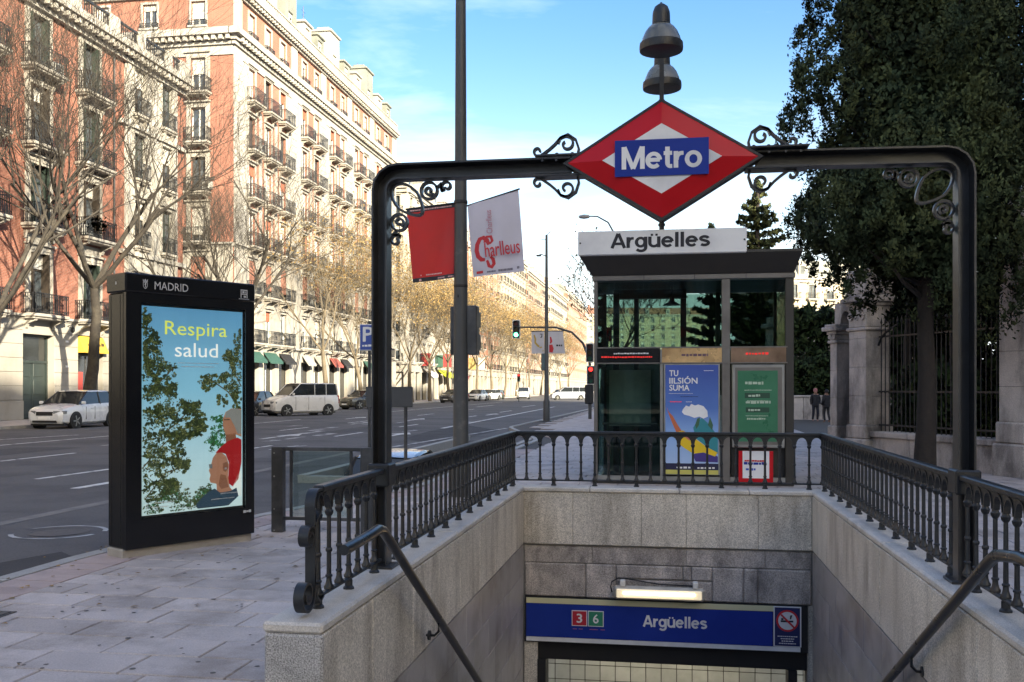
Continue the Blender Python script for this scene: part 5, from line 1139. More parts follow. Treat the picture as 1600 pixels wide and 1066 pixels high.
plane('bare tree behind the right edge of the kiosk, reaching over the dark car', -27.0, 52.6, 'bareB', R(140), .85)
plane('bare tree whose branches spread in front of the corner house above the white van', -27.0, 58.9, 'bareA', R(200), .95)
plane('leaning tree with pale sunlit trunk right of the white van', -26.8, 72.5, 'leafA', R(80), 1.0, seed=120, H=15, r0=.24, fork=4.5, lean=(.12, .12), depth=6, kids=3, leafn=1, barkm=barkpale)
ky = [(82, 'leafB', 'autumn tree with brown leaves just right of the leaning one'), (90.5, 'leafA', 'autumn tree seen between the left gate post and the red banner'), (99, 'leafC', 'autumn tree under the red banner'), (107, 'leafB', 'golden autumn tree under the gap between the banners')]
plane(ky[0][2], -26.9, 82, 'leafB', R(10), 1.0, seed=131, H=16, r0=.22, fork=4.2, depth=5, kids=4, leafn=1, barkm=barkpale)
plane(ky[1][2], -27.0, 90.5, 'leafA', R(190), 1.05)
plane(ky[2][2], -26.9, 99, 'leafC', R(10), 1.0, seed=137, H=15.5, r0=.21, fork=4.4, depth=5, kids=4, leafn=2, barkm=barkpale)
plane(ky[3][2], -27.0, 107, 'leafB', R(130), 1.05)
ords = ['first', 'second', 'third', 'fourth', 'fifth', 'sixth', 'seventh', 'eighth', 'ninth', 'tenth', 'eleventh']
for k, y in enumerate((116, 125, 134, 145, 157, 170, 184, 200, 218, 240, 265)):
    plane('golden autumn plane tree, %s along the avenue beyond the lamp column' % ords[k], -26.8 + rr.uniform(-.3, .3), y, ('leafC', 'leafB')[k % 2], R(37 * k), rr.uniform(.95, 1.12))
plane('half bare tree with yellow leaves to the left of the lift, by the mast light', -2.35, 42.5, 'sideT', R(150), 1.0, seed=151, H=9.0, r0=.16, fork=3.2, lean=(-.04, 0), depth=5, kids=3, leafn=1, grp=None) if False else None
st = bare_tree(seed=153, H=9.5, r0=.16, fork=3.0, lean=(-.10, .0), depth=5, leafn=1, kids=3, minr=.017)
o = thing('street_tree', 'half bare tree with a few yellow leaves rising behind the left side of the lift', 'tree', (-3.0, 44.0, 0)); o.scale = (.84, .84, .84); st[0].build('trunk', bark, o, smooth=True); st[1].build('branches', bark, o); quads('leaves', leafquads(np.array([tuple(p) for p in st[2]]), .11, 1.3), leafbrown, o)
for k, (x, y, s_, l) in enumerate(((3.4, -17, .9, 'dark conifer behind the viewer, mirrored in the lift glass'),)):
    c = dup(CON[0], None, (x, y, 0), R(70 * k), (s_,) * 3); c['label'] = l; c['group'] = 'conifers behind the viewer'
for k, (x, y, l) in enumerate(((-4.2, -9, 'bare tree on the pavement behind the viewer'), (4.6, -13, 'second bare tree behind the viewer, nearer the garden'), (1.0, -22, 'third bare tree far behind the viewer'))):
    plane(l, x, y, 'bareA' if k != 1 else 'bareB', R(60 * k), .8)

q = random.Random(19); mb = MB()
for k in range(230):      # trodden gum and dark spots
    y = q.uniform(4.2, 15); x = q.uniform(-5.2, -2.15) if q.random() < .75 else q.uniform(2.1, 4.5)
    if x < kx(y) + .65: continue
    r_ = q.uniform(.008, .02); mb.add([(x + r_ * math.cos(a) * q.uniform(.8, 1.2), y + r_ * math.sin(a) * q.uniform(.8, 1.2), .0022) for a in np.linspace(0, 5.6, 8)], [tuple(range(8))])
stuff(mb.build('gum_spots', mat('trodden_gum', (.10, .09, .085), .8, .2, 9), pav))
q = MB(); q.box(-4.95, -4.45, 5.6, 6.0, -.0, .0045)
for k in range(7): q.box(-4.92 + k * .068, -4.88 + k * .068, 5.63, 5.97, .0045, .009)
q.build('service_cover', mat('cast_iron_cover', (.07, .068, .065), .6, .2, 9, .3, 40), pav)
# fallen leaves along the kerb and over the slabs
q = random.Random(9); mb = MB()
for k in range(150):
    y = q.uniform(4, 14); x = kx(y) + (abs(q.gauss(0, .9)) if q.random() < .8 else q.uniform(0, 3)) + .05
    if x > -2.1: continue
    a = q.uniform(0, 6.28); s_ = q.uniform(.012, .035); c, s2 = math.cos(a) * s_, math.sin(a) * s_; z = .0065 + q.uniform(0, .004)
    mb.add([(x + c, y + s2, z), (x - s2 * .6, y + c * .6, z + q.uniform(.002, .012)), (x - c, y - s2, z), (x + s2 * .6, y - c * .6, z + q.uniform(0, .008))], [(0, 1, 2, 3)])
for k in range(120):
    y = q.uniform(5, 16); x = kx(y) - abs(q.gauss(0, .35)) - .03; a = q.uniform(0, 6.28); s_ = q.uniform(.015, .04); c, s2 = math.cos(a) * s_, math.sin(a) * s_; z = -.112
    mb.add([(x + c, y + s2, z), (x - s2 * .6, y + c * .6, z + .008), (x - c, y - s2, z), (x + s2 * .6, y - c * .6, z + .004)], [(0, 1, 2, 3)])
stuff(mb.build('fallen_leaves', leafbrown), 'dry brown leaves lying along the kerb')
# ================================================================== apartment houses
class Fac:
    """a facade frame: x along the front, -y outwards, z up, placed in its house's own coordinates"""
    def __init__(s, root, ox=0, oy=0, ang=0): s.r = root; s.a = ang; s.M = Matrix.Translation((ox, oy, 0)) @ Matrix.Rotation(ang, 4, 'Z')
    def mb(s): return MB(s.M)
    def put(s, proto, x, z, y=0): return dup(proto, s.r, tuple(s.M @ Vector((x, y, z))), s.a)
def win_proto(name, w_, h_, framem, blind=0, dep=.24, mull=1, transom=0, shut=False, shade=None, fw=.06):
    o = MB(); o.box(-w_ / 2, -w_ / 2 + fw, dep - .03, dep + .05, 0, h_).box(w_ / 2 - fw, w_ / 2, dep - .03, dep + .05, 0, h_).box(-w_ / 2, w_ / 2, dep - .028, dep + .048, 0, fw * 1.3).box(-w_ / 2, w_ / 2, dep - .028, dep + .048, h_ - fw, h_)
    if mull: o.box(-.045, .045, dep - .045, dep + .045, 0, h_)
    if transom: o.box(-w_ / 2, w_ / 2, dep - .04, dep + .04, h_ * transom, h_ * transom + .07)
    f = o.build(name, framem)
    for s_ in ((-1, 1) if mull else (0,)):
        a, b = ((-w_ / 2 + fw, -.045) if s_ < 0 else (.045, w_ / 2 - fw)) if s_ else (-w_ / 2 + fw, w_ / 2 - fw)
        MB().add([(a, dep + .012 + .006 * s_, fw), (b, dep + .012, fw), (b, dep + .016, h_ - fw), (a, dep + .014, h_ - fw)], [(0, 1, 2, 3)]).build('pane', winglass, f)
    if blind: MB().box(-w_ / 2 + .03, w_ / 2 - .03, dep - .07, dep - .05, h_ * (1 - blind), h_).build('blind', shade or blindm, f)
    if shut:
        for s_ in (-1, 1):
            m_ = MB(); a = s_ * (w_ / 2 - .03); m_.box(min(a, a - s_ * .04), max(a, a - s_ * .04), -.18, dep - .04, 0.02, h_ - .02)
            m_.build('shutter', framem, f)
    return f
def surround(w_, h_, m, jw=.28, pr=.07, hood=True, sill=False, name='window_surround', keystone=False):
    o = MB(); o.box(-w_ / 2 - jw, -w_ / 2, -pr, .02, 0, h_).box(w_ / 2, w_ / 2 + jw, -pr, .02, 0, h_).box(-w_ / 2 - jw, w_ / 2 + jw, -pr - .003, .02, h_, h_ + jw)
    o.box(-w_ / 2 - jw + .07, -w_ / 2 - jw + .13, -pr - .03, -pr, 0, h_ + jw * .7).box(w_ / 2 + jw - .13, w_ / 2 + jw - .07, -pr - .03, -pr, 0, h_ + jw * .7)
    if hood: o.box(-w_ / 2 - jw - .08, w_ / 2 + jw + .08, -pr - .16, .02, h_ + jw, h_ + jw + .10)
    if keystone: o.box(-.16, .16, -pr - .08, 0, h_ - .04, h_ + jw - .003).box(-w_ / 2 - jw * .5 - .2, w_ / 2 + jw * .5 + .2, -pr - .05, -pr, h_ + jw * .35, h_ + jw * .55)
    if sill: o.box(-w_ / 2 - jw, w_ / 2 + jw, -pr - .12, .02, -.14, 0)
    return o.build(name, m)
def balcony(w_, d, m, h=1.0, step=.125, belly=0, name='balcony'):
    o = MB(); o.cbox(-w_ / 2, w_ / 2, -d, 0, -.16, 0, .03); o.cbox(-w_ / 2 + .08, w_ / 2 - .08, -d + .1, 0, -.26, -.16, .03)
    for s_ in (-1, 1):
        x = s_ * (w_ / 2 - .35); o.prism([(-d + .15, -.26), (0, -.26), (0, -.75), (-.12, -.70), (-.2, -.5), (-d + .2, -.36)], x - .09, x + .09, plane='yz')
    s = o.build(name, m); r_ = MB(); e = .05
    for (xa, ya, xb, yb) in ((-w_ / 2 + e, -d + e, w_ / 2 - e, -d + e), (-w_ / 2 + e, -.02, -w_ / 2 + e, -d + e), (w_ / 2 - e, -d + e, w_ / 2 - e, -.02)):
        L_ = math.hypot(xb - xa, yb - ya); n = max(1, round(L_ / step))
        for z, t in ((.06, .022), (.20, .014), (h - .18, .014), (h, .03)): r_.box(min(xa, xb) - t / 2, max(xa, xb) + t / 2, min(ya, yb) - t / 2, max(ya, yb) + t / 2, z - t / 2, z + t / 2)
        for k in range(n + 1): x, y = xa + (xb - xa) * k / n, ya + (yb - ya) * k / n; r_.box(x - .011, x + .011, y - .011, y + .011, .03, h)
        for k in range(n):
            x, y = xa + (xb - xa) * (k + .5) / n, ya + (yb - ya) * (k + .5) / n; c, s2 = (xb - xa) / L_, (yb - ya) / L_
            ring = [(x + c * .045 * math.cos(R(a)), y + s2 * .045 * math.cos(R(a)), h - .09 + .07 * math.sin(R(a))) for a in range(0, 360, 60)]; r_.tube(ring, .009, 3, closed=True)
            r_.tube([(p[0], p[1], p[2] - h + .22) for p in ring], .009, 3, closed=True)
    r_.build('railing', iron, s); return s
def cornice(fc, x0, x1, z0, z1, pr, m, dent=0, name='cornice', ends=0):
    o = fc.mb(); st = [(0, .35), (.25, .55), (.55, 1.0), (.85, .9)]
    for k, (a, b) in enumerate(st): o.box(x0 - ends * pr * b, x1 + ends * pr * b * 0 + (ends * 0), -pr * b, .05 + .003 * k, z0 + (z1 - z0) * a, z0 + (z1 - z0) * (st[k + 1][0] if k < 3 else 1))
    if dent:
        x = x0 + .2
        while x < x1 - .2: o.box(x, x + dent * .5, -pr * .85, 0, z0 + (z1 - z0) * .25, z0 + (z1 - z0) * .53); x += dent
    return o.build(name, m, fc.r)
def hide(o):      # prototypes: move the source out once copies exist
    for c in KIDS(o): hide(c)
    bpy.data.objects.remove(o)
PROTOS = []
def P(o): PROTOS.append(o); return o
XF = -31
# ---------------- house A: brick with green doors and black balconies
A0 = 21.5
hA = thing('apartment_building', 'red brick apartment house with black iron balconies and green doors at the left edge', 'building', (XF, A0, 0), R(90))
fa = Fac(hA); WA = 57.7 - A0
flA = [5.2, 9.6, 13.55, 17.35]; wx = [3.6, 8.2, 12.9, 17.6, 21.9, 26.2]; sx_ = [31.0, 34.1]
ops = [(x - .68, x + .68, z, z + (3.05 if z < 17 else 2.75)) for x in wx for z in flA]
m_ = fa.mb(); holes(m_, 0, 28.9, 5.0, 20.4, ops, 0, .34); m_.build('brick_wall', brickA, hA)
ops2 = [(x - .62, x + .62, z + .25, z + 2.95) for x in sx_ for z in flA]
m_ = fa.mb(); holes(m_, 29.5, 35.3, 5.0, 20.4, ops2, -.12, .34); m_.add([(29.5, -.12, 5), (29.5, .2, 5), (29.5, .2, 20.4), (29.5, -.12, 20.4)], [(0, 1, 2, 3)]); m_.build('stone_wall', stone_b, hA)
m_ = fa.mb(); m_.box(28.9, 29.5, -.02, .3, 5.0, 20.4).box(35.3, WA, -.02, .3, 5.0, 20.4); m_.build('brick_wall', brickA, hA)
for x in (32.55, 29.8, 35.1): m_ = fa.mb(); m_.box(x - .16, x + .16, -.2, -.12, 5.3, 20.3); m_.build('pilaster', stone_b, hA)
gops = [(wx[4] - 1.25, wx[4] + 1.15, 0, 4.2), (wx[5] - 1.15, wx[5] + 1.1, 0, 4.35), (wx[3] - 1.0, wx[3] + 1.0, 0.0, 4.1), (wx[2] - 1.1, wx[2] + 1.1, .9, 4.1), (30.0, 32.2, .0, 4.0), (33.0, 35.1, .6, 4.0), (wx[1] - 1, wx[1] + 1, .9, 4.1), (wx[0] - 1, wx[0] + 1, 0, 4.1)]
m_ = fa.mb(); holes(m_, 0, WA, 0, 5.0, gops, -.05, .5); m_.build('ground_floor_wall', stone_g, hA)
# ashlar joints: courses proud of the wall
for k, x in enumerate([wx[4] + 1.15, wx[5] + 1.1, wx[3] + 1.0]):
    x2 = [wx[5] - 1.15, 30.0, wx[4] - 1.25][k]
    for j in range(6):
        z = .95 + j * .68; m_ = fa.mb(); m_.cbox(x + .02, x2 - .02, -.085, -.04, z + .012, z + .668, .012); m_.build('ashlar_block', stone_g, hA)
    m_ = fa.mb(); m_.cbox(x + .0, x2, -.12, -.04, 0, .92, .02); m_.build('base_block', stone_g, hA)
m_ = fa.mb(); m_.box(0, WA, .5, .6, -.1, 5); m_.build('shop_back', blackmat, hA)
cornice(fa, 0, WA, 4.86, 5.14, .28, stone_w, 0, 'string_course'); cornice(fa, 0, WA, 20.35, 21.35, .85, stone_b, .5, 'cornice')
m_ = fa.mb(); m_.box(28.9, WA, -.26, 0, 16.7, 16.95).box(28.9, WA, -.3, 0, 9.25, 9.5); m_.build('string_course', stone_b, hA)
m_ = fa.mb(); m_.box(0, WA, .6, 14, 0, 20.9); m_.build('inner_block', stone_g, hA)
m_ = fa.mb(); m_.add([(WA, -.05, 0), (WA, 14, 0), (WA, 14, 21), (WA, -.05, 21)], [(0, 1, 2, 3)]); m_.build('end_wall', brickA, hA)
wpA = [P(win_proto('window', 1.36, 3.05, greenwood, 0, .28, 1, .72, shut=True)), P(win_proto('window', 1.36, 3.05, darkwood, .25, .28, 1, .72, shut=True)), P(win_proto('window', 1.36, 2.75, greenwood, 0, .28, 1, 0, shut=True))]
wpS = [P(win_proto('window', 1.24, 2.7, darkwood, .38, .22)), P(win_proto('window', 1.24, 2.7, greenwood, .0, .22, 1, .7))]
suA = P(surround(1.36, 3.05, stone_w, .36, .09, True, keystone=True)); suA2 = P(surround(1.36, 2.75, stone_w, .36, .07, True)); suS = P(surround(1.24, 2.7, stone_b, .2, .06, True, sill=True))
baA = P(balcony(2.75, .80, stone_w)); baS = P(balcony(1.55, .34, stone_w, .95))
for x in wx:
    for k, z in enumerate(flA):
        top = z > 17; fa.put(wpA[2] if top else wpA[(k + int(x)) % 2], x, z); fa.put(suA2 if top else suA, x, z); fa.put(baA, x, z - .02)
        if not top: 
            m_ = fa.mb(); m_.cbox(x - 1.0, x + 1.0, -.05, .0, z + 3.55, z + (4.0 if k == 0 else 3.62), .02); m_.build('carved_panel', stone_w, hA)
for x in sx_:
    for k, z in enumerate(flA): fa.put(wpS[(k + int(x)) % 2] if not z > 17 else wpS[0 if x < 32 else 1], x, z + .25, -.12); fa.put(suS, x, z + .25, -.12); fa.put(baS, x, z + .27, -.12)
m_ = fa.mb(); m_.tube([(28.35, -.12, 20.3), (28.35, -.12, 5.2)], .055, 8); m_.tube([(28.35, -.12, 5.2), (28.35, -.16, .3)], .055, 8); m_.build('downpipe', iron2, hA)
# parapet, terraces and set back top storey
for a, b in ((19, 20), (24, 25), (27.6, 28.6), (30.5, 31.3), (33.6, 34.4), (35.4, WA)): m_ = fa.mb(); m_.cbox(a, b, -.35, .1, 21.36, 22.45, .03); m_.build('parapet_pier', stone_b, hA)
m_ = fa.mb(); m_.box(0, WA, -.3, -.2, 21.36, 21.62).box(0, WA, -.3, -.2, 22.25, 22.38)
for k in range(int(WA / .22)): m_.box(k * .22, k * .22 + .05, -.27, -.23, 21.62, 22.25)
m_.build('terrace_railing', iron, hA)
m_ = fa.mb(); holes(m_, 0, 28.2, 21.35, 24.6, [(x - .8, x + .8, 21.6, 24.0) for x in wx], 1.6, .2); m_.add([(28.2, 1.6, 21.3), (28.2, 12, 21.3), (28.2, 12, 24.6), (28.2, 1.6, 24.6)], [(0, 1, 2, 3)]); m_.build('attic_wall', brickA, hA)
for x in wx: fa.put(wpS[0], x, 21.55, 1.6)
m_ = fa.mb(); m_.cbox(-.5, 28.9, .4, 13, 24.6, 24.9, .05); m_.build('roof', mat('dark_wooden_eaves', (.10, .06, .04), .7, .2, 2), hA)
m_ = fa.mb(); m_.box(28.2, WA, 5, 13.5, 21, 22.6); m_.build('roof', stone_b, hA)
# ground floor doors and the yellow shop sign
def door(fc, x0, x1, z1, m, par, fan=.8):
    w_ = x1 - x0; o = fc.mb(); o.box(x0, x0 + .1, .30, .42, 0, z1).box(x1 - .1, x1, .30, .42, 0, z1).box(x0, x1, .29, .43, z1 - .12, z1).box(x0, x1, .29, .43, z1 - fan - .12, z1 - fan); d = o.build('door_frame', m, par)
    for k in range(2):
        a = x0 + .1 + k * (w_ - .2) / 2; b = a + (w_ - .2) / 2 - .02; q = fc.mb(); q.box(a + .01, b, .36, .40, .02, z1 - fan - .12)
        for z in (.2, 1.2, 2.1): q.cbox(a + .14, b - .13, .335, .365, z, z + .75, .02)
        q.build('door_leaf', m, par)
    q = fc.mb(); q.box(x0 + .1, x1 - .1, .37, .39, z1 - fan, z1 - .12); q.build('pane', shadeglass, par)
door(fa, wx[4] - 1.25, wx[4] + 1.15, 4.2, mat('dark_grey_green_door', (.024, .034, .032), .45, .2, 3), hA, 1.3); door(fa, wx[3] - 1.0, wx[3] + 1.0, 4.1, darkwood, hA); door(fa, wx[0] - 1.0, wx[0] + 1.0, 4.1, greenwood, hA)
def shopfront(fc, x0, x1, z1, par, sill=.5, fm=None, name='shop_window'):
    fm = fm or iron2; o = fc.mb(); n = 2 if x1 - x0 > 1.7 else 1
    for k in range(n + 1): x = x0 + (x1 - x0 - .07) * k / n; o.box(x, x + .07, .22, .30, 0, z1)
    o.box(x0, x1, .21, .31, sill - .08, sill).box(x0, x1, .21, .31, z1 - .1, z1).box(x0, x1, .25, .30, 0, sill - .08); s = o.build(name, fm, par)
    q = fc.mb(); q.box(x0 + .05, x1 - .05, .25, .262, sill, z1 - .1); q.build('pane', shadeglass, s)
    q = fc.mb(); r2 = random.Random(int(x0 * 7 + z1 * 13))
    return s
shopfront(fa, wx[5] - 1.15, wx[5] + 1.1, 3.35, hA, .6); shopfront(fa, wx[2] - 1.1, wx[2] + 1.1, 4.1, hA, .9); shopfront(fa, 30.0, 32.2, 4.0, hA, .3); shopfront(fa, 33.0, 35.1, 4.0, hA, .7)
ysb = fa.mb(); ysb.add([(wx[5] - 1.15, -.08, 4.3), (wx[5] + 1.12, -.08, 4.3), (wx[5] + 1.12, -.42, 3.5), (wx[5] - 1.15, -.42, 3.5), (wx[5] - 1.15, .3, 4.3), (wx[5] + 1.12, .3, 4.3), (wx[5] + 1.12, .3, 3.42), (wx[5] - 1.15, .3, 3.42), (wx[5] - 1.15, -.42, 3.42), (wx[5] + 1.12, -.42, 3.42)],
    [(0, 1, 2, 3), (0, 4, 5, 1), (3, 2, 9, 8), (8, 9, 6, 7), (0, 3, 8, 7, 4), (1, 5, 6, 9, 2)]); ysb.build('yellow_awning', flat('awning_yellow', (.50, .33, .05)), hA)
q = fa.mb(); r2 = random.Random(4); x = wx[5] - .6
while x < wx[5] + .9: h_ = r2.uniform(.10, .2); q.add([(x, -.30, 3.80), (x + .06, -.30, 3.80), (x + .06, -.245, 3.80 + h_), (x, -.245, 3.80 + h_)], [(0, 1, 2, 3)]); x += .085
q.build('awning_lettering', ink, hA)
q = fa.mb(); q.box(wx[5] - 1.0, wx[5] - .4, .15, .2, .7, 2.4).box(wx[5] + .2, wx[5] + .3, .15, .2, .7, 2.3); q.build('window_poster', flat('red_and_white_notice', (.42, .06, .05)), hA)
for x, z in ((24.05, 3.9), (24.05, 2.6)): q = fa.mb(); q.cbox(x - .12, x + .12, -.12, -.085, z, z + .1, .01); q.build('street_number_plate', signwhite, hA)
q = fa.mb(); q.tube([(24.1, -.1, 4.75), (24.1, -.4, 4.85), (24.1, -.4, 4.7)], .02, 6); q.lathe([(.0, 4.72), (.1, 4.68), (.12, 4.5), (.04, 4.4), (0, 4.39)], (24.1, -.4, 0), 10); q.build('wall_lantern', iron, hA)
acm = mat('air_conditioner_white', (.42, .42, .40), .5, .06, 4)
def aircon(fc, x, z, y=-.3):
    o = fc.mb(); o.cbox(x - .38, x + .38, y - .26, y + .02, z, z + .55, .03); a_ = o.build('air_conditioner', acm, fc.r); o = fc.mb(); o.lathe([(.2, y - .275), (.2, y - .262)], (x - .08, 0, z + .28), 14, 'y'); o.build('fan_grille', iron2, a_)
aircon(fa, wx[4] + .85, flA[3] + .05); aircon(fa, wx[5] - .9, flA[1] + .05)
for x, z in ((wx[4] + .9, flA[1] + .75), (wx[5] - .6, flA[1] + .7)):
    q = np.random.default_rng(int(x * 10)); C = np.array([tuple(fa.M @ Vector((x + a * .35, -.9 + b * .12, z + c * .22))) for a, b, c in q.normal(size=(160, 3))]); quads('balcony_plant', leafquads(C, .10, 1.8), leafgreen, hA)
# ---------------- house B: tall corner block
B0 = 65.1
hB = thing('apartment_building', 'tall corner block of orange brick and white stone with a mansard attic and nine storeys', 'building', (XF, B0, 0), R(90))
fb = Fac(hB); WB, DB = 41.5, 17.0
side = Fac(hB, 0, DB, R(-90))
flB = [4.95, 8.55, 12.15, 15.75, 19.35, 22.95]; xb = [3.1, 6.1, 9.0, 13.7, 16.6, 20.6, 23.5, 27.6, 30.5, 34.8, 37.9]; xs = [DB - 2.7, DB - 6.5, DB - 10.3, DB - 14.1]
W1, H1 = 1.15, 2.55
for fc, W_, X_, lo in ((fb, WB, xb, 9.1), (side, DB, xs, 9.1)):
    m_ = fc.mb(); holes(m_, 0, W_, lo, 26.3, [(x - W1 / 2, x + W1 / 2, z, z + H1) for x in X_ for z in flB[2:]], 0, .3); holes(m_, 0, W_, 27.4, 30.0, [(x - .55, x + .55, 27.85, 29.6) for x in X_], 0, .3); m_.build('brick_wall', brickB, hB)
    m_ = fc.mb(); holes(m_, 0, W_, 4.7, lo, [(x - W1 / 2, x + W1 / 2, z, z + (H1 if z < 8 else .55)) for x in X_ for z in flB[:2]], -.06, .36); m_.build('stone_wall', stone_w, hB)
    m_ = fc.mb(); holes(m_, 0, W_, lo, 11.9, [(x - W1 / 2, x + W1 / 2, 8.5, 11.1) for x in X_], -.055, .1); m_.build('stone_wall', stone_w, hB)
    go = [(x - 1.05, x + 1.05, .0, 3.7) for x in X_]; m_ = fc.mb(); holes(m_, 0, W_, 0, 4.7, go, -.1, .5); m_.build('ground_floor_wall', stone_w, hB)
    m_ = fc.mb(); m_.box(0.3, W_ - .3, .55, .7, 0, 4.6); m_.build('shop_back', blackmat, hB)
    cornice(fc, 0 if fc is fb else 0, W_, 26.3, 27.42, .75, stone_b, .55, ends=1 if fc is fb else 0); cornice(fc, 0, W_, 30.0, 30.75, .6, stone_b, .5, 'upper_cornice', ends=1 if fc is fb else 0)
    cornice(fc, 0, W_, 4.5, 4.82, .38, stone_b, 0, 'string_course'); cornice(fc, 0, W_, 11.75, 12.05, .3, stone_b, 0, 'string_course')
    m_ = fc.mb(); m_.box(0, W_, -.10, .0, 25.6, 26.3); m_.build('frieze', stone_b, hB)
pil = [(0, 1.3), (10.7, 11.9), (17.6, 18.8), (24.8, 26.0), (32.0, 33.3), (40.2, WB)]
for a, b in pil:
    for j in range(24):
        z = 12.1 + j * .565
        if z < 25.3: m_ = fb.mb(); m_.cbox(a, b, -.12, .0, z + .008, z + .557, .015); m_.build('quoin_block', stone_b, hB)
    m_ = fb.mb(); m_.box(a, b, -.1, 0, 27.42, 30.0); m_.build('pilaster', stone_b, hB)
bays = [(1.3, 10.7), (11.9, 17.6), (18.8, 24.8), (26.0, 32.0), (33.3, 40.2)]
for a, b in bays:
    X_ = [x for x in xb if a < x < b]
    for x, x2 in zip(X_, X_[1:]):
        m_ = fb.mb(); m_.box((x + x2) / 2 - .22, (x + x2) / 2 + .22, -.07, 0, 12.1, 22.6); m_.build('mullion_pilaster', stone_b, hB)
    m_ = fb.mb(); m_.box(a, X_[0] - W1 / 2 - .28, -.05, 0, 12.1, 25.6).box(X_[-1] + W1 / 2 + .28, b, -.05, 0, 12.1, 25.6); m_.build('bay_pilaster', stone_b, hB)
redshade = mat('terracotta_blind', (.34, .10, .06), .7, .1, 3)
wB = [P(win_proto('window', W1, H1, white, .45, .22)), P(win_proto('window', W1, H1, darkwood, 0, .22)), P(win_proto('window', W1, H1, white, .30, .22, shade=redshade)), P(win_proto('window', W1, H1, white, .8, .22)), P(win_proto('window', W1, H1, white, 0, .22))]
wT = [P(win_proto('window', 1.1, 1.75, white, .7, .2)), P(win_proto('window', 1.1, 1.75, white, .25, .2))]
suB = P(surround(W1, H1, stone_b, .2, .05, True)); suBs = P(surround(W1, H1, stone_w, .34, .08, True)); suT = P(surround(1.1, 1.75, stone_b, .16, .06, False, sill=True)); baB = P(balcony(2.1, .75, stone_w, .98)); baT = P(balcony(1.5, .3, stone_b, .35, .15, name='flower_rail'))
r3 = random.Random(12)
for fc, X_ in ((fb, xb), (side, xs)):
    for x in X_:
        for k, z in enumerate(flB): fc.put(r3.choice(wB), x, z); fc.put(suB if fc is fb else suBs, x, z); fc.put(baB, x, z - .02)
        fc.put(r3.choice(wT), x, 27.85); fc.put(suT, x, 27.85); fc.put(baT, x, 27.8)
    for k, x in enumerate(X_):
        if fc is side and k > 2: continue
        shopfront(fc, x - 1.05, x + 1.05, 3.7, hB, .45 if k % 3 else .0, (iron2, white, darkwood)[k % 3])
awc = [(.03, .085, .07), (.02, .02, .022), (.34, .33, .30), (.26, .07, .06), (.03, .08, .065), (.26, .25, .23)]
for k, (x, c, l_) in enumerate(((3.1, 0, 2.4), (6.1, 0, 2.4), (9.0, 1, 2.2), (13.7, 2, 1.8), (16.6, 5, 2.0), (20.6, 3, 2.2), (23.5, 1, 2.0), (30.5, 4, 2.2))):
    q = fb.mb(); q.add([(x - l_ / 2, -.12, 4.3), (x + l_ / 2, -.12, 4.3), (x + l_ / 2, -.75, 3.6), (x - l_ / 2, -.75, 3.6), (x - l_ / 2, -.75, 3.42), (x + l_ / 2, -.75, 3.42)], [(0, 1, 2, 3), (3, 2, 5, 4), (0, 3, 4), (1, 5, 2)]); q.build('awning', flat('awning_colour_%d' % c, awc[c]), hB)
m_ = fb.mb(); m_.box(.3, WB, .7, DB - .7, 0, 30.0); m_.build('inner_block', stone_w, hB)
m_ = fb.mb(); m_.add([(WB, 0, 0), (WB, DB, 0), (WB, DB, 30.7), (WB, 0, 30.7)], [(0, 1, 2, 3)]).add([(0, DB, 0), (WB, DB, 0), (WB, DB, 30.7), (0, DB, 30.7)], [(3, 2, 1, 0)]); m_.build('end_wall', brickB, hB)
# balustrade and mansard with dormers
m_ = fb.mb(); m_.box(0, WB, -.35, -.15, 30.75, 30.95).box(0, WB, -.35, -.15, 31.5, 31.62)
for k in range(int(WB / .3)): m_.box(k * .3 + .05, k * .3 + .17, -.31, -.19, 30.95, 31.5)
m_.build('balustrade', stone_b, hB)
m_ = side.mb(); m_.box(0, DB, -.35, -.15, 30.75, 31.0).box(0, DB, -.35, -.15, 31.5, 31.62)
for k in range(int(DB / .3)): m_.box(k * .3 + .05, k * .3 + .17, -.31, -.19, 31.0, 31.5)
m_.build('balustrade', stone_b, hB)
m_ = fb.mb(); m_.add([(.8, .9, 30.7), (WB, .9, 30.7), (WB, 2.4, 33.9), (1.8, 2.4, 33.9), (1.8, DB - 2, 33.9), (WB, DB - 2, 33.9), (.8, DB - .8, 30.7)], [(0, 1, 2, 3), (3, 2, 5, 4), (0, 3, 4, 6)]).add([(WB, .9, 30.7), (WB, DB - 2, 30.7), (WB, DB - 2, 33.9), (WB, 2.4, 33.9)], [(0, 1, 2, 3)]); m_.build('mansard_roof', zinc, hB)
for k, x in enumerate([1.9, 4.6, 7.6, 11.3, 15.1, 18.2, 22.0, 25.4, 29.0, 32.6, 36.3, 39.6]):
    tower = k % 3 == 0; w_ = 1.25 if tower else .85; zt = 34.9 if tower else 33.3
    q = fb.mb(); holes(q, x - w_, x + w_, 30.75, zt, [(x - .5, x + .5, 31.4, 33.0)], .25, .25); q.add([(x - w_, .25, 30.75), (x - w_, 2.6, 30.75), (x - w_, 2.6, zt), (x - w_, .25, zt)], [(0, 1, 2, 3)]).add([(x + w_, .25, 30.75), (x + w_, 2.6, 30.75), (x + w_, 2.6, zt), (x + w_, .25, zt)], [(0, 1, 2, 3)])
    q.cbox(x - w_ - .15, x + w_ + .15, .1, 2.7, zt, zt + .22, .04)
    if tower: q.cbox(x - .6, x + .6, .6, 1.9, zt + .22, zt + .7, .1)
    q.build('dormer', stone_b if k % 2 == 0 else zinc, hB); fb.put(wT[k % 2], x, 31.3, .25)
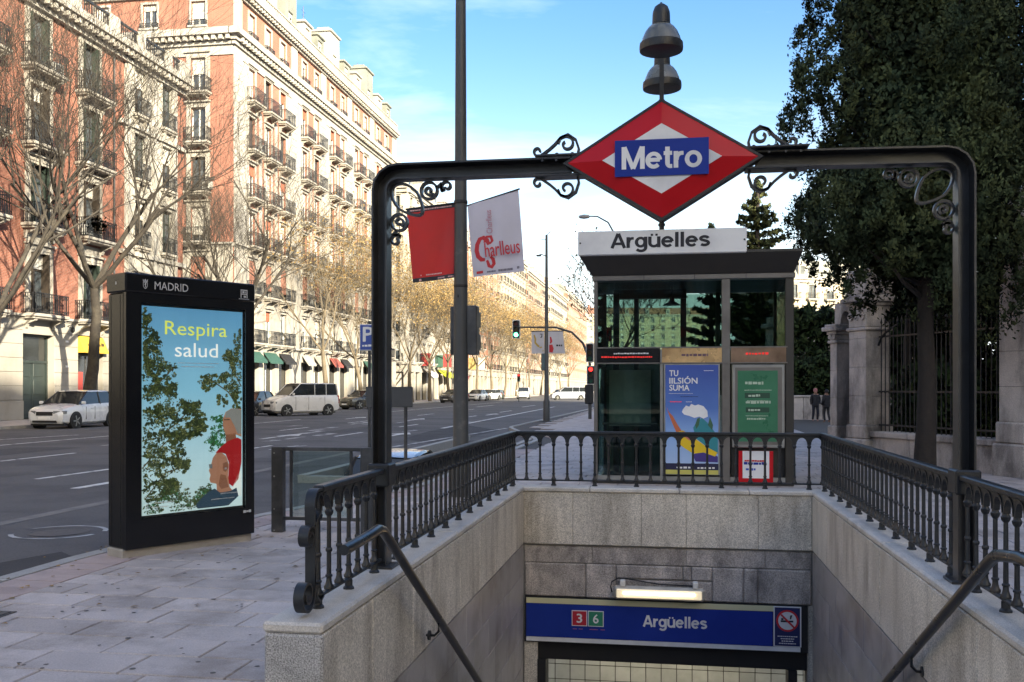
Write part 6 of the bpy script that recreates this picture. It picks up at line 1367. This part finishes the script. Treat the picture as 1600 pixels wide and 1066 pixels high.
for x in (5.2, 12.5, 21, 30, 37): q = fb.mb(); q.tube([(x, 3, 33.9), (x, 3, 37.5)], .035, 4); q.tube([(x - .5, 3, 37), (x + .5, 3, 37)], .02, 4); q.tube([(x - .35, 3, 36.6), (x + .35, 3, 36.6)], .02, 4); q.build('aerial', iron2, hB)

for x, z in ((9.95, 12.2), (14.6, 8.7), (21.5, 15.9), (28.5, 19.5), (4.05, 19.5), (31.4, 12.3), (24.4, 8.7)): aircon(fb, x, z, -.28)
aircon(side, xs[0] + .9, 15.85, -.25)
# ---------------- simpler houses further off
def house(label, x, y, rz, W, D, floors, fh, wallm, trim, seed, g0=4.6, bw=3.0, bal=True, roofz=1.6, name='apartment_building', grp=None, shops=True, sides=(), attic=True):
    o = thing(name, label, 'building', (x, y, 0), rz, grp); r4 = random.Random(seed); H = g0 + floors * fh
    n = max(1, int(W / bw)); X_ = [W / n * (k + .5) for k in range(n)]; ww, wh = min(1.25, bw * .4), fh * .62
    win = win_proto('window', ww, wh, white if seed % 2 else darkwood, .4, .18); win2 = win_proto('window', ww, wh, white if seed % 2 else darkwood, 0, .18)
    for p_ in (win, win2): 
        for c in list(KIDS(p_)):
            if c.name.startswith('blind'): pass
    P(win); P(win2); su = P(surround(ww, wh, trim, .18, .06, True)); ba_ = P(balcony(ww + .9, .6, trim, .95, .22)) if bal else None
    fcs = [(Fac(o), W, X_)]
    for s_ in sides:
        nn = max(1, int(D / bw)); xx = [D / nn * (k + .5) for k in range(nn)]; fcs.append((Fac(o, 0, D, R(-90)) if s_ < 0 else Fac(o, W, 0, R(90)), D, xx))
    for fc, W_, XX in fcs:
        q = fc.mb(); holes(q, 0, W_, g0, H, [(a - ww / 2, a + ww / 2, g0 + k * fh + .15, g0 + k * fh + .15 + wh) for a in XX for k in range(floors)], 0, .25); q.build('wall', wallm, o)
        q = fc.mb(); holes(q, 0, W_, 0, g0, [(a - bw * .36, a + bw * .36, 0, g0 * .76) for a in XX], -.05, .4); q.build('ground_floor_wall', stone_g if seed % 2 else stone_w, o)
        q = fc.mb(); q.box(.2, W_ - .2, .35, .4, 0, g0 * .8); q.build('shop_glazing', shadeglass, o)
        q = fc.mb(); q.box(0, W_, -.55, .1, H - .35, H + .1).box(0, W_, -.3, 0, H - .8, H - .35).box(0, W_, -.25, 0, g0 - .2, g0 + .05); q.build('cornice', trim, o)
        for a in XX:
            for k in range(floors):
                fc.put(win if r4.random() < .55 else win2, a, g0 + k * fh + .15); fc.put(su, a, g0 + k * fh + .15)
                if bal and r4.random() < .9: fc.put(ba_, a, g0 + k * fh + .13)
    q = MB(); q.box(.3, W - .3, .45, D - .3, 0, H); q.build('inner_block', wallm, o)
    q = MB(); q.add([(0, 0, 0), (0, D, 0), (0, D, H), (0, 0, H)], [(0, 1, 2, 3)]).add([(W, 0, 0), (W, D, 0), (W, D, H), (W, 0, H)], [(0, 1, 2, 3)]).add([(0, D, 0), (W, D, 0), (W, D, H), (0, D, H)], [(0, 1, 2, 3)]) if not sides else q.add([(W, 0, 0), (W, D, 0), (W, D, H), (W, 0, H)], [(0, 1, 2, 3)]).add([(0, D, 0), (W, D, 0), (W, D, H), (0, D, H)], [(0, 1, 2, 3)]); q.build('end_wall', wallm, o)
    if attic:
        q = MB(); q.prism([(.6, H + .05), (D - .6, H + .05), (D - 2.2, H + 3), (2.2, H + 3)], .5, W - .5, plane='yz'); q.build('roof', zinc if seed % 3 else mat('brown_tile_roof', (.20, .10, .07), .8, .2, 2), o)
        for k in range(max(1, n // 2)): a = W * (k + .5) / max(1, n // 2); q = MB(); q.box(a - .7, a + .7, .7, 2.6, H + .1, H + 2.3).box(a - .85, a + .85, .6, 2.7, H + 2.3, H + 2.5); q.build('dormer', trim, o); q = MB(); q.box(a - .4, a + .4, .68, .7, H + .6, H + 1.9); q.build('dormer_pane', winglass, o)
        for k in range(3): a = W * (k + .3) / 3; q = MB(); q.box(a, a + .8, D * .4, D * .4 + .5, H + 2.6, H + 4.4).box(a + .1, a + .3, D * .4 + .1, D * .4 + .3, H + 4.4, H + 4.8); q.build('chimney', brickA, o)
    return o
pinkw = mat('pink_brick_wall', (.29, .155, .11), .85, .12, .8, tint=(.38, .17, .11), tscale=.3)
creamw = mat('cream_render', (.35, .31, .245), .85, .08, .8, tint=(.46, .38, .26), tscale=.3)
whitew = mat('off_white_render', (.34, .32, .29), .85, .08, .8, tint=(.48, .45, .40), tscale=.3)
hC = house('white house with dormers and a lime green shop awning behind the red banner', XF, 112, R(90), 33, 16, 6, 3.55, whitew, stone_b, 2, sides=(-1,))
hD = house('pinkish brick house beyond the white house with the lime awning', XF, 147, R(90), 29, 16, 6, 3.3, pinkw, stone_b, 3)
house('cream house seen between the lamp column and the traffic light', XF, 177, R(90), 32, 16, 7, 3.4, creamw, stone_b, 4)
house('brick house far down the avenue behind the mast light', XF, 210, R(90), 38, 16, 7, 3.3, pinkw, stone_b, 5)
house('cream house far down the avenue, second from the end', XF, 250, R(90), 45, 16, 7, 3.4, whitew, stone_b, 6, bw=3.6)
house('farthest brick house of the row across the avenue', XF, 297, R(90), 70, 16, 8, 3.3, pinkw, stone_b, 7, bw=4.2, bal=False)
house('pale house closing the avenue where it bends', -38, 395, R(12), 60, 16, 8, 3.4, creamw, stone_b, 9, bw=4.2, bal=False)
for (x, w_, c) in ((15.5, 2.6, (.30, .33, .03)), (18.7, 2.8, (.32, .34, .04)), (8.0, 2.6, (.60, .58, .55)), (24, 2.8, (.05, .05, .06)), (27.5, 2.6, (.18, .04, .04))):
    q = MB(); q.add([(x - w_ / 2, -.1, 4.0), (x + w_ / 2, -.1, 4.0), (x + w_ / 2, -1.5, 3.3), (x - w_ / 2, -1.5, 3.3), (x - w_ / 2, -1.5, 2.85), (x + w_ / 2, -1.5, 2.85)], [(0, 1, 2, 3), (3, 2, 5, 4), (0, 3, 4), (1, 5, 2)]); q.build('awning', flat('awning_%d' % int(x), c), hC)
for (x, c, cc) in ((5.6, (.26, .03, .03), 0), (7.5, (.45, .44, .42), 1), (12.8, (.04, .10, .075), 2)): q = MB(); q.cbox(x, x + .8, -1.3, -.1, 4.3, 5.9, .03); q.build('shop_sign', flat('shop_sign_%d' % cc, c), hC)
# the cream house and the stone pavilion right of the lift
house('cream house with green roof dormer and orange chimneys seen between lift and conifers', 17.5, 152, R(28), 30, 14, 4, 3.4, creamw, stone_b, 10, bw=3.2, g0=5)
pv = thing('stone_pavilion', 'low weathered stone building with arched windows left of the gate pillar', 'building', (10.6, 74, 0), R(20))
q = MB(); holes(q, 0, 9, 0, 6.4, [(1 + 2.4 * k, 2.2 + 2.4 * k, 1.5, 4.2) for k in range(3)], 0, .35); q.box(0, 9, .36, 8, 0, 6.4); q.build('wall', stone_f, pv)
for k in range(3):
    a = 1.6 + 2.4 * k; q = MB(); q.prism([(a - .75, 4.2), (a - .6, 4.2)] + [(a - .6 * math.cos(math.pi * j / 8), 4.2 + .6 * math.sin(math.pi * j / 8)) for j in range(1, 8)] + [(a + .6, 4.2), (a + .75, 4.2)] + [(a + .75 * math.cos(math.pi * j / 8), 4.2 + .75 * math.sin(math.pi * j / 8)) for j in range(1, 8)], -.08, .02); q.build('arch', stone_b, pv); q = MB(); q.box(a - .6, a + .6, .3, .34, 1.5, 4.2); q.build('pane', winglass, pv)
MB().cbox(-.3, 9.3, -.4, 8.3, 6.4, 6.8, .08).build('cornice', stone_f, pv); MB().box(0, 9, .2, 7.8, 6.8, 7.3).build('parapet', stone_f, pv)
# the other side of the avenue, right of the picture and behind the viewer
house('tall brick house off the right edge of the picture beside the garden', 41, 52, R(-90), 34, 14, 9, 3.5, whitew, stone_b, 11)
house('tall cream house off the right edge of the picture behind the viewer', 41, 17, R(-90), 36, 14, 9, 3.3, creamw, stone_b, 12)
house('tall brick house behind the viewer on the right', 41, -20, R(-90), 44, 14, 9, 3.5, pinkw, stone_b, 13)
house('brick house behind the viewer across the avenue', XF, -24, R(90), 44, 16, 4, 3.6, whitew, stone_b, 14)

house('unseen wide house added far behind the viewer to darken the lift glass reflections', 30, -72, R(180), 56, 14, 4, 3.5, pinkw, stone_b, 15)  # added out of view; its shaded front darkens the reflections in the lift glass
# ================================================================== cars
def car(name, label, x, y, rz, L_=4.1, W_=1.76, H_=1.47, kind='hatch', paint_=(.7, .7, .7), grp='cars along the avenue', z=-.12, rx=0, cat='car'):
    o = thing(name, label, cat, (x, y, z), rz, grp); o.rotation_euler.x = 0; 
    if rx: o.rotation_euler = (0, rx, rz)
    pm = mat('car_paint_%d_%d_%d' % tuple(int(c * 100) for c in paint_), paint_, .28, .03, 2, coat=.8)
    hL = L_ / 2; hw = W_ / 2
    if kind == 'van': st = [(hL, .30, .62, .80), (hL - .10, .22, .86, .92), (hL - .45, .20, 1.02, .98), (hL - .95, .18, 1.14, 1.0), (hL - 1.3, .18, 1.17, 1.0), (0, .18, 1.18, 1.0), (-hL + .5, .18, 1.18, 1.0), (-hL + .08, .24, 1.18, .98), (-hL, .30, 1.12, .94)]; wb0, rf, rr_, wb1 = hL - 1.02, hL - 1.75, -hL + .18, -hL + .06; wr = .86
    elif kind == 'suv': st = [(hL, .34, .70, .78), (hL - .12, .24, .88, .92), (hL - .55, .22, .98, .98), (hL - 1.1, .20, 1.04, 1.0), (0, .20, 1.06, 1.0), (-hL + .5, .22, 1.08, 1.0), (-hL + .08, .28, 1.05, .96), (-hL, .36, .95, .90)]; wb0, rf, rr_, wb1 = hL - 1.12, hL - 1.75, -hL + .55, -hL + .12; wr = .78
    else: st = [(hL, .30, .58, .72), (hL - .10, .20, .74, .88), (hL - .45, .17, .84, .96), (hL - 1.05, .16, .93, 1.0), (.2, .16, .95, 1.0), (-hL + .9, .17, .98, 1.0), (-hL + .35, .20, .99, .98), (-hL + .05, .28, .93, .93), (-hL, .36, .80, .86)]; wb0, rf, rr_, wb1 = hL - 1.02, hL - 1.85, -hL + .65, -hL + .22; wr = .74
    sc_z = H_ / (1.85 if kind == 'van' else 1.6 if kind == 'suv' else 1.47)
    V = []; m = 14
    for (px, zb_, zt, k) in st:
        w2 = hw * k; zb_, zt = zb_ * sc_z, zt * sc_z; zm = zb_ + (zt - zb_) * .55
        half = [(0, zb_), (w2 * .86, zb_), (w2 * .97, zb_ + .09), (w2, zm), (w2 * .985, zt - .12), (w2 * .93, zt - .02), (w2 * .6, zt + .02), (0, zt + .03)]
        V += [(px, yy_, zz_) for yy_, zz_ in half] + [(px, -yy_, zz_) for yy_, zz_ in half[-2:0:-1]]
    F = [(i * m + k, i * m + (k + 1) % m, (i + 1) * m + (k + 1) % m, (i + 1) * m + k) for i in range(len(st) - 1) for k in range(m)] + [tuple(range(m)), tuple(range(len(st) * m - 1, (len(st) - 1) * m - 1, -1))]
    b_ = MB().add(V, F).build('body', pm, o, smooth=True)
    zb2 = [s for s in st if s[0] <= wb0][0][2] * sc_z; zr = H_; wB_, wR = hw * .93, hw * wr; zb3 = st[-3][2] * sc_z
    g_ = MB(); G = [(wb0, wB_, zb2 - .02), (rf, wR, zr - .05), (rr_, wR, zr - .05), (wb1, wB_ * .96, zb3 - .03)]
    g_.add([(a, b, c) for a, b, c in G] + [(a, -b, c) for a, b, c in G], [(0, 1, 2, 3), (7, 6, 5, 4), (0, 4, 5, 1), (3, 2, 6, 7), (1, 5, 6, 2)]); g_.build('windows', carglass, o)
    r_ = MB(); xm = (rf + rr_) / 2
    RV = [(rf + .03, wR * .98, zr - .055), (rf - .2, wR * .99, zr - .012), (xm, wR, zr + .0), (rr_ + .15, wR * .99, zr - .02), (rr_ - .04, wR * .98, zr - .065)]
    vv = []
    for a, b, c in RV: vv += [(a, b + .012, c - .05), (a, b - .03, c), (a, 0, c + .025), (a, -b + .03, c), (a, -b - .012, c - .05)]
    r_.add(vv, [(5 * i + k, 5 * i + k + 1, 5 * i + k + 6, 5 * i + k + 5) for i in range(4) for k in range(4)]); 
    r_.build('roof', pm, o, smooth=True)
    p_ = MB()
    for s_ in (-1, 1):
        p_.tube([(wb0 + .02, s_ * (wB_ + .0), zb2 - .02), (rf, s_ * (wR + .01), zr - .06)], .028, 5); p_.tube([(wb1, s_ * wB_ * .97, zb3 - .02), (rr_, s_ * (wR + .01), zr - .07)], .045 if kind != 'van' else .06, 5)
        for f in ((.47,) if kind == 'hatch' else (.40, .72)):
            xx = rf + (rr_ - rf) * f; p_.tube([(xx + .03, s_ * (wB_ + .01), zb2 - .02), (xx, s_ * (wR + .01), zr - .06)], .026, 4)
    p_.build('pillars', blackmat if kind == 'hatch' else pm, o)
    wr_ = .315 if kind != 'suv' else .34
    for fx in (hL - .82, -hL + .78):
        for s_ in (-1, 1):
            w_ = MB().lathe([(wr_ - .10, -.095), (wr_ - .02, -.10), (wr_, -.07), (wr_, .07), (wr_ - .02, .10), (wr_ - .10, .095)], (0, 0, 0), 20, 'y').build('wheel', tyre, o, loc=(fx, s_ * (hw - .085), wr_), smooth=True)
            ry = s_ * .088; rm = MB(); rm.lathe([(.0, ry), (.06, ry * 1.08), (wr_ - .10, ry * .96)], (0, 0, 0), 20, 'y')
            rm.build('rim', blackmat, w_)
            sp_ = MB()
            for k in range(5): a = 2 * math.pi * k / 5; sp_.sweep([(.03 * math.cos(a), ry * 1.12, .03 * math.sin(a)), ((wr_ - .09) * math.cos(a), ry * 1.04, (wr_ - .09) * math.sin(a))], [(-.026, -.012), (.026, -.012), (.026, .012), (-.026, .012)], (0, 1, 0))
            sp_.lathe([(wr_ - .115, ry * .9), (wr_ - .085, ry * 1.06), (wr_ - .075, ry * .9)], (0, 0, 0), 20, 'y'); sp_.build('spokes', metalg, w_)
            MB().lathe([(wr_ + .065, s_ * (hw - .20)), (wr_ + .065, s_ * (hw + .004)), (0, s_ * (hw + .002))], (fx, 0, wr_ + .01), 22, 'y').build('wheel_arch', blackmat, o)
            w_.location.y = s_ * (hw - .075)
    z_ = sc_z
    for s_ in (-1, 1):
        zl = st[1][2] * z_ - .12; q = MB(); q.add([(hL - .02, s_ * hw * .45, zl - .06), (hL - .10, s_ * hw * .80, zl - .07), (hL - .42, s_ * hw * .965, zl + .02), (hL - .44, s_ * hw * .955, zl + .10), (hL - .12, s_ * hw * .84, zl + .06), (hL - .05, s_ * hw * .45, zl + .03)], [(0, 1, 4, 5), (1, 2, 3, 4)])
        q = MB(); q.prism([(hL - .50, s_ * hw * .9), (hL - .12, s_ * hw * .93), (hL + .012, s_ * hw * .46), (hL - .10, s_ * hw * .44)], zl - .05, zl + .07, plane='xy'); q.build('headlight', mat('headlight_lens', (.30, .31, .32), .1, .2, 9, metal=.5), o)
        zt_ = (.95 if kind != 'van' else 1.1) * z_; q = MB(); q.cbox(-hL - .015, -hL + .16, min(s_ * hw * .70, s_ * hw * .965), max(s_ * hw * .70, s_ * hw * .965), zt_ - (.32 if kind != 'van' else .45), zt_ + .04, .02); q.build('tail_light', mat('tail_light_red', (.25, .01, .01), .2, .2, 9), o)
        q = MB(); q.cbox(wb0 - .22, wb0 - .10, min(s_ * (hw + .0), s_ * (hw + .17)), max(s_ * (hw + .0), s_ * (hw + .17)), zb2 + .0, zb2 + .13, .03); q.build('mirror', pm, o)
        q = MB()
        for xx in (.05, -.95): q.cbox(xx, xx + .18, min(s_ * (hw - .02), s_ * (hw + .02)), max(s_ * (hw - .02), s_ * (hw + .02)), zb2 - .19, zb2 - .16, .008)
        q.build('door_handle', pm, o)
        q = MB()
        for xx in (rf + .35, .05 - .12, -hL + 1.02): q.box(xx, xx + .012, min(s_ * hw * .98, s_ * (hw + .003)), max(s_ * hw * .98, s_ * (hw + .003)), .34 * z_, zb2 - .10)
        q.build('door_seam', blackmat, o)
    q = MB(); q.cbox(hL - .06, hL + .012, -hw * .43, hw * .43, .50 * z_, .66 * z_, .02); q.build('grille', blackmat, o); q = MB(); q.cbox(hL - .10, hL + .008, -hw * .62, hw * .62, .25 * z_, .34 * z_, .02); q.build('lower_intake', blackmat, o)
    q = MB(); q.cbox(hL, hL + .02, -.26, .26, .37 * z_, .47 * z_, .004); q.build('number_plate', signwhite, o); q = MB(); q.cbox(-hL - .02, -hL, -.26, .26, .55 * z_, .66 * z_, .004); q.build('number_plate', signwhite, o)
    q = MB(); q.box(-hL + .2, hL - .2, -hw * .85, hw * .85, .14, .24); q.build('underbody', blackmat, o)
    return o
WHT = (.62, .63, .65); SIL = (.38, .38, .39); DRK = (.03, .035, .045)
car('parked_car', 'white hatchback parked in front of the green door, left of the kiosk', -24.85, 37.2, R(-90), H_=1.56, paint_=WHT, z=-.12)
car('parked_car', 'dark blue car mostly hidden by the right edge of the kiosk', -24.9, 54.6, R(-90), paint_=DRK)
car('parked_van', 'silver white passenger van crossing towards the green awnings', -22.0, 55.2, R(-90 - 38), 4.4, 1.82, 1.95, 'van', (.55, .54, .53), cat='van')
car('parked_car', 'dark olive car behind the left gate post', -23.6, 72.6, R(-90 - 30), 4.2, 1.78, 1.5, 'suv', (.045, .042, .032))
car('parked_car', 'dark car half hidden by the lamp column', -23.6, 104.5, R(-105), 4.1, 1.76, 1.5, 'suv', (.06, .06, .065))
car('parked_car', 'small white car just right of the lamp column', -23.9, 119, R(-100), 3.9, 1.7, 1.45, 'hatch', WHT)
car('parked_car', 'silver white car second to the right of the lamp column', -24.0, 127.5, R(-110), 4.2, 1.76, 1.45, 'hatch', (.50, .51, .50))
car('moving_car', 'white off road car driving towards the viewer in mid avenue', -21.0, 139, R(-84), 4.2, 1.8, 1.75, 'suv', WHT)
car('parked_car', 'dark green car parked behind the white off road car', -24.2, 134, R(-95), 4.0, 1.7, 1.4, 'hatch', (.05, .07, .06))
car('moving_car', 'dark saloon left of the silver blue minivan', -16.8, 150, R(-96), 4.2, 1.76, 1.42, 'hatch', (.12, .12, .13))
car('moving_car', 'silver blue minivan turning across the avenue beside the mast light', -13.6, 131, R(-166), 4.8, 1.85, 1.78, 'van', (.34, .37, .44), cat='van')
car('moving_car', 'light blue small car sunk on the ramp behind the left gate post', -5.36, 19.0, R(90), 3.6, 1.58, 1.45, 'hatch', (.30, .36, .44), z=-1.115, rx=R(-3))
# ================================================================== street furniture further off
mp_ = thing('lamp_column', 'thin tall grey lamp mast with two hanging banners on the pavement tip', 'lamp post', (-6.0 + .35, 44.6, 0))
MB().lathe([(.16, 0), (.16, .9), (.11, 1.0), (.055, 8.7)], n=12).build('column', postm, mp_, smooth=True)
m_ = MB(); m_.tube([(0, 0, 7.7), (-.25, 0, 7.8), (-.45, 0, 7.74)], .025, 6); m_.tube([(0, 0, 8.7), (.2, 0, 8.85)], .015, 5); m_.tube([(0, 0, 8.5), (-.25, 0, 8.5)], .015, 5); m_.cbox(-.48, -.25, -.07, .07, 7.70, 7.78, .02); m_.build('lamp_arm', postm, mp_)
MB().lathe([(.35, -.0), (.35, .012), (.16, .012)], n=16).build('base_ring', iron, mp_)
m_ = MB(); m_.cbox(-.24, -.05, -.1, .1, 2.35, 3.15, .03); m_.build('signal_back', mat('teal_grey_box', (.06, .10, .11), .5, .2, 3), mp_)
ts = MB(); ts.tube([(-.72, 0, 4.2), (.82, 0, 4.2)], .02, 6)
ts.build('banner_arm', iron, mp_)
for s_, lab in ((-1, 'small white banner with yellow figure on the left of the thin mast'), (1, 'small lilac banner with red figure on the right of the thin mast')):
    bb, P2, patch2 = banner('street_banner', lab, [((-.70, 4.18) if s_ < 0 else (.09, 4.18)), ((-.09, 4.18) if s_ < 0 else (.78, 4.18)), ((-.09, 3.15) if s_ < 0 else (.88, 3.15)), ((-.70, 3.15) if s_ < 0 else (.09, 3.15))], mat('small_banner_cloth', (.50, .48, .50), .6, .1, 2), 9 + s_, (-5.65, 44.5, 0))
    if s_ < 0: curve_on(P2, [(.2, .15), (.3, .35), (.28, .5), (.5, .65), (.75, .72), (.9, .9)], .07, flat('print_ochre', (.45, .30, .05)), bb); curve_on(P2, [(.66, .12), (.82, .12), (.8, .25), (.7, .28)], .04, ink, bb)
    else: curve_on(P2, [(.15, .25), (.2, .45), (.14, .55)], .07, flat('print_banner_red', (.50, .02, .03)), bb); curve_on(P2, [(.16, .6), (.2, .78), (.16, .95)], .14, flat('print_banner_red', (.50, .02, .03)), bb, 3); bdash(P2, .5, .9, .6, .08, ink, bb, 77)
ml_ = thing('mast_traffic_light', 'traffic light hanging on a long curved mast arm over the avenue, showing green', 'traffic light', (-3.85, 47.5, 0))
m_ = MB(); m_.tube([(0, 0, 0), (0, 0, 2.4), (-.03, 0, 3.0), (-.35, 0, 3.75), (-.9, 0, 4.3), (-1.7, 0, 4.55), (-3.3, 0, 4.58), (-3.6, 0, 4.58)], [.09, .08, .07, .06, .055, .05, .04, .04], 10); m_.build('mast', postm, ml_, smooth=True)
def sig_head(par, x, y, z, on, w_=.32, h_=.86, name='signal_head'):
    q = MB(); q.cbox(x - w_ / 2, x + w_ / 2, y - .02, y + .16, z, z + h_, .04); h = q.build(name, blackmat, par)
    for k, (c, nm) in enumerate((((.7, .02, .02), 'red_light'), ((.5, .3, .02), 'amber_light'), ((.05, .85, .5), 'green_light'))):
        cz = z + h_ * (5 - 2 * k) / 6; lit = on == k; q = MB(); q.lathe([(.105, y - .03), (.10, y - .035), (0, y - .045)], (x, 0, cz), 14, 'y'); q.build(nm, flat(nm + ('_lit' if lit else '_off'), c if lit else tuple(v * .12 for v in c), (2.4 if k == 2 else .7) if lit else 0), h)
        q = MB(); q.sweep([(x + .12 * math.cos(R(a)), y - .10, cz + .12 * math.sin(R(a))) for a in range(0, 181, 30)], [(-.006, -.08), (.006, -.08), (.006, .08), (-.006, .08)], (0, 1, 0)); q.build('visor', blackmat, h)
    q = MB(); q.box(x - w_ / 2 - .04, x + w_ / 2 + .04, y + .06, y + .075, z - .04, z + h_ + .04); q.build('backplate', white, h)
    return h
sig_head(ml_, -3.70, 0, 4.06, 2); sig_head(ml_, .0, -.15, 2.85, -1); sig_head(ml_, .05, -.15, 1.75, 0, .34, .85)
m_ = MB(); m_.cbox(-.25, .16, -.15, .15, .75, 1.7, .04); m_.build('control_box', blackmat, ml_)
rl = thing('curved_lamp', 'tall street lamp with curved arm and oval head behind the white board', 'lamp post', (-2.6, 49.8, 0))
m_ = MB(); m_.tube([(0, 0, 0), (0, 0, 8.6), (-.12, 0, 9.4), (-.5, 0, 10.1), (-1.05, 0, 10.42), (-1.5, 0, 10.45)], [.09, .06, .045, .04, .035, .03], 8); m_.build('post', postm, rl, smooth=True); m_ = MB(); m_.lathe([(.0, -2.05), (.08, -1.98), (.12, -1.75), (.09, -1.5), (0, -1.42)], (0, 0, 10.43), 12, 'x'); m_.build('lamp_head', mat('lamp_head_grey', (.25, .25, .26), .3, .1, 4), rl, smooth=True)
# small red hanging sign left of the lift
rs_ = thing('hanging_sign', 'small red hanging sign beside the left edge of the lift', 'sign', (-2.9, 47.0, 0)); MB().tube([(.12, 0, 0), (.12, 0, 4.6)], .04, 8).build('post', postm, rs_); MB().cbox(-.22, .12, -.03, .03, 3.8, 4.5, .01).build('plate', red, rs_)
o = thing('traffic_light', 'small dark pedestrian light far away to the left of the minivan', 'traffic light', (-17.5, 112, 0)); MB().tube([(0, .1, -.12), (0, .1, 3.2)], .05, 8).build('post', postm, o); sig_head(o, 0, 0, 2.3, 0)
for k, (x, y, c, l) in enumerate(((-27.6, 121, (.28, .04, .04), 'red street banner on a pole beyond the second tree right of the lamp column'), (-27.6, 137, (.32, .24, .10), 'yellow and red street banner on a pole further along the far pavement'))):
    o = thing('banner_pole', l, 'banner', (x, y, 0)); MB().tube([(0, 0, 0), (0, 0, 7)], .07, 8).build('post', postm, o)
    for s_ in (-1, 1): MB().cbox(min(s_ * .1, s_ * 1.2), max(s_ * .1, s_ * 1.2), -.01, .01, 4.2, 5.9, .004).build('banner_cloth', flat('pole_banner_%d_%d' % (k, s_), c if s_ < 0 else (.5, .5, .48)), o)
# ================================================================== two people by the low wall
def person(label, x, y, rz, coat, trouser, skin, hair, h=1.62):
    o = thing('person', label, 'person', (x, y, 0), rz); s = h / 1.75
    J = {'pelvis': (0, 0, .95), 'waist': (0, 0, 1.08), 'chest': (0, .0, 1.32), 'neck': (0, -.01, 1.48), 'head0': (0, -.02, 1.56), 'head1': (0, -.02, 1.66), 'sl': (.17, 0, 1.42), 'el': (.23, .04, 1.15), 'hl': (.22, -.10, .93), 'sr': (-.17, 0, 1.42), 'er': (-.24, .02, 1.15), 'hr': (-.23, -.03, .90), 'tl': (.09, 0, .90), 'kl': (.11, -.06, .50), 'al': (.11, .02, .09), 'fl': (.11, -.13, .04), 'tr': (-.09, 0, .90), 'kr': (-.10, .02, .50), 'ar': (-.10, .16, .10), 'fr': (-.10, .03, .04)}
    Rd = {'pelvis': .13, 'waist': .125, 'chest': .15, 'neck': .055, 'head0': .075, 'head1': .09, 'sl': .065, 'el': .05, 'hl': .035, 'sr': .065, 'er': .05, 'hr': .035, 'tl': .085, 'kl': .06, 'al': .04, 'fl': .035, 'tr': .085, 'kr': .06, 'ar': .04, 'fr': .035}
    E = [('pelvis', 'waist'), ('waist', 'chest'), ('chest', 'neck'), ('neck', 'head0'), ('head0', 'head1'), ('chest', 'sl'), ('sl', 'el'), ('el', 'hl'), ('chest', 'sr'), ('sr', 'er'), ('er', 'hr'), ('pelvis', 'tl'), ('tl', 'kl'), ('kl', 'al'), ('al', 'fl'), ('pelvis', 'tr'), ('tr', 'kr'), ('kr', 'ar'), ('ar', 'fr')]
    def skin_mesh(names, name, m, grow=0, trim=None):
        nm = [n for n in J if n in names]; ix = {n: i for i, n in enumerate(nm)}; me = bpy.data.meshes.new(name); me.from_pydata([tuple(c * s for c in J[n]) for n in nm], [(ix[a], ix[b]) for a, b in E if a in ix and b in ix], [])
        ob = bpy.data.objects.new(name, me); col.objects.link(ob); reg(ob, o); md = ob.modifiers.new('Skin', 'SKIN'); 
        for i, n in enumerate(nm): v = me.skin_vertices[0].data[i]; v.radius = (Rd[n] * s + grow, Rd[n] * s + grow); v.use_root = (i == 0)
        ob.modifiers.new('Sub', 'SUBSURF').levels = 1; ob.modifiers['Sub'].render_levels = 2; me.materials.append(m); return ob
    skin_mesh(set(J), 'body', skin)
    skin_mesh({'pelvis', 'waist', 'chest', 'sl', 'el', 'sr', 'er', 'hl', 'hr'}, 'coat', coat, .018)
    skin_mesh({'pelvis', 'tl', 'kl', 'al', 'tr', 'kr', 'ar'}, 'trousers', trouser, .012)
    MB().lathe([(.10 * s, 1.60 * s), (.112 * s, 1.68 * s), (.09 * s, 1.76 * s), (0, 1.79 * s)], (0, .005, 0), 12).build('hair', hair, o, smooth=True)
    MB().lathe([(.0, .88 * s), (.19 * s, .82 * s), (.17 * s, 1.1 * s), (.165 * s, 1.3 * s)][1:], (0, 0, 0), 12).build('coat_skirt', coat, o, smooth=True)
    return o
skn = flat('skin', (.42, .24, .17)); dk = mat('dark_coat', (.018, .018, .022), .8, .2, 5); dj = mat('dark_trousers', (.03, .032, .045), .8, .2, 5)
person('person in dark coat with pale red cap walking by the low wall', 6.62, 45.6, R(10), dk, dj, skn, mat('pale_red_cap', (.40, .16, .15), .7, .1, 5), 1.5)
person('person all in black half hidden by the narrow stone pier', 6.95, 44.6, R(-160), dk, dk, skn, mat('black_hair', (.01, .01, .01), .6, .2, 5), 1.45)

# ================================================================== finish
for o in PROTOS: hide(o)
flush_text()
